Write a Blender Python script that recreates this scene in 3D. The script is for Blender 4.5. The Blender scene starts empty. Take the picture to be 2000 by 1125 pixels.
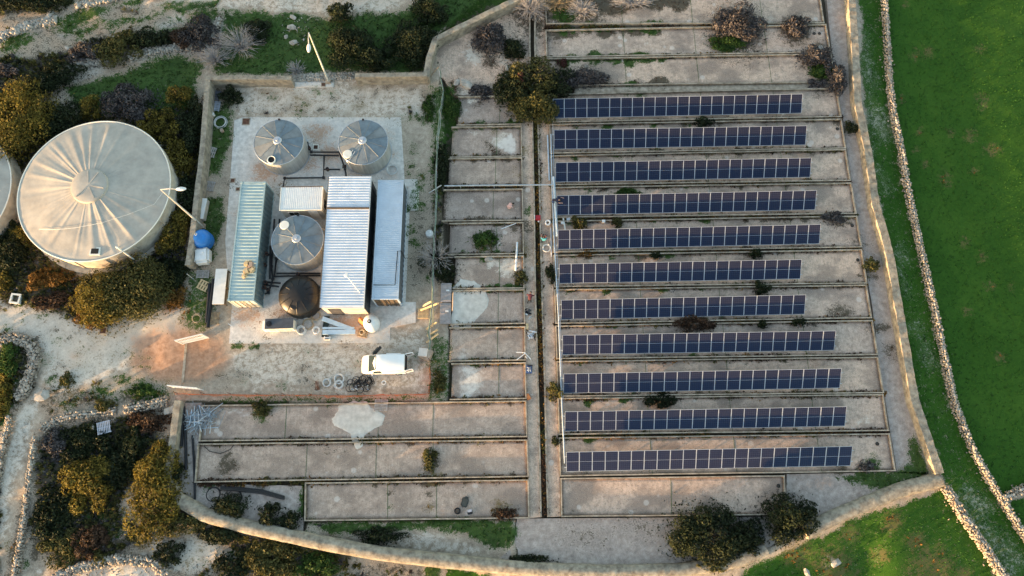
import bpy, bmesh, math, random
import numpy as np
from mathutils import Vector, Matrix
random.seed(7); RNG = np.random.default_rng(7)
R = math.radians
scene = bpy.context.scene
COL = scene.collection
# ---------------------------------------------------------------- camera
CAM_H, FPX, TILT = 65.0, 1390.0, R(15.6)
cam_d = bpy.data.cameras.new('camera'); cam = bpy.data.objects.new('camera', cam_d); COL.objects.link(cam)
cam.location = (0, 0, CAM_H); cam.rotation_euler = (TILT, 0, 0)
cam_d.sensor_width = 36; cam_d.lens = FPX / 2000 * 36; cam_d.clip_end = 6000; cam_d.clip_start = 0.5
scene.camera = cam
# ---------------------------------------------------------------- light
SUN_EL, SUN_AZ = R(3.5), R(209)          # azimuth: direction TOWARDS the sun, counter-clockwise from +X
sun_dir = Vector((math.cos(SUN_AZ) * math.cos(SUN_EL), math.sin(SUN_AZ) * math.cos(SUN_EL), math.sin(SUN_EL)))
w = bpy.data.worlds.new('World'); scene.world = w; w.use_nodes = True
nt = w.node_tree; bg = nt.nodes['Background']
sky = nt.nodes.new('ShaderNodeTexSky'); sky.sky_type = 'NISHITA'; sky.sun_disc = False
sky.sun_elevation = SUN_EL; sky.sun_rotation = R(90) - SUN_AZ
sky.air_density = 1.0; sky.dust_density = 1.6; sky.ozone_density = 1.0
nt.links.new(sky.outputs[0], bg.inputs[0]); bg.inputs[1].default_value = 0.15
sl = bpy.data.lights.new('sun', 'SUN'); sl.energy = 2.4; sl.angle = R(0.6); sl.color = (1.0, 0.64, 0.33)
so = bpy.data.objects.new('sun', sl); COL.objects.link(so)
so.rotation_euler = sun_dir.to_track_quat('Z', 'Y').to_euler()
scene.view_settings.view_transform = 'Standard'; scene.view_settings.look = 'None'
scene.view_settings.gamma = 1.0; scene.view_settings.exposure = 2.82
scene.render.engine = 'CYCLES'

# ---------------------------------------------------------------- mapping photo plan <-> world
CT, ST = math.cos(TILT), math.sin(TILT)
def P(px, py, z=0.0):
    u, v = px - 1000.0, py - 562.5
    t = (CAM_H - z) / (v * ST + FPX * CT)
    return Vector((u * t, (-v * CT + FPX * ST) * t, z))
def W2P(x, y, z):
    dz = z - CAM_H
    d = -(-y * ST + dz * CT)            # depth along view
    d = y * ST - dz * CT
    yy = y * CT + dz * ST
    return 1000.0 + FPX * x / d, 562.5 - FPX * yy / d
def m_per_px(py):
    return (P(1001, py) - P(1000, py)).length

# ---------------------------------------------------------------- numpy noise
def vnoise(x, y, s, seed=0):
    x = np.asarray(x) / s; y = np.asarray(y) / s
    xi = np.floor(x).astype(np.int64); yi = np.floor(y).astype(np.int64)
    fx = x - xi; fy = y - yi; fx = fx * fx * (3 - 2 * fx); fy = fy * fy * (3 - 2 * fy)
    def h(a, b):
        n = (a * 374761393 + b * 668265263 + seed * 1442695041) & 0x7fffffff
        n = ((n ^ (n >> 13)) * 1274126177) & 0x7fffffff
        return ((n ^ (n >> 16)) & 0xffff) / 65535.0
    return (h(xi, yi) * (1 - fx) + h(xi + 1, yi) * fx) * (1 - fy) + (h(xi, yi + 1) * (1 - fx) + h(xi + 1, yi + 1) * fx) * fy
def fbm(x, y, s, seed=0, o=4):
    a = 0; amp = .5; t = 0
    for k in range(o):
        a = a + amp * vnoise(x, y, s / 2 ** k, seed + k * 17); t += amp; amp *= .5
    return a / t

# ---------------------------------------------------------------- ground cover map (plan coordinates of the photograph)
# layers: grass, lime (pale rubble / limestone), red (red soil), dark (dark litter), cement (pale dried spill), straw (dry growth), rust, lawn (bright field)
LAY = ['grass', 'lime', 'red', 'dark', 'cement', 'straw', 'rust', 'lawn']
PAINT = []
def pt(layer, pts, f=8, s=1.0): PAINT.append((LAY.index(layer), pts, f, s))
def blob(layer, x, y, rx, ry=None, s=1.0, f=None):
    ry = ry or rx
    pt(layer, [(x + rx * math.cos(a) * (0.85 + .3 * random.random()), y + ry * math.sin(a) * (0.85 + .3 * random.random())) for a in [k * math.pi / 5 for k in range(10)]], f or max(5, rx * .5), s)
# right-hand field and the verge between the walls
pt('lawn', [(1722, -40), (2200, -40), (2200, 945), (1985, 955), (1950, 975), (1895, 880), (1840, 700), (1790, 470), (1757, 300), (1733, 150)], 4)
pt('lawn', [(1675, -40), (1724, -40), (1740, 220), (1790, 470), (1860, 790), (1950, 985), (2010, 1070), (2010, 1160), (1965, 1140), (1842, 940), (1790, 780), (1745, 550), (1715, 400), (1690, 250)], 6, .8)
pt('lawn', [(1955, 980), (2200, 930), (2200, 1300), (2060, 1160)], 4)
pt('lawn', [(1846, 955), (1960, 1140), (1420, 1160), (1450, 1110), (1600, 1048), (1700, 1000)], 8, .85)
for x0, y0, x1, y1, wd in [(1690, 60, 1702, 170, 8), (1692, 205, 1735, 265, 20), (1712, 320, 1735, 375, 8), (1750, 480, 1766, 510, 10), (1755, 520, 1775, 575, 5), (1785, 630, 1800, 655, 8), (1800, 670, 1825, 720, 9), (1880, 960, 1930, 1000, 18), (1925, 1030, 2005, 1110, 14), (1700, 180, 1706, 300, 4), (1880, 985, 1990, 1130, 12), (1730, 230, 1745, 270, 12)]:
    d = math.hypot(x1 - x0, y1 - y0); nx, ny = -(y1 - y0) / d * wd, (x1 - x0) / d * wd
    pt('lime', [(x0 + nx, y0 + ny), (x1 + nx, y1 + ny), (x1 - nx, y1 - ny), (x0 - nx, y0 - ny)], 14, .46)
for x, y, r in [(1810, 103, 12), (1915, 95, 12), (1783, 108, 10), (1762, 192, 9), (1918, 200, 16), (1795, 255, 10), (1855, 255, 9), (1895, 265, 12), (1940, 290, 15), (1790, 295, 8), (1845, 345, 14), (1900, 330, 10), (1805, 322, 9), (1920, 505, 12), (1885, 475, 9), (1975, 560, 8), (1950, 700, 12), (1890, 610, 10), (1930, 560, 12), (1768, 10, 9)]:
    blob('straw', x, y, r, s=.62)
for x, y, r in [(1740, 1020, 22), (1660, 1045, 18), (1820, 1110, 40), (1630, 1110, 45), (1560, 1080, 30), (1720, 1085, 20), (1790, 1060, 20), (1880, 1120, 20)]:
    blob('straw', x, y, r, s=.7)
blob('lime', 1625, 1100, 16, 10, .5)
# top strip: pinkish dirt track, grass below it
pt('lime', [(230, -30), (800, -30), (780, 18), (640, 30), (480, 20), (430, 30), (260, 12)], 12, .55)
pt('red', [(560, -30), (800, -30), (780, 12), (600, 22)], 14, .35)
pt('grass', [(440, 22), (560, 24), (640, 34), (790, 22), (870, -20), (1010, -10), (850, 68), (826, 142), (700, 140), (570, 145), (420, 145), (430, 80)], 10)
pt('grass', [(120, 175), (210, 150), (330, 105), (395, 118), (392, 150), (380, 215), (270, 235), (160, 225)], 12)
pt('grass', [(380, 20), (430, 18), (420, 60), (370, 40)], 8, .8)
for q in [[(0, 95), (70, 65), (68, 85), (10, 112)], [(95, 40), (200, 8), (232, 15), (130, 68)], [(120, 60), (330, 22), (300, 40), (150, 70)], [(235, 0), (290, -10), (270, 18)], [(20, 60), (70, 60), (30, 95), (0, 98)], [(310, 10), (440, -5), (420, 25), (330, 25)]]:
    pt('grass', q, 8, .8)
for q in [[(0, 55), (60, 40), (110, 30), (80, 60), (20, 85), (0, 90)], [(160, 0), (240, -10), (170, 20)], [(80, 160), (150, 130), (215, 112), (200, 140), (130, 170), (75, 178)], [(255, 105), (310, 95), (390, 82), (385, 110), (330, 105), (270, 125)], [(300, 50), (350, 20), (370, 40), (320, 60)], [(410, 25), (440, 40), (430, 120), (400, 95)], [(100, 62), (160, 48), (170, 60), (110, 75)], [(540, 25), (615, 30), (600, 95), (560, 100)]]:
    pt('lime', q, 10, .85)
pt('dark', [(-60, 30), (200, 0), (430, 20), (420, 110), (200, 150), (60, 190), (-60, 150)], 30, .42)
for k in range(40): blob(random.choice(['grass', 'grass', 'dark', 'red']), random.uniform(0, 430), random.uniform(0, 130), random.uniform(10, 34), random.uniform(4, 9), .7, 7)
pt('dark', [(-200, -60), (150, -60), (150, 10), (60, 20), (0, 45), (-200, 60)], 12, .7)
pt('dark', [(-50, 120), (90, 110), (200, 70), (330, 55), (400, 40), (410, 70), (330, 85), (220, 110), (120, 135), (60, 180), (120, 230), (390, 200), (400, 330), (370, 450), (330, 330), (240, 240), (100, 280), (40, 350), (-50, 350)], 12, .95)
pt('dark', [(20, 420), (60, 470), (150, 530), (250, 525), (340, 430), (372, 440), (360, 560), (300, 610), (150, 630), (-50, 575), (-50, 430)], 14, .9)
pt('straw', [(60, 470), (160, 525), (190, 560), (120, 590), (60, 560)], 14, .55)
pt('lime', [(-60, 585), (60, 580), (140, 615), (200, 640), (330, 575), (365, 590), (360, 650), (270, 700), (120, 720), (80, 690), (-60, 640)], 14, .9)
pt('lime', [(90, 700), (270, 650), (280, 690), (250, 720), (120, 780), (80, 770)], 14, .75)
pt('red', [(255, 655), (355, 632), (440, 660), (450, 715), (405, 752), (300, 752), (255, 720)], 22, .8)
pt('red', [(310, 590), (352, 565), (355, 610), (320, 630)], 12, .6)
pt('lime', [(60, 760), (95, 745), (60, 850), (20, 960), (5, 1050), (-40, 1060), (-10, 930)], 9, .7)
pt('grass', [(0, 690), (30, 680), (40, 740), (15, 830), (-40, 900), (-40, 700)], 10, .75)
pt('straw', [(0, 720), (25, 750), (5, 850), (-40, 880)], 10, .6)
pt('dark', [(90, 840), (300, 800), (330, 900), (330, 960), (250, 960), (230, 1010), (60, 1100), (70, 900)], 14, .95)
pt('grass', [(150, 990), (250, 980), (260, 1040), (180, 1050)], 14, .55)
pt('lime', [(255, 820), (275, 840), (270, 900), (245, 990), (235, 960), (250, 900)], 6, .7)
pt('lime', [(265, 1020), (320, 1040), (400, 1060), (470, 1090), (400, 1130), (330, 1110), (290, 1060)], 12, .85)
pt('lime', [(100, 1160), (120, 1115), (230, 1085), (320, 1095), (330, 1160)], 10, .9)
pt('dark', [(330, 1000), (480, 1035), (700, 1080), (640, 1160), (430, 1160), (480, 1090), (380, 1050)], 14, .8)
pt('lime', [(560, 1035), (620, 1055), (600, 1075), (555, 1060)], 8, .7); pt('lime', [(640, 1085), (840, 1105), (830, 1160), (640, 1160)], 10, .6)
pt('grass', [(830, 1098), (860, 1100), (860, 1160), (830, 1160)], 6, .9); pt('lawn', [(870, 1105), (960, 1118), (940, 1160), (870, 1160)], 6, .9)
for x, y, r in [(130, 790, 20), (200, 770, 30), (280, 755, 30), (100, 745, 15), (300, 770, 30), (240, 745, 20)]: blob('grass', x, y, r, r * .5, .75)
# rough verge along the left track
pt('dark', [(-40, 640), (80, 655), (80, 700), (62, 760), (25, 830), (-40, 860)], 12, .62)
pt('dark', [(78, 750), (200, 762), (335, 752), (335, 782), (220, 798), (130, 806), (86, 832)], 10, .52)
pt('dark', [(72, 840), (66, 900), (50, 1000), (34, 1125), (0, 1160), (40, 960)], 8, .6)
pt('dark', [(110, 1010), (260, 1000), (300, 1060), (230, 1090), (110, 1110)], 14, .7)
pt('dark', [(-60, 860), (5, 900), (-10, 1160), (-60, 1160)], 10, .8)
pt('dark', [(330, 1110), (480, 1090), (640, 1085), (840, 1105), (830, 1160), (330, 1160)], 14, .55)
pt('straw', [(360, 1040), (560, 1050), (700, 1090), (500, 1090)], 14, .45)
for k in range(46): blob(random.choice(['grass', 'dark', 'straw', 'dark']), random.uniform(0, 340), random.choice((random.uniform(735, 800), random.uniform(590, 650))), random.uniform(5, 15), random.uniform(4, 9), .62, 6)
for k in range(60): blob(random.choice(['grass', 'dark', 'straw', 'lime']), random.uniform(0, 700), random.uniform(1000, 1125), random.uniform(6, 20), random.uniform(5, 12), .6, 7)
# fenced yard
pt('lime', [(440, 165), (640, 165), (830, 165), (840, 230), (800, 235), (460, 232)], 14, .62)
for k in range(34): blob(random.choice(['dark', 'grass', 'dark', 'straw']), random.uniform(455, 835), random.uniform(168, 228), random.uniform(6, 16), random.uniform(4, 9), .62, 8)
for k in range(30): blob(random.choice(['dark', 'grass', 'red', 'lime']), random.uniform(430, 832), random.uniform(672, 765), random.uniform(6, 18), random.uniform(4, 9), .56, 9)
for k in range(26): blob(random.choice(['grass', 'grass', 'dark']), random.uniform(796, 838), random.uniform(180, 560), random.uniform(6, 14), random.uniform(5, 12), .66, 7)
for k in range(40): blob(random.choice(['dark', 'lime', 'grass', 'straw', 'red']), random.uniform(0, 350), random.uniform(600, 770), random.uniform(6, 22), random.uniform(4, 10), .5, 10)
pt('lime', [(440, 680), (830, 640), (830, 760), (500, 765), (440, 720)], 20, .56)
pt('dark', [(410, 165), (445, 170), (440, 190), (420, 200)], 8, .6)
pt('grass', [(415, 215), (450, 195), (455, 260), (425, 345), (400, 345), (398, 290)], 10, .85)
pt('grass', [(398, 385), (436, 380), (440, 420), (420, 510), (380, 520)], 8, .85)
pt('dark', [(385, 400), (400, 400), (425, 520), (370, 540)], 8, .5)
pt('grass', [(370, 530), (415, 530), (420, 600), (400, 650), (360, 640)], 10, .7)
pt('straw', [(358, 540), (385, 560), (380, 640), (350, 640)], 10, .6)
pt('grass', [(840, 165), (880, 170), (895, 240), (860, 380), (845, 420), (838, 300)], 10, .7)
pt('dark', [(838, 360), (872, 350), (870, 470), (890, 540), (850, 560), (842, 500)], 10, .75)
pt('dark', [(795, 380), (838, 350), (838, 560), (795, 560)], 16, .4)
pt('grass', [(836, 640), (880, 660), (882, 785), (430, 795), (430, 775), (836, 772)], 9, .6)
pt('straw', [(500, 772), (880, 775), (880, 785), (500, 785)], 8, .5)
pt('grass', [(452, 672), (480, 672), (480, 684), (452, 684)], 5, .9); pt('grass', [(488, 672), (505, 672), (505, 682), (488, 682)], 5, .9)
pt('grass', [(590, 1019), (1005, 1014), (1012, 1045), (985, 1078), (930, 1060), (880, 1035), (650, 1040)], 9, .95)
pt('lime', [(650, 1035), (740, 1050), (840, 1040), (930, 1075), (940, 1085), (760, 1065)], 9, .6)
pt('grass', [(1640, 925), (1742, 920), (1775, 905), (1770, 860), (1790, 850), (1815, 925), (1740, 958), (1690, 955)], 9, .95)
pt('grass', [(395, 945), (420, 943), (415, 958), (395, 960)], 5, .9); pt('grass', [(590, 950), (600, 950), (598, 1015), (585, 1010)], 5, .9)
pt('grass', [(1205, 375), (1245, 368), (1262, 392), (1190, 388)], 6, .9)
pt('cement', [(880, 700), (900, 660), (925, 660), (930, 690), (955, 720), (960, 770), (920, 800), (885, 795)], 26, .55)
pt('cement', [(430, 800), (470, 793), (495, 800), (500, 822), (470, 815), (440, 815)], 6, .45)
for k in range(30): blob(random.choice(['dark', 'rust', 'dark', 'red']), random.uniform(450, 810), random.uniform(235, 665), random.uniform(8, 26), random.uniform(6, 16), random.choice((.38, .45)), 12)
# soil and moss creeping over the concrete beds
def scallop(y0, y1, xa, xb, n, depth, layer='grass', s=1.0):
    n = int(n * 1.5); s = max(s, .95)
    for k in range(n):
        x = xa + (xb - xa) * (k + .5 + random.uniform(-.3, .3)) / n
        y = y0 + (y1 - y0) * (x - xa) / max(1, (xb - xa)); q = depth * random.uniform(.4, 1.3)
        blob(layer, x, y, q * random.uniform(.8, 1.6), q, s, 4)
scallop(58, 52, 1075, 1300, 9, 12); scallop(66, 60, 1080, 1300, 7, 10, 'dark'); scallop(116, 112, 1080, 1300, 8, 9); scallop(170, 165, 1130, 1300, 6, 12, 'dark')
scallop(12, 5, 1070, 1330, 10, 18, 'dark'); scallop(122, 118, 1090, 1300, 6, 8, 'grass')
for y0, y1 in [(245, 234), (304, 292), (366, 357), (432, 422), (499, 488), (566, 556), (637, 626), (707, 697), (778, 769), (853, 845)]:
    scallop(y0, y1, 1085, 1650, 9, 7, 'dark', .8); scallop(y0 + 4, y1 + 4, 1090, 1400, 3, 8, 'grass', .8)
for y0 in [246, 308, 366, 433, 498, 565, 636, 706, 781]: scallop(y0, y0 - 3, 880, 1020, 5, 8, random.choice(['dark', 'grass']), .8)
scallop(865, 857, 400, 1020, 9, 7, 'dark', .8); scallop(943, 935, 400, 1020, 12, 8, 'dark', .8)
for x, y, r in [(510, 805, 20), (1640, 915, 16), (1700, 910, 20), (960, 470, 22), (945, 480, 16), (1010, 440, 16), (1030, 440, 16), (1028, 410, 10), (1010, 540, 14), (960, 285, 10), (970, 298, 12), (1022, 290, 8), (965, 255, 8), (1022, 480, 14), (890, 220, 14), (880, 180, 16), (930, 205, 8), (445, 910, 18), (440, 890, 12), (845, 900, 18), (850, 930, 16), (980, 1000, 22), (840, 960, 9), (840, 990, 9), (760, 960, 6), (760, 990, 7), (1025, 505, 12)]:
    blob(random.choice(['straw', 'dark', 'dark', 'grass']), x, y, r, None, .7, max(6, r * .5))
for k in range(44): blob(random.choice(['red', 'dark', 'red', 'straw', 'dark']), random.uniform(400, 1720), random.uniform(190, 1005), random.uniform(12, 34), random.uniform(8, 18), random.choice((.36, .42, .48)), 12)
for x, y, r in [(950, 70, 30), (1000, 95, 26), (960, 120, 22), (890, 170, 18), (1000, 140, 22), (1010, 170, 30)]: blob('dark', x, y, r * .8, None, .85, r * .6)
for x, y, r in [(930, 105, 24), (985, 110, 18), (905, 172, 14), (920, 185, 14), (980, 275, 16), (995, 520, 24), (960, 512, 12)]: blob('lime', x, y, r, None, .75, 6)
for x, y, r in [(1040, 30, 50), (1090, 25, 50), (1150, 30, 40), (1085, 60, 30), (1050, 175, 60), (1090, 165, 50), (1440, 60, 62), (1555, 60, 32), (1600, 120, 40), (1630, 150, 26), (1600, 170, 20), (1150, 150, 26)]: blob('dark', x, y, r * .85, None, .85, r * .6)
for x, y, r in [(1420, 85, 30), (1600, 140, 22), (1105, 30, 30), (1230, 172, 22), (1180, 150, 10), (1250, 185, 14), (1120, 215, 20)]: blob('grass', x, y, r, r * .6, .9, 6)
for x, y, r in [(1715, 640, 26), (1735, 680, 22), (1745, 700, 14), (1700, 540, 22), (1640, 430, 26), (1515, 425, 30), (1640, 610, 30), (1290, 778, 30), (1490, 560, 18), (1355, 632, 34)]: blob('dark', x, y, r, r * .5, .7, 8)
for x, y, r in [(1010, 310, 22)]: blob('cement', x - 18, y - 30, r, r * .9, .6, 5)
for x, y, r in [(640, 300, 26), (600, 320, 22), (520, 335, 30), (700, 330, 20), (560, 610, 26), (480, 612, 30), (690, 630, 40), (760, 300, 12), (620, 260, 30)]: blob('rust', x, y, r, r * .7, .75, 14)
for y in [360, 420, 470]: blob('rust', 470 if y == 420 else 540, y, 20, 14, .4, 10)
for k in range(26): blob('lime', random.uniform(880, 1700), random.uniform(20, 1010), random.uniform(8, 20), random.uniform(5, 11), .42, 6)
for x, y, r in [(1150, 1050, 60), (1250, 1030, 60)]: blob('dark', x, y, r, 22, .35, 20)
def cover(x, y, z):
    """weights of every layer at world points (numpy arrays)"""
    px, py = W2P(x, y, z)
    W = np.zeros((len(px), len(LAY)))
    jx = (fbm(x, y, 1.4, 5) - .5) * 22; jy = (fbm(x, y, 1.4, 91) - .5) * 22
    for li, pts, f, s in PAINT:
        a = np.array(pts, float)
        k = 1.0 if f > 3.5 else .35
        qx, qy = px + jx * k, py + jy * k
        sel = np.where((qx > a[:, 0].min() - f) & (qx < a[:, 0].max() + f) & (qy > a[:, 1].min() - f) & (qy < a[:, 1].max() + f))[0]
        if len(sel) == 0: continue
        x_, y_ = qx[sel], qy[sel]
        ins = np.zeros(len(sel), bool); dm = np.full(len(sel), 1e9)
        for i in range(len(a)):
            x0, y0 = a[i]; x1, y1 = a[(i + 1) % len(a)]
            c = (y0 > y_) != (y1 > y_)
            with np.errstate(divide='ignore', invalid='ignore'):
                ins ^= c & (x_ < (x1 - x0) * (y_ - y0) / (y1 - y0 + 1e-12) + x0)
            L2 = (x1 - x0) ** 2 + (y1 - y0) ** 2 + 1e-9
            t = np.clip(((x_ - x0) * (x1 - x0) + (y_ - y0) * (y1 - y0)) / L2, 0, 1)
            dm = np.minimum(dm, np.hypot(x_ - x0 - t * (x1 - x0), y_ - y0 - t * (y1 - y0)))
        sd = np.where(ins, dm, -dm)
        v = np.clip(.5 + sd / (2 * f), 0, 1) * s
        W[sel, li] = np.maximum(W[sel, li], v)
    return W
def inside(px, py, pts):
    ins = np.zeros(len(px), bool); a = np.array(pts, float)
    for i in range(len(a)):
        x0, y0 = a[i]; x1, y1 = a[(i + 1) % len(a)]
        c = (y0 > py) != (y1 > py)
        ins ^= c & (px < (x1 - x0) * (py - y0) / (y1 - y0 + 1e-12) + x0)
    return ins
def add_cover(me, mw=None, zone=None):
    n = len(me.vertices); co = np.empty(n * 3); me.vertices.foreach_get('co', co); co = co.reshape(-1, 3)
    if mw is not None:
        M = np.array(mw); co = co @ M[:3, :3].T + M[:3, 3]
    W = cover(co[:, 0], co[:, 1], co[:, 2])
    if zone is not None:
        px, py = W2P(co[:, 0], co[:, 1], co[:, 2]); iz = inside(px, py, zone); W[iz, 3] = 1.0; W[iz, 1] *= .3; W[iz, 4] *= .3
    for nm, c in (('wa', [0, 1, 2, 3]), ('wb', [4, 5, 6, 7])):
        at = me.attributes.new(nm, 'FLOAT_COLOR', 'POINT')
        at.data.foreach_set('color', np.ascontiguousarray(W[:, c], dtype=np.float32).ravel())
    return W

# ---------------------------------------------------------------- materials
MATS = {}
class NG:
    def __init__(s, name):
        s.m = bpy.data.materials.new(name); s.m.use_nodes = True; s.t = s.m.node_tree
        s.b = s.t.nodes['Principled BSDF']; s.out = s.t.nodes['Material Output']
    def n(s, typ, **kw):
        nd = s.t.nodes.new(typ)
        for k, v in kw.items():
            if k in nd.inputs: nd.inputs[k].default_value = v
            else: setattr(nd, k, v)
        return nd
    def l(s, a, b): s.t.links.new(a, b)
    def noise(s, vec, scale, detail=4, rough=.55):
        nd = s.n('ShaderNodeTexNoise'); nd.inputs['Scale'].default_value = scale; nd.inputs['Detail'].default_value = detail; nd.inputs['Roughness'].default_value = rough
        if vec is not None: s.l(vec, nd.inputs['Vector'])
        return nd.outputs['Fac']
    def ramp(s, fac, stops):
        nd = s.n('ShaderNodeValToRGB'); e = nd.color_ramp.elements
        while len(e) < len(stops): e.new(.5)
        for k, (p, c) in enumerate(stops): e[k].position = p; e[k].color = (*c, 1) if len(c) == 3 else c
        s.l(fac, nd.inputs[0]); return nd.outputs[0]
    def mix(s, fac, a, b, mode='MIX'):
        nd = s.n('ShaderNodeMix', data_type='RGBA', blend_type=mode)
        for i, v in ((0, fac), (6, a), (7, b)):
            if isinstance(v, (int, float)): nd.inputs[i].default_value = v
            elif isinstance(v, tuple): nd.inputs[i].default_value = (*v, 1)
            else: s.l(v, nd.inputs[i])
        return nd.outputs[2]
    def math(s, op, a, b=0.0, c=None, clamp=False):
        nd = s.n('ShaderNodeMath', operation=op); nd.use_clamp = clamp
        for i, v in enumerate((a, b, c)):
            if v is None: continue
            if isinstance(v, (int, float)): nd.inputs[i].default_value = v
            else: s.l(v, nd.inputs[i])
        return nd.outputs[0]
    def sstep(s, v, lo, hi):
        nd = s.n('ShaderNodeMapRange', interpolation_type='SMOOTHSTEP'); s.l(v, nd.inputs[0]); nd.inputs[1].default_value = lo; nd.inputs[2].default_value = hi
        return nd.outputs[0]
    def vec(s, kind='pos', scale=None):
        if kind == 'pos': o = s.n('ShaderNodeNewGeometry').outputs['Position']
        else: o = s.n('ShaderNodeTexCoord').outputs['Object']
        if scale:
            mp = s.n('ShaderNodeMapping'); mp.inputs['Scale'].default_value = scale; s.l(o, mp.inputs[0]); o = mp.outputs[0]
        return o
    def bump(s, h, dist, strength=1.0):
        b = s.n('ShaderNodeBump'); b.inputs['Distance'].default_value = dist; b.inputs['Strength'].default_value = strength
        s.l(h, b.inputs['Height']); s.l(b.outputs[0], s.b.inputs['Normal'])
def mat(name, c, rough=.7, metal=0.0, var=.18, scale=3.0, bump=0.0, c2=None, spec=.4, kind='pos', alpha=None):
    if name in MATS: return MATS[name]
    g = NG(name); v = g.vec(kind)
    n = g.noise(v, scale, 5, .62)
    c2 = c2 or tuple(x * (1 - var * 1.6) for x in c); c1 = tuple(min(1, x * (1 + var)) for x in c)
    col = g.ramp(n, [(.32, c2), (.68, c1)])
    g.l(col, g.b.inputs['Base Color']); g.b.inputs['Roughness'].default_value = rough; g.b.inputs['Metallic'].default_value = metal
    g.b.inputs['Specular IOR Level'].default_value = spec
    if bump: g.bump(g.noise(v, scale * 6, 4), bump)
    MATS[name] = g.m; return g.m
def covered(name, base, brushed=False, micro=1.0):
    """ground / slab material: base plus the cover layers stored on the mesh"""
    g = NG(name); v = g.vec()
    n1 = g.noise(v, .55, 5, .6); n2 = g.noise(v, 2.2, 5, .65); n3 = g.noise(v, 9, 4, .7); n4 = g.noise(v, 26, 2, .7)
    col = g.ramp(n1, base)
    lo = g.mix(.55, col, g.ramp(n2, [(.3, tuple(x * .62 for x in base[0][1])), (.7, tuple(min(1, x * 1.25) for x in base[-1][1]))]))
    col = lo
    if brushed:
        st = g.noise(g.vec('pos', (14, .8, 1)), 1.0, 5, .7)
        col = g.mix(.30, col, g.ramp(st, [(.35, tuple(x * .72 for x in base[0][1])), (.65, tuple(x * 1.22 for x in base[-1][1]))]))
        big = g.noise(g.vec('pos', (.35, .5, 1)), .7, 4, .6)
        col = g.mix(g.math('MULTIPLY', g.sstep(big, .45, .62), .8), col, (.22, .175, .145))
        rnd = g.n('ShaderNodeObjectInfo').outputs['Random']
        col = g.mix(.55, col, g.ramp(rnd, [(0, (.80, .84, .90)), (.5, (1.05, 1.0, .97)), (1, (1.2, 1.1, 1.0))]), 'MULTIPLY')
        blot = g.noise(v, 1.7, 7, .78)
        col = g.mix(g.math('MULTIPLY', g.sstep(blot, .49, .62), .6), col, (.235, .185, .15))
        col = g.mix(g.math('MULTIPLY', g.sstep(g.noise(v, 4.5, 5, .8), .53, .64), .6), col, (.17, .135, .11))
        col = g.mix(g.math('MULTIPLY', g.sstep(g.noise(v, 6.5, 4, .8), .60, .68), .7), col, (.74, .68, .60))
        pale = g.sstep(g.noise(v, 1.3, 6, .75), .6, .72)
        col = g.mix(g.math('MULTIPLY', pale, .55), col, (.60, .54, .48))
        vo = g.n('ShaderNodeTexVoronoi'); vo.inputs['Scale'].default_value = .55; g.l(v, vo.inputs['Vector'])
        col = g.mix(g.math('MULTIPLY', g.math('SUBTRACT', 1.0, g.sstep(vo.outputs['Distance'], .10, .17)), .5), col, (.68, .63, .57))
    col = g.mix(g.math('MULTIPLY', g.sstep(n3, .35, .75), .30 * micro), col, tuple(x * .45 for x in base[0][1]))
    col = g.mix(g.math('MULTIPLY', g.sstep(n4, .52, .68), .42 * micro), col, tuple(min(1, x * 1.5) for x in base[-1][1]))
    wa = g.n('ShaderNodeAttribute', attribute_name='wa'); wb = g.n('ShaderNodeAttribute', attribute_name='wb')
    sa = g.n('ShaderNodeSeparateColor'); sb = g.n('ShaderNodeSeparateColor'); g.l(wa.outputs['Color'], sa.inputs[0]); g.l(wb.outputs['Color'], sb.inputs[0])
    W = dict(grass=sa.outputs[0], lime=sa.outputs[1], red=sa.outputs[2], dark=wa.outputs['Alpha'], cement=sb.outputs[0], straw=sb.outputs[1], rust=sb.outputs[2], lawn=wb.outputs['Alpha'])
    mixn = g.math('ADD', g.math('ADD', g.math('MULTIPLY', n2, .42), g.math('MULTIPLY', n3, .36)), g.math('MULTIPLY', n4, .22))
    def mask(l, amp, soft=.14):
        s = g.math('ADD', W[l], g.math('MULTIPLY', g.math('SUBTRACT', mixn, .5), amp * 4.2))
        return g.math('MULTIPLY', g.sstep(s, .5 - soft, .5 + soft), g.sstep(W[l], .02, .12))
    gn = g.noise(v, 4, 6, .8); gn1 = g.noise(v, .22, 6, .65)
    grass = g.mix(.5, g.ramp(gn, [(.32, (.008, .018, .004)), (.5, (.028, .066, .010)), (.68, (.068, .135, .022))]), g.ramp(gn1, [(.3, (.022, .052, .008)), (.7, (.046, .105, .014))]))
    lime = g.mix(.6, g.ramp(n3, [(.28, (.28, .235, .185)), (.5, (.58, .52, .44)), (.7, (.80, .73, .63))]), g.ramp(n2, [(.3, (.42, .35, .27)), (.7, (.70, .62, .52))]))
    lawn = g.mix(.55, g.ramp(gn, [(.30, (.010, .032, .003)), (.5, (.026, .080, .007)), (.70, (.056, .130, .013))]), g.ramp(gn1, [(.35, (.022, .066, .007)), (.5, (.030, .084, .009)), (.65, (.048, .108, .013))]))
    sc = [('rust', (.36, .17, .07), 1.1, .35, .7), ('lime', lime, 1.2, .2, 1), ('cement', g.ramp(n1, [(.3, (.62, .575, .51)), (.7, (.74, .69, .62))]), .22, .12, .9),
          ('red', g.ramp(n2, [(.3, (.30, .145, .08)), (.7, (.52, .29, .175))]), .5, .3, .8), ('dark', g.ramp(n3, [(.3, (.028, .023, .014)), (.7, (.11, .09, .06))]), 1.2, .2, .92), ('straw', g.ramp(gn, [(.3, (.09, .065, .025)), (.7, (.25, .18, .075))]), 1.4, .25, .8), ('grass', grass, 1.1, .16, .96), ('lawn', lawn, .8, .16, 1)]
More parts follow.
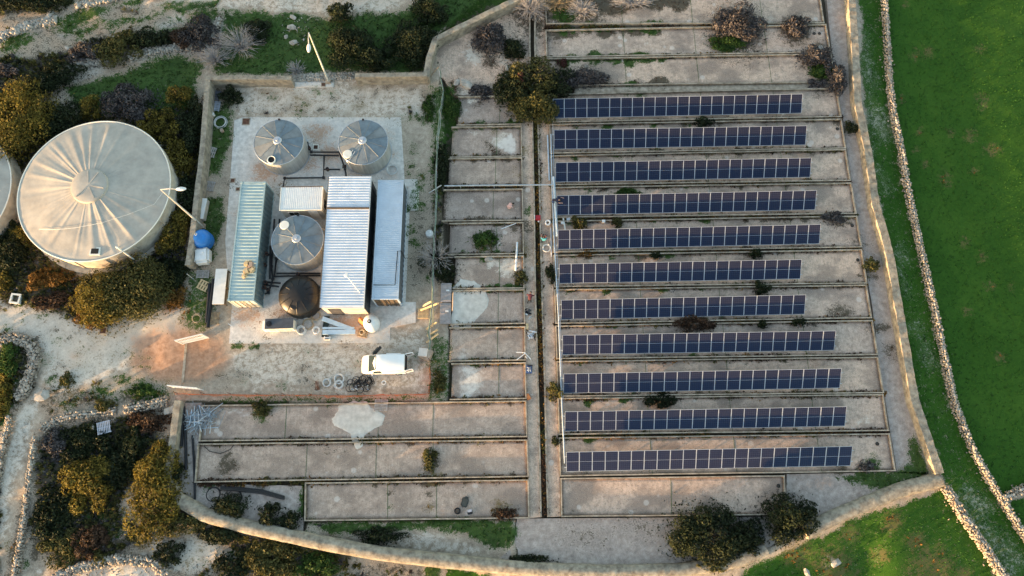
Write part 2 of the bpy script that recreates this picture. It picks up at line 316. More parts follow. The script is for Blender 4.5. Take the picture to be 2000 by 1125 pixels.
    for l, c, amp, soft, k in sc:
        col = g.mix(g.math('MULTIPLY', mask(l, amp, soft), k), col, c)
    # dry patches scattered through the lawn stay visible on top
    col = g.mix(g.math('MULTIPLY', g.math('MULTIPLY', mask('straw', 1.6, .2), g.sstep(W['lawn'], .3, .5)), .75), col, (.13, .105, .045))
    liml = g.math('MULTIPLY', g.math('MULTIPLY', mask('lime', 1.0, .3), .45), g.sstep(W['lawn'], .3, .5))
    col = g.mix(liml, col, lime)
    g.l(col, g.b.inputs['Base Color']); g.b.inputs['Roughness'].default_value = .93; g.b.inputs['Specular IOR Level'].default_value = .15
    h = g.math('ADD', g.math('MULTIPLY', n3, .6), g.math('MULTIPLY', n4, .4))
    g.bump(h, .035 * micro)
    MATS[name] = g.m; return g.m
M_GROUND = covered('ground_soil', [(.3, (.28, .215, .155)), (.55, (.42, .335, .25)), (.75, (.54, .45, .35))])
M_SLAB = covered('weathered_concrete', [(.3, (.47, .345, .262)), (.55, (.57, .425, .325)), (.75, (.66, .51, .40))], True, 1.0)
M_SLAB2 = covered('stained_concrete', [(.3, (.33, .255, .205)), (.55, (.42, .33, .27)), (.75, (.51, .415, .345))], True, 1.0)
M_PAD = covered('pale_concrete', [(.3, (.55, .505, .45)), (.55, (.64, .595, .54)), (.75, (.71, .665, .61))], False, .35)
M_APRON = covered('grey_concrete', [(.3, (.29, .235, .20)), (.55, (.38, .315, .27)), (.75, (.47, .40, .35))], False, .9)
M_KERB = mat('kerb_concrete', (.39, .325, .25), .9, 0, .25, 2.2, .01, c2=(.20, .16, .115))
M_WALL = mat('wall_concrete', (.30, .26, .20), .92, 0, .30, 2.0, .04, c2=(.16, .135, .105))
M_WALLR = mat('wall_render', (.30, .265, .205), .92, 0, .30, 2.2, .05, c2=(.15, .125, .095))
M_STONE = mat('dry_stone', (.33, .285, .23), .92, 0, .35, 1.9, .02, c2=(.16, .132, .105))
M_STONE2 = mat('pale_stone', (.36, .325, .28), .92, 0, .3, 2.3, .02, c2=(.25, .225, .19))
# ---------------------------------------------------------------- mesh helpers
def tag(o, label=None, cat=None, group=None, kind=None):
    if label: o['label'] = label
    if cat: o['category'] = cat
    if group: o['group'] = group
    if kind: o['kind'] = kind
    return o
def thing(name, label, cat, loc=(0, 0, 0), rz=0.0, group=None):
    o = bpy.data.objects.new(name, None); COL.objects.link(o); o.empty_display_size = .3
    o.location = loc; o.rotation_euler = (0, 0, rz)
    return tag(o, label, cat, group)
class MB:
    def __init__(s): s.v = []; s.f = []; s.mi = []; s.cur = 0; s.M = Matrix.Identity(4)
    def add(s, vs, fs):
        b = len(s.v); s.v += [tuple(s.M @ Vector(p)) for p in vs]; s.f += [tuple(b + i for i in f) for f in fs]; s.mi += [s.cur] * len(fs); return s
    def box(s, c, d, rz=0.0, M=None):
        x, y, z = d[0] / 2, d[1] / 2, d[2] / 2
        vs = [Vector((sx * x, sy * y, sz * z)) for sz in (-1, 1) for sy in (-1, 1) for sx in (-1, 1)]
        rot = M or Matrix.Rotation(rz, 4, 'Z')
        vs = [rot @ p + Vector(c) for p in vs]
        return s.add(vs, [(0, 2, 3, 1), (4, 5, 7, 6), (0, 1, 5, 4), (2, 6, 7, 3), (0, 4, 6, 2), (1, 3, 7, 5)])
    def cyl(s, c, r, h, n=24, r2=None, cap=True):
        r2 = r if r2 is None else r2
        vs = [(c[0] + r * math.cos(2 * math.pi * k / n), c[1] + r * math.sin(2 * math.pi * k / n), c[2]) for k in range(n)] + \
             [(c[0] + r2 * math.cos(2 * math.pi * k / n), c[1] + r2 * math.sin(2 * math.pi * k / n), c[2] + h) for k in range(n)]
        fs = [(k, (k + 1) % n, n + (k + 1) % n, n + k) for k in range(n)]
        if cap: fs += [tuple(range(n - 1, -1, -1)), tuple(range(n, 2 * n))]
        return s.add(vs, fs)
    def lathe(s, prof, n=32, c=(0, 0, 0)):
        m = len(prof); vs = []
        for k in range(n):
            a = 2 * math.pi * k / n
            vs += [(c[0] + r * math.cos(a), c[1] + r * math.sin(a), c[2] + z) for r, z in prof]
        fs = [(k * m + j, ((k + 1) % n) * m + j, ((k + 1) % n) * m + j + 1, k * m + j + 1) for k in range(n) for j in range(m - 1)]
        return s.add(vs, fs)
    def tube(s, pts, r, n=6, r2=None, closed=False):
        pts = [Vector(p) for p in pts]; m = len(pts); vs = []
        for i, p in enumerate(pts):
            a = pts[(i - 1) % m] if (i or closed) else p; b = pts[(i + 1) % m] if (i < m - 1 or closed) else p
            t = (b - a).normalized() if (b - a).length > 1e-9 else Vector((0, 0, 1))
            u = t.cross(Vector((0, 0, 1))); u = u.normalized() if u.length > 1e-3 else Vector((1, 0, 0)); w_ = t.cross(u)
            rr = r if r2 is None else r + (r2 - r) * i / (m - 1)
            vs += [p + (u * math.cos(2 * math.pi * k / n) + w_ * math.sin(2 * math.pi * k / n)) * rr for k in range(n)]
        fs = [(i * n + k, i * n + (k + 1) % n, ((i + 1) % m) * n + (k + 1) % n, ((i + 1) % m) * n + k) for i in range(m if closed else m - 1) for k in range(n)]
        if not closed: fs += [tuple(range(n - 1, -1, -1)), tuple(range((m - 1) * n, m * n))]
        return s.add(vs, fs)
    def ring(s, c, r, t, n=28, m=6, tilt=None):
        M = tilt or Matrix.Identity(4)
        return s.tube([Vector(c) + M @ Vector((r * math.cos(2 * math.pi * k / n), r * math.sin(2 * math.pi * k / n), 0)) for k in range(n)], t, m, closed=True)
    def prism(s, poly, z0, z1):
        n = len(poly); a = sum(poly[i][0] * poly[(i + 1) % n][1] - poly[(i + 1) % n][0] * poly[i][1] for i in range(n))
        if a < 0: poly = poly[::-1]
        vs = [(p[0], p[1], z0) for p in poly] + [(p[0], p[1], z1) for p in poly]
        return s.add(vs, [tuple(range(n - 1, -1, -1)), tuple(range(n, 2 * n))] + [(k, (k + 1) % n, n + (k + 1) % n, n + k) for k in range(n)])
    def mesh(s, name, mats, smooth=False, bevel=0):
        me = bpy.data.meshes.new(name); me.from_pydata(s.v, [], s.f)
        for m in (mats if isinstance(mats, (list, tuple)) else [mats]): me.materials.append(m)
        if any(s.mi): me.polygons.foreach_set('material_index', s.mi)
        if bevel:
            bm = bmesh.new(); bm.from_mesh(me); bmesh.ops.bevel(bm, geom=[e for e in bm.edges], offset=bevel, segments=2, affect='EDGES', clamp_overlap=True); bm.to_mesh(me); bm.free()
        if smooth: me.polygons.foreach_set('use_smooth', [True] * len(me.polygons))
        me.update(); return me
    def obj(s, name, mats, parent=None, smooth=False, bevel=0, loc=None, rz=None):
        o = bpy.data.objects.new(name, s.mesh(name, mats, smooth, bevel)); COL.objects.link(o)
        if parent: o.parent = parent
        if loc is not None: o.location = loc
        if rz is not None: o.rotation_euler = (0, 0, rz)
        return o
def autosmooth(o, ang=40):
    me = o.data; bm = bmesh.new(); bm.from_mesh(me)
    for e in bm.edges: e.smooth = e.calc_face_angle(0) < R(ang)
    for f in bm.faces: f.smooth = True
    bm.to_mesh(me); bm.free(); return o
def npmesh(name, V, F, mats, tint=None):
    """V (n,3), F (m,k) numpy -> mesh"""
    me = bpy.data.meshes.new(name); k = F.shape[1]
    me.vertices.add(len(V)); me.vertices.foreach_set('co', np.ascontiguousarray(V, dtype=np.float32).ravel())
    me.loops.add(F.size); me.loops.foreach_set('vertex_index', np.ascontiguousarray(F, dtype=np.int32).ravel())
    me.polygons.add(len(F)); me.polygons.foreach_set('loop_start', np.arange(0, F.size, k, dtype=np.int32))
    for m in (mats if isinstance(mats, (list, tuple)) else [mats]): me.materials.append(m)
    if tint is not None:
        at = me.attributes.new('tint', 'FLOAT', 'POINT'); at.data.foreach_set('value', np.ascontiguousarray(tint, dtype=np.float32))
    me.update(calc_edges=True); me.validate(); return me
def mobj(name, me, parent=None, loc=None):
    o = bpy.data.objects.new(name, me); COL.objects.link(o)
    if parent: o.parent = parent
    if loc is not None: o.location = loc
    return o

# ---------------------------------------------------------------- terrain
ZONE = [(860, 150), (850, 70), (1005, -60), (1655, -60), (1665, 100), (1672, 200), (1690, 300), (1712, 420), (1738, 530), (1758, 640), (1785, 790), (1812, 870), (1835, 930), (1690, 982), (1590, 1030), (1440, 1095), (1180, 1116), (1012, 1105), (1006, 1017), (600, 1021), (594, 1047), (560, 1043), (400, 1003), (335, 960), (330, 930), (342, 785), (395, 785), (640, 786), (872, 784), (876, 640), (868, 560), (862, 400), (868, 300)]
def sdist(px, py, pts):
    a = np.array(pts, float); dm = np.full(len(px), 1e9)
    for i in range(len(a)):
        x0, y0 = a[i]; x1, y1 = a[(i + 1) % len(a)]; L2 = (x1 - x0) ** 2 + (y1 - y0) ** 2 + 1e-9
        t = np.clip(((px - x0) * (x1 - x0) + (py - y0) * (y1 - y0)) / L2, 0, 1)
        dm = np.minimum(dm, np.hypot(px - x0 - t * (x1 - x0), py - y0 - t * (y1 - y0)))
    return np.where(inside(px, py, pts), dm, -dm)
YARD = [(398, 150), (830, 150), (865, 150), (855, 400), (850, 600), (845, 775), (345, 775), (355, 650), (362, 520), (390, 300)]
def sm(x, a, b):
    t = np.clip((x - a) / (b - a), 0, 1); return t * t * (3 - 2 * t)
def height(x, y):
    x = np.asarray(x, float); y = np.asarray(y, float)
    px, py = W2P(x, y, 0 * x)
    near = (np.abs(x) < 75) & (y > -45) & (y < 95)
    h = np.zeros_like(x)
    out = (fbm(x, y, 9, 3) - .5) * 1.3 + (fbm(x, y, 2.2, 8) - .5) * .42
    field = sm(px, 1690, 1760) * (1 - .8 * 0)
    out = out * (1 - field) + field * ((fbm(x, y, 14, 30) - .5) * .5 + (fbm(x, y, 1.2, 31) - .5) * .10)
    # land falls away outside the lower boundary wall and to the lower left
    low = sm(py, 960, 1110) * (1 - field) * -.5 + sm(-px, -330, -100) * sm(py, 760, 900) * -.5
    out = out + low
    zn = np.where(near, sdist(px, py, ZONE), -500.); yd = np.where(near, sdist(px, py, YARD), -500.)
    h = out * sm(-np.maximum(zn, yd), 0, 60)
    road = np.where(near, inside(px, py, [(-80, 590), (350, 590), (355, 770), (90, 760), (-80, 660)]), False)
    h = np.where(road, h * .45, h)
    h = h + (fbm(x, y, .7, 44) - .5) * .05
    h = np.where(zn > 0, -.62 * sm(zn, 0, 6) + (fbm(x, y, .6, 12) - .5) * .06, h)
    return h
def hz(x, y): return float(height(np.array([x]), np.array([y]))[0])
def G(px, py, dz=0.0):
    """point on the terrain under a plan position"""
    p = P(px, py)
    for _ in range(3): p = P(px, py, hz(p.x, p.y))
    p.z += dz; return p
xs = np.concatenate([[-3000, -900, -300, -150, -90], np.arange(-60, 60.1, .27), [90, 150, 300, 900, 3000]])
ys = np.concatenate([[-3000, -900, -300, -120, -60], np.arange(-18, 62.1, .27), [80, 120, 300, 900, 3000]])
X, Y = np.meshgrid(xs, ys); nx, ny = len(xs), len(ys)
Z = height(X.ravel(), Y.ravel())
idx = np.arange(nx * ny).reshape(ny, nx)
F = np.stack([idx[:-1, :-1], idx[:-1, 1:], idx[1:, 1:], idx[1:, :-1]], -1).reshape(-1, 4)
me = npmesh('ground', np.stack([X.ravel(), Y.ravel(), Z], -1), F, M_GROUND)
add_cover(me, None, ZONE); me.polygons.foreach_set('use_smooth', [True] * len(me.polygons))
tag(mobj('ground', me), 'open ground of soil, rubble and grass around the compound', None, None, 'structure')

# ---------------------------------------------------------------- gridded slabs
def quad_slab(px4, z, thick, cell=.3):
    """slab with the four plan corners TL,TR,BR,BL; returns mesh builder arrays"""
    c = [P(x, y, z) for x, y in px4]
    nu = max(2, int((c[1] - c[0]).length / cell)); nv = max(2, int((c[3] - c[0]).length / cell))
    u, v = np.meshgrid(np.linspace(0, 1, nu + 1), np.linspace(0, 1, nv + 1)); u = u.ravel()[:, None]; v = v.ravel()[:, None]
    C = [np.array(p) for p in c]
    T = (C[0] * (1 - u) + C[1] * u) * (1 - v) + (C[3] * (1 - u) + C[2] * u) * v
    n = len(T); ix = np.arange(n).reshape(nv + 1, nu + 1)
    F = np.stack([ix[1:, :-1], ix[1:, 1:], ix[:-1, 1:], ix[:-1, :-1]], -1).reshape(-1, 4)
    loop = np.concatenate([ix[0, :], ix[1:, -1], ix[-1, -2::-1], ix[-2:0:-1, 0]])
    B = T[loop].copy(); B[:, 2] -= thick; b = n + np.arange(len(loop)); k = np.roll(np.arange(len(loop)), -1)
    S = np.stack([loop, loop[k], b[k], b], -1)
    return np.concatenate([T, B]), np.concatenate([F, S])
def slab_obj(name, px4, z, thick, m, parent=None, cell=.3):
    V, F = quad_slab(px4, z, thick, cell); me = npmesh(name, V, F, m); add_cover(me)
    return mobj(name, me, parent)
def poly_slab(name, pts, z, thick, m, cell=.45):
    bm = bmesh.new(); vs = [bm.verts.new(P(x, y, z)) for x, y in pts]; f = bm.faces.new(vs); bm.normal_update()
    if f.normal.z < 0: f.normal_flip()
    xs_ = [v.co.x for v in vs]; ys_ = [v.co.y for v in vs]
    for lo, hi, ax in ((min(xs_), max(xs_), 0), (min(ys_), max(ys_), 1)):
        k = lo + cell
        while k < hi:
            co = [0, 0, 0]; no = [0, 0, 0]; co[ax] = k; no[ax] = 1
            bmesh.ops.bisect_plane(bm, geom=bm.verts[:] + bm.edges[:] + bm.faces[:], plane_co=co, plane_no=no); k += cell
    bd = [e for e in bm.edges if e.is_boundary]
    r = bmesh.ops.extrude_edge_only(bm, edges=bd)
    for e in r['geom']:
        if isinstance(e, bmesh.types.BMVert): e.co.z -= thick
    me = bpy.data.meshes.new(name); bm.to_mesh(me); bm.free(); me.materials.append(m); add_cover(me)
    return mobj(name, me)
def S(o, label=None): return tag(o, label, None, None, 'structure')

S(poly_slab('concrete_pad', [(458, 235), (476, 229), (783, 229), (790, 350), (815, 350), (817, 412), (800, 412), (792, 590), (812, 590), (812, 630), (762, 640), (762, 670), (447, 671), (453, 600), (446, 560), (440, 470), (450, 345)], .03, .3, M_PAD), 'pale concrete pad under the tanks and containers')
S(slab_obj('concrete_footing', [(505, 157), (652, 159), (652, 170), (500, 172)], .05, .3, M_PAD), 'pale footing strip along the broken wall')
# aprons of the bed area
ap = [[(338, 786), (398, 786), (386, 945), (1024, 1016), (1096, 1014), (1534, 1008), (1536, 925), (1748, 922), (1835, 932), (1690, 982), (1590, 1030), (1440, 1095), (1180, 1114), (960, 1101), (740, 1076), (560, 1041), (400, 1001), (333, 955)]]
S(poly_slab('lower_apron', [(1010, 1013), (1534, 1009), (1537, 926), (1750, 922), (1833, 931), (1690, 985), (1590, 1030), (1440, 1095), (1180, 1116), (960, 1103), (1000, 1070)], -.06, .6, M_APRON), 'grey weathered concrete apron below the beds')
S(poly_slab('corner_apron', [(340, 786), (394, 786), (381, 944), (592, 949), (592, 1046), (400, 1003), (334, 957), (328, 930)], -.07, .6, M_APRON), 'grey concrete corner strip where pipes are stored')
S(poly_slab('upper_apron', [(852, 78), (1012, 2), (1034, -10), (1034, 60), (1036, 186), (985, 186), (885, 186), (866, 152), (834, 148)], -.03, .6, M_SLAB), 'cracked concrete apron in the upper corner')
S(poly_slab('side_strip', [(1612, -30), (1652, -30), (1655, 100), (1663, 200), (1682, 300), (1703, 420), (1730, 530), (1750, 640), (1777, 790), (1800, 870), (1822, 922), (1752, 922), (1740, 850), (1716, 700), (1704, 600), (1685, 490), (1664, 360), (1645, 228), (1625, 105)], -.10, .6, M_APRON), 'grey concrete strip between the bed ends and the long wall')
S(poly_slab('walkway_left', [(1036, -20), (1036, 90), (1041, 240), (1044, 400), (1046, 560), (1052, 760), (1056, 900), (1058, 1010), (1034, 1012), (1032, 938), (1029, 780), (1027, 700), (1024, 560), (1021, 430), (1019, 300), (1017, 190), (1014, -20)], -.02, .6, M_SLAB), 'concrete walkway left of the central channel')
S(poly_slab('walkway_right', [(1044, -20), (1044, 90), (1050, 240), (1053, 400), (1057, 560), (1063, 760), (1066, 900), (1069, 1010), (1095, 1009), (1093, 930), (1085, 700), (1079, 500), (1070, 190), (1065, 60), (1062, -20)], -.02, .6, M_SLAB), 'concrete walkway right of the central channel')
S(slab_obj('raised_strip', [(1124, 171), (1625, 163), (1628, 174), (1120, 184)], .06, .35, M_KERB), 'narrow pale concrete strip above the topmost solar bed')
# channel kerbs
for side, label in ((0, 'left'), (1, 'right')):
    chan = [(1036, 1043.5, -15), (1036, 1043.5, 90), (1041, 1049.5, 240), (1044.6, 1053, 400), (1046.8, 1056.8, 560), (1052.5, 1062.8, 760), (1056, 1065.5, 900), (1058, 1069, 1010)]
    mb = MB(); pts = [P(c[side], c[2], .1) for c in chan]; sg = -1 if side == 0 else 1
    for a, b in zip(pts[:-1], pts[1:]):
        d = (b - a); n = Vector((-d.y, d.x, 0)).normalized(); n = n if n.x * sg > 0 else -n
        q = [a, b, b + n * .14, a + n * .14]; mb.prism([(p.x, p.y) for p in q], -.7, .10)
    tag(mb.obj('channel_kerb', M_KERB), 'concrete kerb along the %s side of the central channel' % label, 'kerb', 'kerbs of the central channel')

# ---------------------------------------------------------------- concrete beds with kerbs
def bed(label, tl, tr, br, bl, kerbs='TRBL', group='concrete beds', joints=(), kh=.22, sm_=None):
    base = P((tl[0] + br[0]) / 2, (tl[1] + br[1]) / 2)
    t = thing('concrete_bed', label, 'concrete bed', (base.x, base.y, 0), 0, group)
    s = slab_obj('slab', [tl, tr, br, bl], 0.0, .66, M_SLAB2 if tl[0] < 1040 else M_SLAB)
    s.data.transform(Matrix.Translation((-base.x, -base.y, 0))); s.parent = t
    c = [P(x, y, 0) for x, y in (tl, tr, br, bl)]; w_ = .11
    for k, nm in enumerate('TRBL'):
        if nm not in kerbs: continue
        a, b = c[k], c[(k + 1) % 4]; d = (b - a).normalized(); n = Vector((-d.y, d.x, 0))
        mid = sum(c, Vector()) / 4; n = n if (mid - a).dot(n) < 0 else -n
        e = .11 if nm in 'TB' else -.002
        L = (b - a).length; nseg = max(1, int(L / 2.2))
        mb = MB(); hh = kh if nm in 'TB' else kh - .012
        a2 = a - d * e; b2 = b + d * e
        pr = None
        for i in range(nseg + 1):
            p = a2.lerp(b2, i / nseg) + n * random.uniform(-.012, .012); z = hh + random.uniform(-.02, .015)
            cur = [p - base - n * .001, p - base + n * w_]
            ring = [(cur[0].x, cur[0].y, -.66), (cur[1].x, cur[1].y, -.66), (cur[1].x, cur[1].y, z), (cur[0].x, cur[0].y, z)]
            if pr is not None:
                mb.add(pr + ring, [(0, 4, 5, 1), (1, 5, 6, 2), (2, 6, 7, 3), (3, 7, 4, 0)] + ([(0, 1, 2, 3)] if i == 1 else []) + ([(7, 6, 5, 4)] if i == nseg else []))
            pr = ring
        mb.obj('kerb', M_KERB, t)
    for jx in joints:        # casting joints: shallow raised mortar lines
        f = (jx - tl[0]) / (tr[0] - tl[0]); a = c[0].lerp(c[1], f) - base; g = (jx - bl[0]) / (br[0] - bl[0]); b = c[3].lerp(c[2], f) - base
        mb = MB(); d = (b - a).normalized(); n = Vector((-d.y, d.x, 0)) * .018
        mb.prism([((a + n).x, (a + n).y), ((b + n).x, (b + n).y), ((b - n).x, (b - n).y), ((a - n).x, (a - n).y)], -.01, .012); mb.obj('joint', M_APRON, t)
    return t
lx = lambda y: 1072.5 + (y - 190) * .0312
RB = [(-4, -12, 47, 46, 1607), (62, 51, 112.5, 102, 1619), (118, 108, 168, 161, 1629), (187.5, 175, 239, 228, 1640), (246, 235.5, 299.5, 289.5, 1649), (307, 294.5, 361, 352.5, 1658), (369, 360, 424.5, 417, 1669), (434.5, 424.5, 492, 482, 1680), (501, 490, 559.5, 552.5, 1690), (568, 559, 631, 620, 1699), (639, 628, 700, 692, 1711), (708, 699.5, 773, 766, 1722), (780, 772.5, 847, 839.5, 1732), (857, 849, 928, 918, 1745)]
ORD = ['topmost', 'second', 'third', 'fourth', 'fifth', 'sixth', 'seventh', 'eighth', 'ninth', 'tenth', 'eleventh']
EMPT = ['bare concrete bed at the very top edge, littered under dry shrubs', 'bare scallop-edged concrete bed, second from the top right of the channel', 'bare concrete bed just above the narrow raised strip']
for k, (a, b, c, d, xr) in enumerate(RB):
    x0 = lx(a); x1 = lx(c); xr2 = xr - (d - b) * .16
    if k < 3: x0, x1 = 1066 + a * .02, 1067 + c * .02
    lab = EMPT[k] if k < 3 else 'long kerbed concrete bed under the %s row of solar panels%s' % (ORD[k - 3], '' if k == 3 or k == 13 else ' from the top')
    if k == 13: lab = 'long kerbed concrete bed under the lowest row of solar panels'
    bed(lab, (x0, a), (xr2, b), (xr, d), (x1, c), joints=[x0 + (xr - x0) * q for q in (.27, .52, .77)])
bed('short kerbed concrete bed without panels below the lowest solar row', (1097, 936), (1529, 931), (1532, 1003), (1098, 1007), joints=[1310])
rx = lambda y: 1016.5 + (y - 240) * .0175
LBD = [(190, 243, 897, 'TB', 'half-covered small concrete bed beside the big mixed shrub left of the channel'), (249, 305.5, 884, 'TRB', 'small concrete bed with a pale round patch left of the channel'), (310.5, 362, 878, 'TRB', 'small concrete bed just above the grey conduit crossing'), (371.5, 430, 868, 'TRB', 'small concrete bed just below the grey conduit crossing'), (437, 495, 880, 'TRB', 'small concrete bed with a rubble and weed heap in its middle'), (502, 562, 890, 'TRB', 'small concrete bed with a burnt patch and small stone pile'), (568, 631, 884, 'TRB', 'small concrete bed half covered by the pale cement spill'), (640, 702.5, 880, 'TRB', 'small concrete bed with three pale spots below the cement spill'), (710.5, 777.5, 884, 'TRB', 'small concrete bed with a pale washed left half')]
for a, b, x0, kb, lab in LBD:
    bed(lab, (x0, a + 2), (rx(a), a), (rx(b), b), (x0 - 3, b + 2), kb, 'concrete beds', joints=[(x0 + rx(a)) / 2 + 20])
bed('long concrete bed just below the yard fence with a cement spill', (398, 794), (1026, 785), (1027, 851.5), (392, 860), 'TRBL', 'concrete beds', (560, 740, 846))
bed('long concrete bed in the lower left with a dark stain', (390, 869), (1028, 861), (1030, 929), (384, 940), 'TRBL', 'concrete beds', (600, 735, 846))
bed('concrete bed with a weedy joint in the lowest left row', (599, 945), (1030, 939), (1031.5, 1010), (598, 1015), 'TRBL', 'concrete beds', (757, 852))

# ---------------------------------------------------------------- dried cement spills over beds and kerbs
M_SPILL = mat('dried_cement', (.60, .55, .48), .9, 0, .12, 1.6, .02, c2=(.46, .415, .355))
def spill(label, pts):
    out = []
    for (x0, y0), (x1, y1) in zip(pts, pts[1:] + pts[:1]):
        n = max(1, int(math.hypot(x1 - x0, y1 - y0) / 3)); out += [(x0 + (x1 - x0) * i / n, y0 + (y1 - y0) * i / n) for i in range(n)]
    c = np.array(out).mean(0); o = P(*c); rings = []
    for f, z in ((1.0, -.01), (.985, .012), (.95, .022), (.85, .030), (.4, .034)):
        r_ = []
        for k, (x, y) in enumerate(out):
            j = 1 + (vnoise(np.array([x * 1.0]), np.array([y * 1.0]), 7, 3)[0] - .5) * .07 + (vnoise(np.array([x * 1.0]), np.array([y * 1.0]), 2.5, 5)[0] - .5) * .05
            q = P(c[0] + (x - c[0]) * f * j, c[1] + (y - c[1]) * f * j); r_.append((q.x - o.x, q.y - o.y, z))
        rings.append(r_)
    n = len(out); mb = MB(); vs = [p for r_ in rings for p in r_] + [(0, 0, .036)]
    mb.add(vs, [(i * n + k, i * n + (k + 1) % n, (i + 1) * n + (k + 1) % n, (i + 1) * n + k) for i in range(4) for k in range(n)] + [(4 * n + k, 4 * n + (k + 1) % n, 5 * n) for k in range(n)])
    ob = mb.obj('cement_spill', M_SPILL); bm = bmesh.new(); bm.from_mesh(ob.data); bmesh.ops.recalc_face_normals(bm, faces=bm.faces); bm.to_mesh(ob.data); bm.free(); ob.location = (o.x, o.y, 0); autosmooth(ob, 60); return tag(ob, label, 'cement spill', 'dried cement spills')
spill('large pale cement spill beside the two grey boards', [(884, 562), (900, 545), (925, 548), (945, 562), (955, 585), (950, 602), (932, 622), (918, 640), (890, 644), (878, 636), (884, 600)])
spill('star shaped pale cement spill across the bed below the fence', [(662, 792), (690, 784), (716, 783), (726, 798), (740, 800), (752, 813), (746, 830), (724, 842), (712, 850), (708, 872), (698, 880), (690, 866), (684, 848), (668, 838), (652, 832), (648, 818), (656, 806)])

# ---------------------------------------------------------------- boundary walls of concrete
def wall(name, label, pts, width, h, m, rounded=False, jitter=.05, base=-.7, cat='wall', group=None):
    c = [P(x, y, h) for x, y in pts]
    d = []                                           # resample
    for a, b in zip(c[:-1], c[1:]):
        n = max(1, int((b - a).length / .45)); d += [a.lerp(b, i / n) for i in range(n)]
    d.append(c[-1])
    o = d[0].copy(); o.z = 0; mb = MB(); pr = None
    prof = [(-.5, base), (-.5, h - .05), (-.47, h), (.47, h), (.5, h - .05), (.5, base)]
    if rounded: prof = [(-.56, base), (-.53, h * .5), (-.46, h - .16), (-.30, h - .05), (0, h), (.30, h - .06), (.46, h - .18), (.53, h * .5), (.56, base)]
    for i, p in enumerate(d):
        t = (d[min(i + 1, len(d) - 1)] - d[max(i - 1, 0)]); t.z = 0; t.normalize(); n = Vector((-t.y, t.x, 0))
        wd = width * (1 + (random.random() - .5) * jitter * 2); dz = (random.random() - .5) * jitter
        rg = [tuple(p + n * (q * wd) - o + Vector((0, 0, z - h + (dz if z > 0 else 0)))) for q, z in prof]
        k = len(prof)
        if pr: mb.add(pr + rg, [(j, j + 1, k + j + 1, k + j) for j in range(k - 1)] + ([tuple(range(k - 1, -1, -1))] if i == 1 else []) + ([tuple(range(k, 2 * k))] if i == len(d) - 1 else []))
        pr = rg
    ob = mb.obj(name, m); ob.location = o; tag(ob, label, cat, group)
    if rounded: autosmooth(ob, 60)
    return ob
wall('boundary_wall', 'straight concrete wall along the left side of the tank yard', [(406, 150), (402, 200), (394, 300), (384, 380), (374, 470), (366, 518)], .52, 1.5, M_WALL)
wall('boundary_wall', 'low concrete wall stretch above the left small tank, ending at rubble', [(401, 152), (480, 151), (568, 152)], .5, 1.5, M_WALL)
wall('boundary_wall', 'short concrete wall stretch right of the upper street lamp', [(693, 147), (760, 146), (834, 145)], .5, 1.5, M_WALL)
wall('boundary_wall', 'angled concrete wall rising to the top edge beside the green slope', [(832, 150), (838, 112), (850, 76), (930, 36), (1025, -10)], .6, 1.3, M_WALL)
wall('long_wall', 'long pale rendered wall running down the right side of the solar field', [(1662, -40), (1664, 0), (1671, 100), (1676, 200), (1697, 300), (1711, 400), (1726, 450), (1740, 505), (1761, 630), (1787, 780), (1811, 850), (1836, 925)], .78, .8, M_WALLR, False, .06)
wall('curved_wall', 'thick rounded concrete wall curving along the bottom of the compound', [(323, 940), (342, 974), (395, 1006), (470, 1027), (560, 1047), (640, 1064), (740, 1082), (840, 1094), (960, 1106), (1060, 1114), (1180, 1119), (1330, 1116), (1440, 1096), (1500, 1075)], 1.1, .75, M_WALLR, True, .025, -1.2)
wall('curved_wall', 'thick rounded concrete wall climbing to the lower right corner', [(1575, 1040), (1640, 1008), (1700, 983), (1770, 955), (1842, 937)], 1.15, .75, M_WALLR, True, .025, -1.2)
wall('boundary_wall', 'straight concrete wall beside the long black pipes at lower left', [(346, 782), (338, 850), (326, 935)], .62, .9, M_WALL, False, .04, -1.2)

# ---------------------------------------------------------------- dry stone walls
def stone_mesh(seed, n=1):
    rr = random.Random(seed); bm = bmesh.new(); bmesh.ops.create_icosphere(bm, subdivisions=1, radius=.5)
    for v in bm.verts:
        p = v.co; m = max(abs(p.x), abs(p.y), abs(p.z)); q = p * (.30 + .70 * (.43 / m)) * rr.uniform(.78, 1.18); v.co = (q.x * rr.uniform(.95, 1.15), q.y * .85, q.z * .7)
    me = bpy.data.meshes.new('stone'); bm.to_mesh(me); bm.free(); return me
STM = []
for k in range(8):
    m_ = stone_mesh(k); m_.materials.append(M_STONE if k % 2 else M_STONE2); STM.append(m_)
IV = []; IF = None
for m_ in STM:
    a = np.empty(len(m_.vertices) * 3); m_.vertices.foreach_get('co', a); IV.append(a.reshape(-1, 3))
IF = np.array([list(p.vertices) for p in STM[0].polygons])
def rot_np(n):
    q = RNG.normal(size=(n, 4)); q /= np.linalg.norm(q, axis=1)[:, None]; w_, x, y, z = q.T
    return np.stack([1 - 2 * (y * y + z * z), 2 * (x * y - z * w_), 2 * (x * z + y * w_), 2 * (x * y + z * w_), 1 - 2 * (x * x + z * z), 2 * (y * z - x * w_), 2 * (x * z - y * w_), 2 * (y * z + x * w_), 1 - 2 * (x * x + y * y)], -1).reshape(n, 3, 3)
def stones_np(pos, size, origin=(0, 0, 0)):
    n = len(pos); RT = rot_np(n); base = np.stack(IV)[RNG.integers(0, 8, n)]
    sc = size[:, None, None] * RNG.uniform(.75, 1.3, (n, 1, 3))
    V = np.einsum('nij,nkj->nki', RT, base * sc) + pos[:, None, :] - np.array(origin)
    F = (IF[None] + (np.arange(n) * len(IV[0]))[:, None, None]).reshape(-1, 3)
    return V.reshape(-1, 3), F
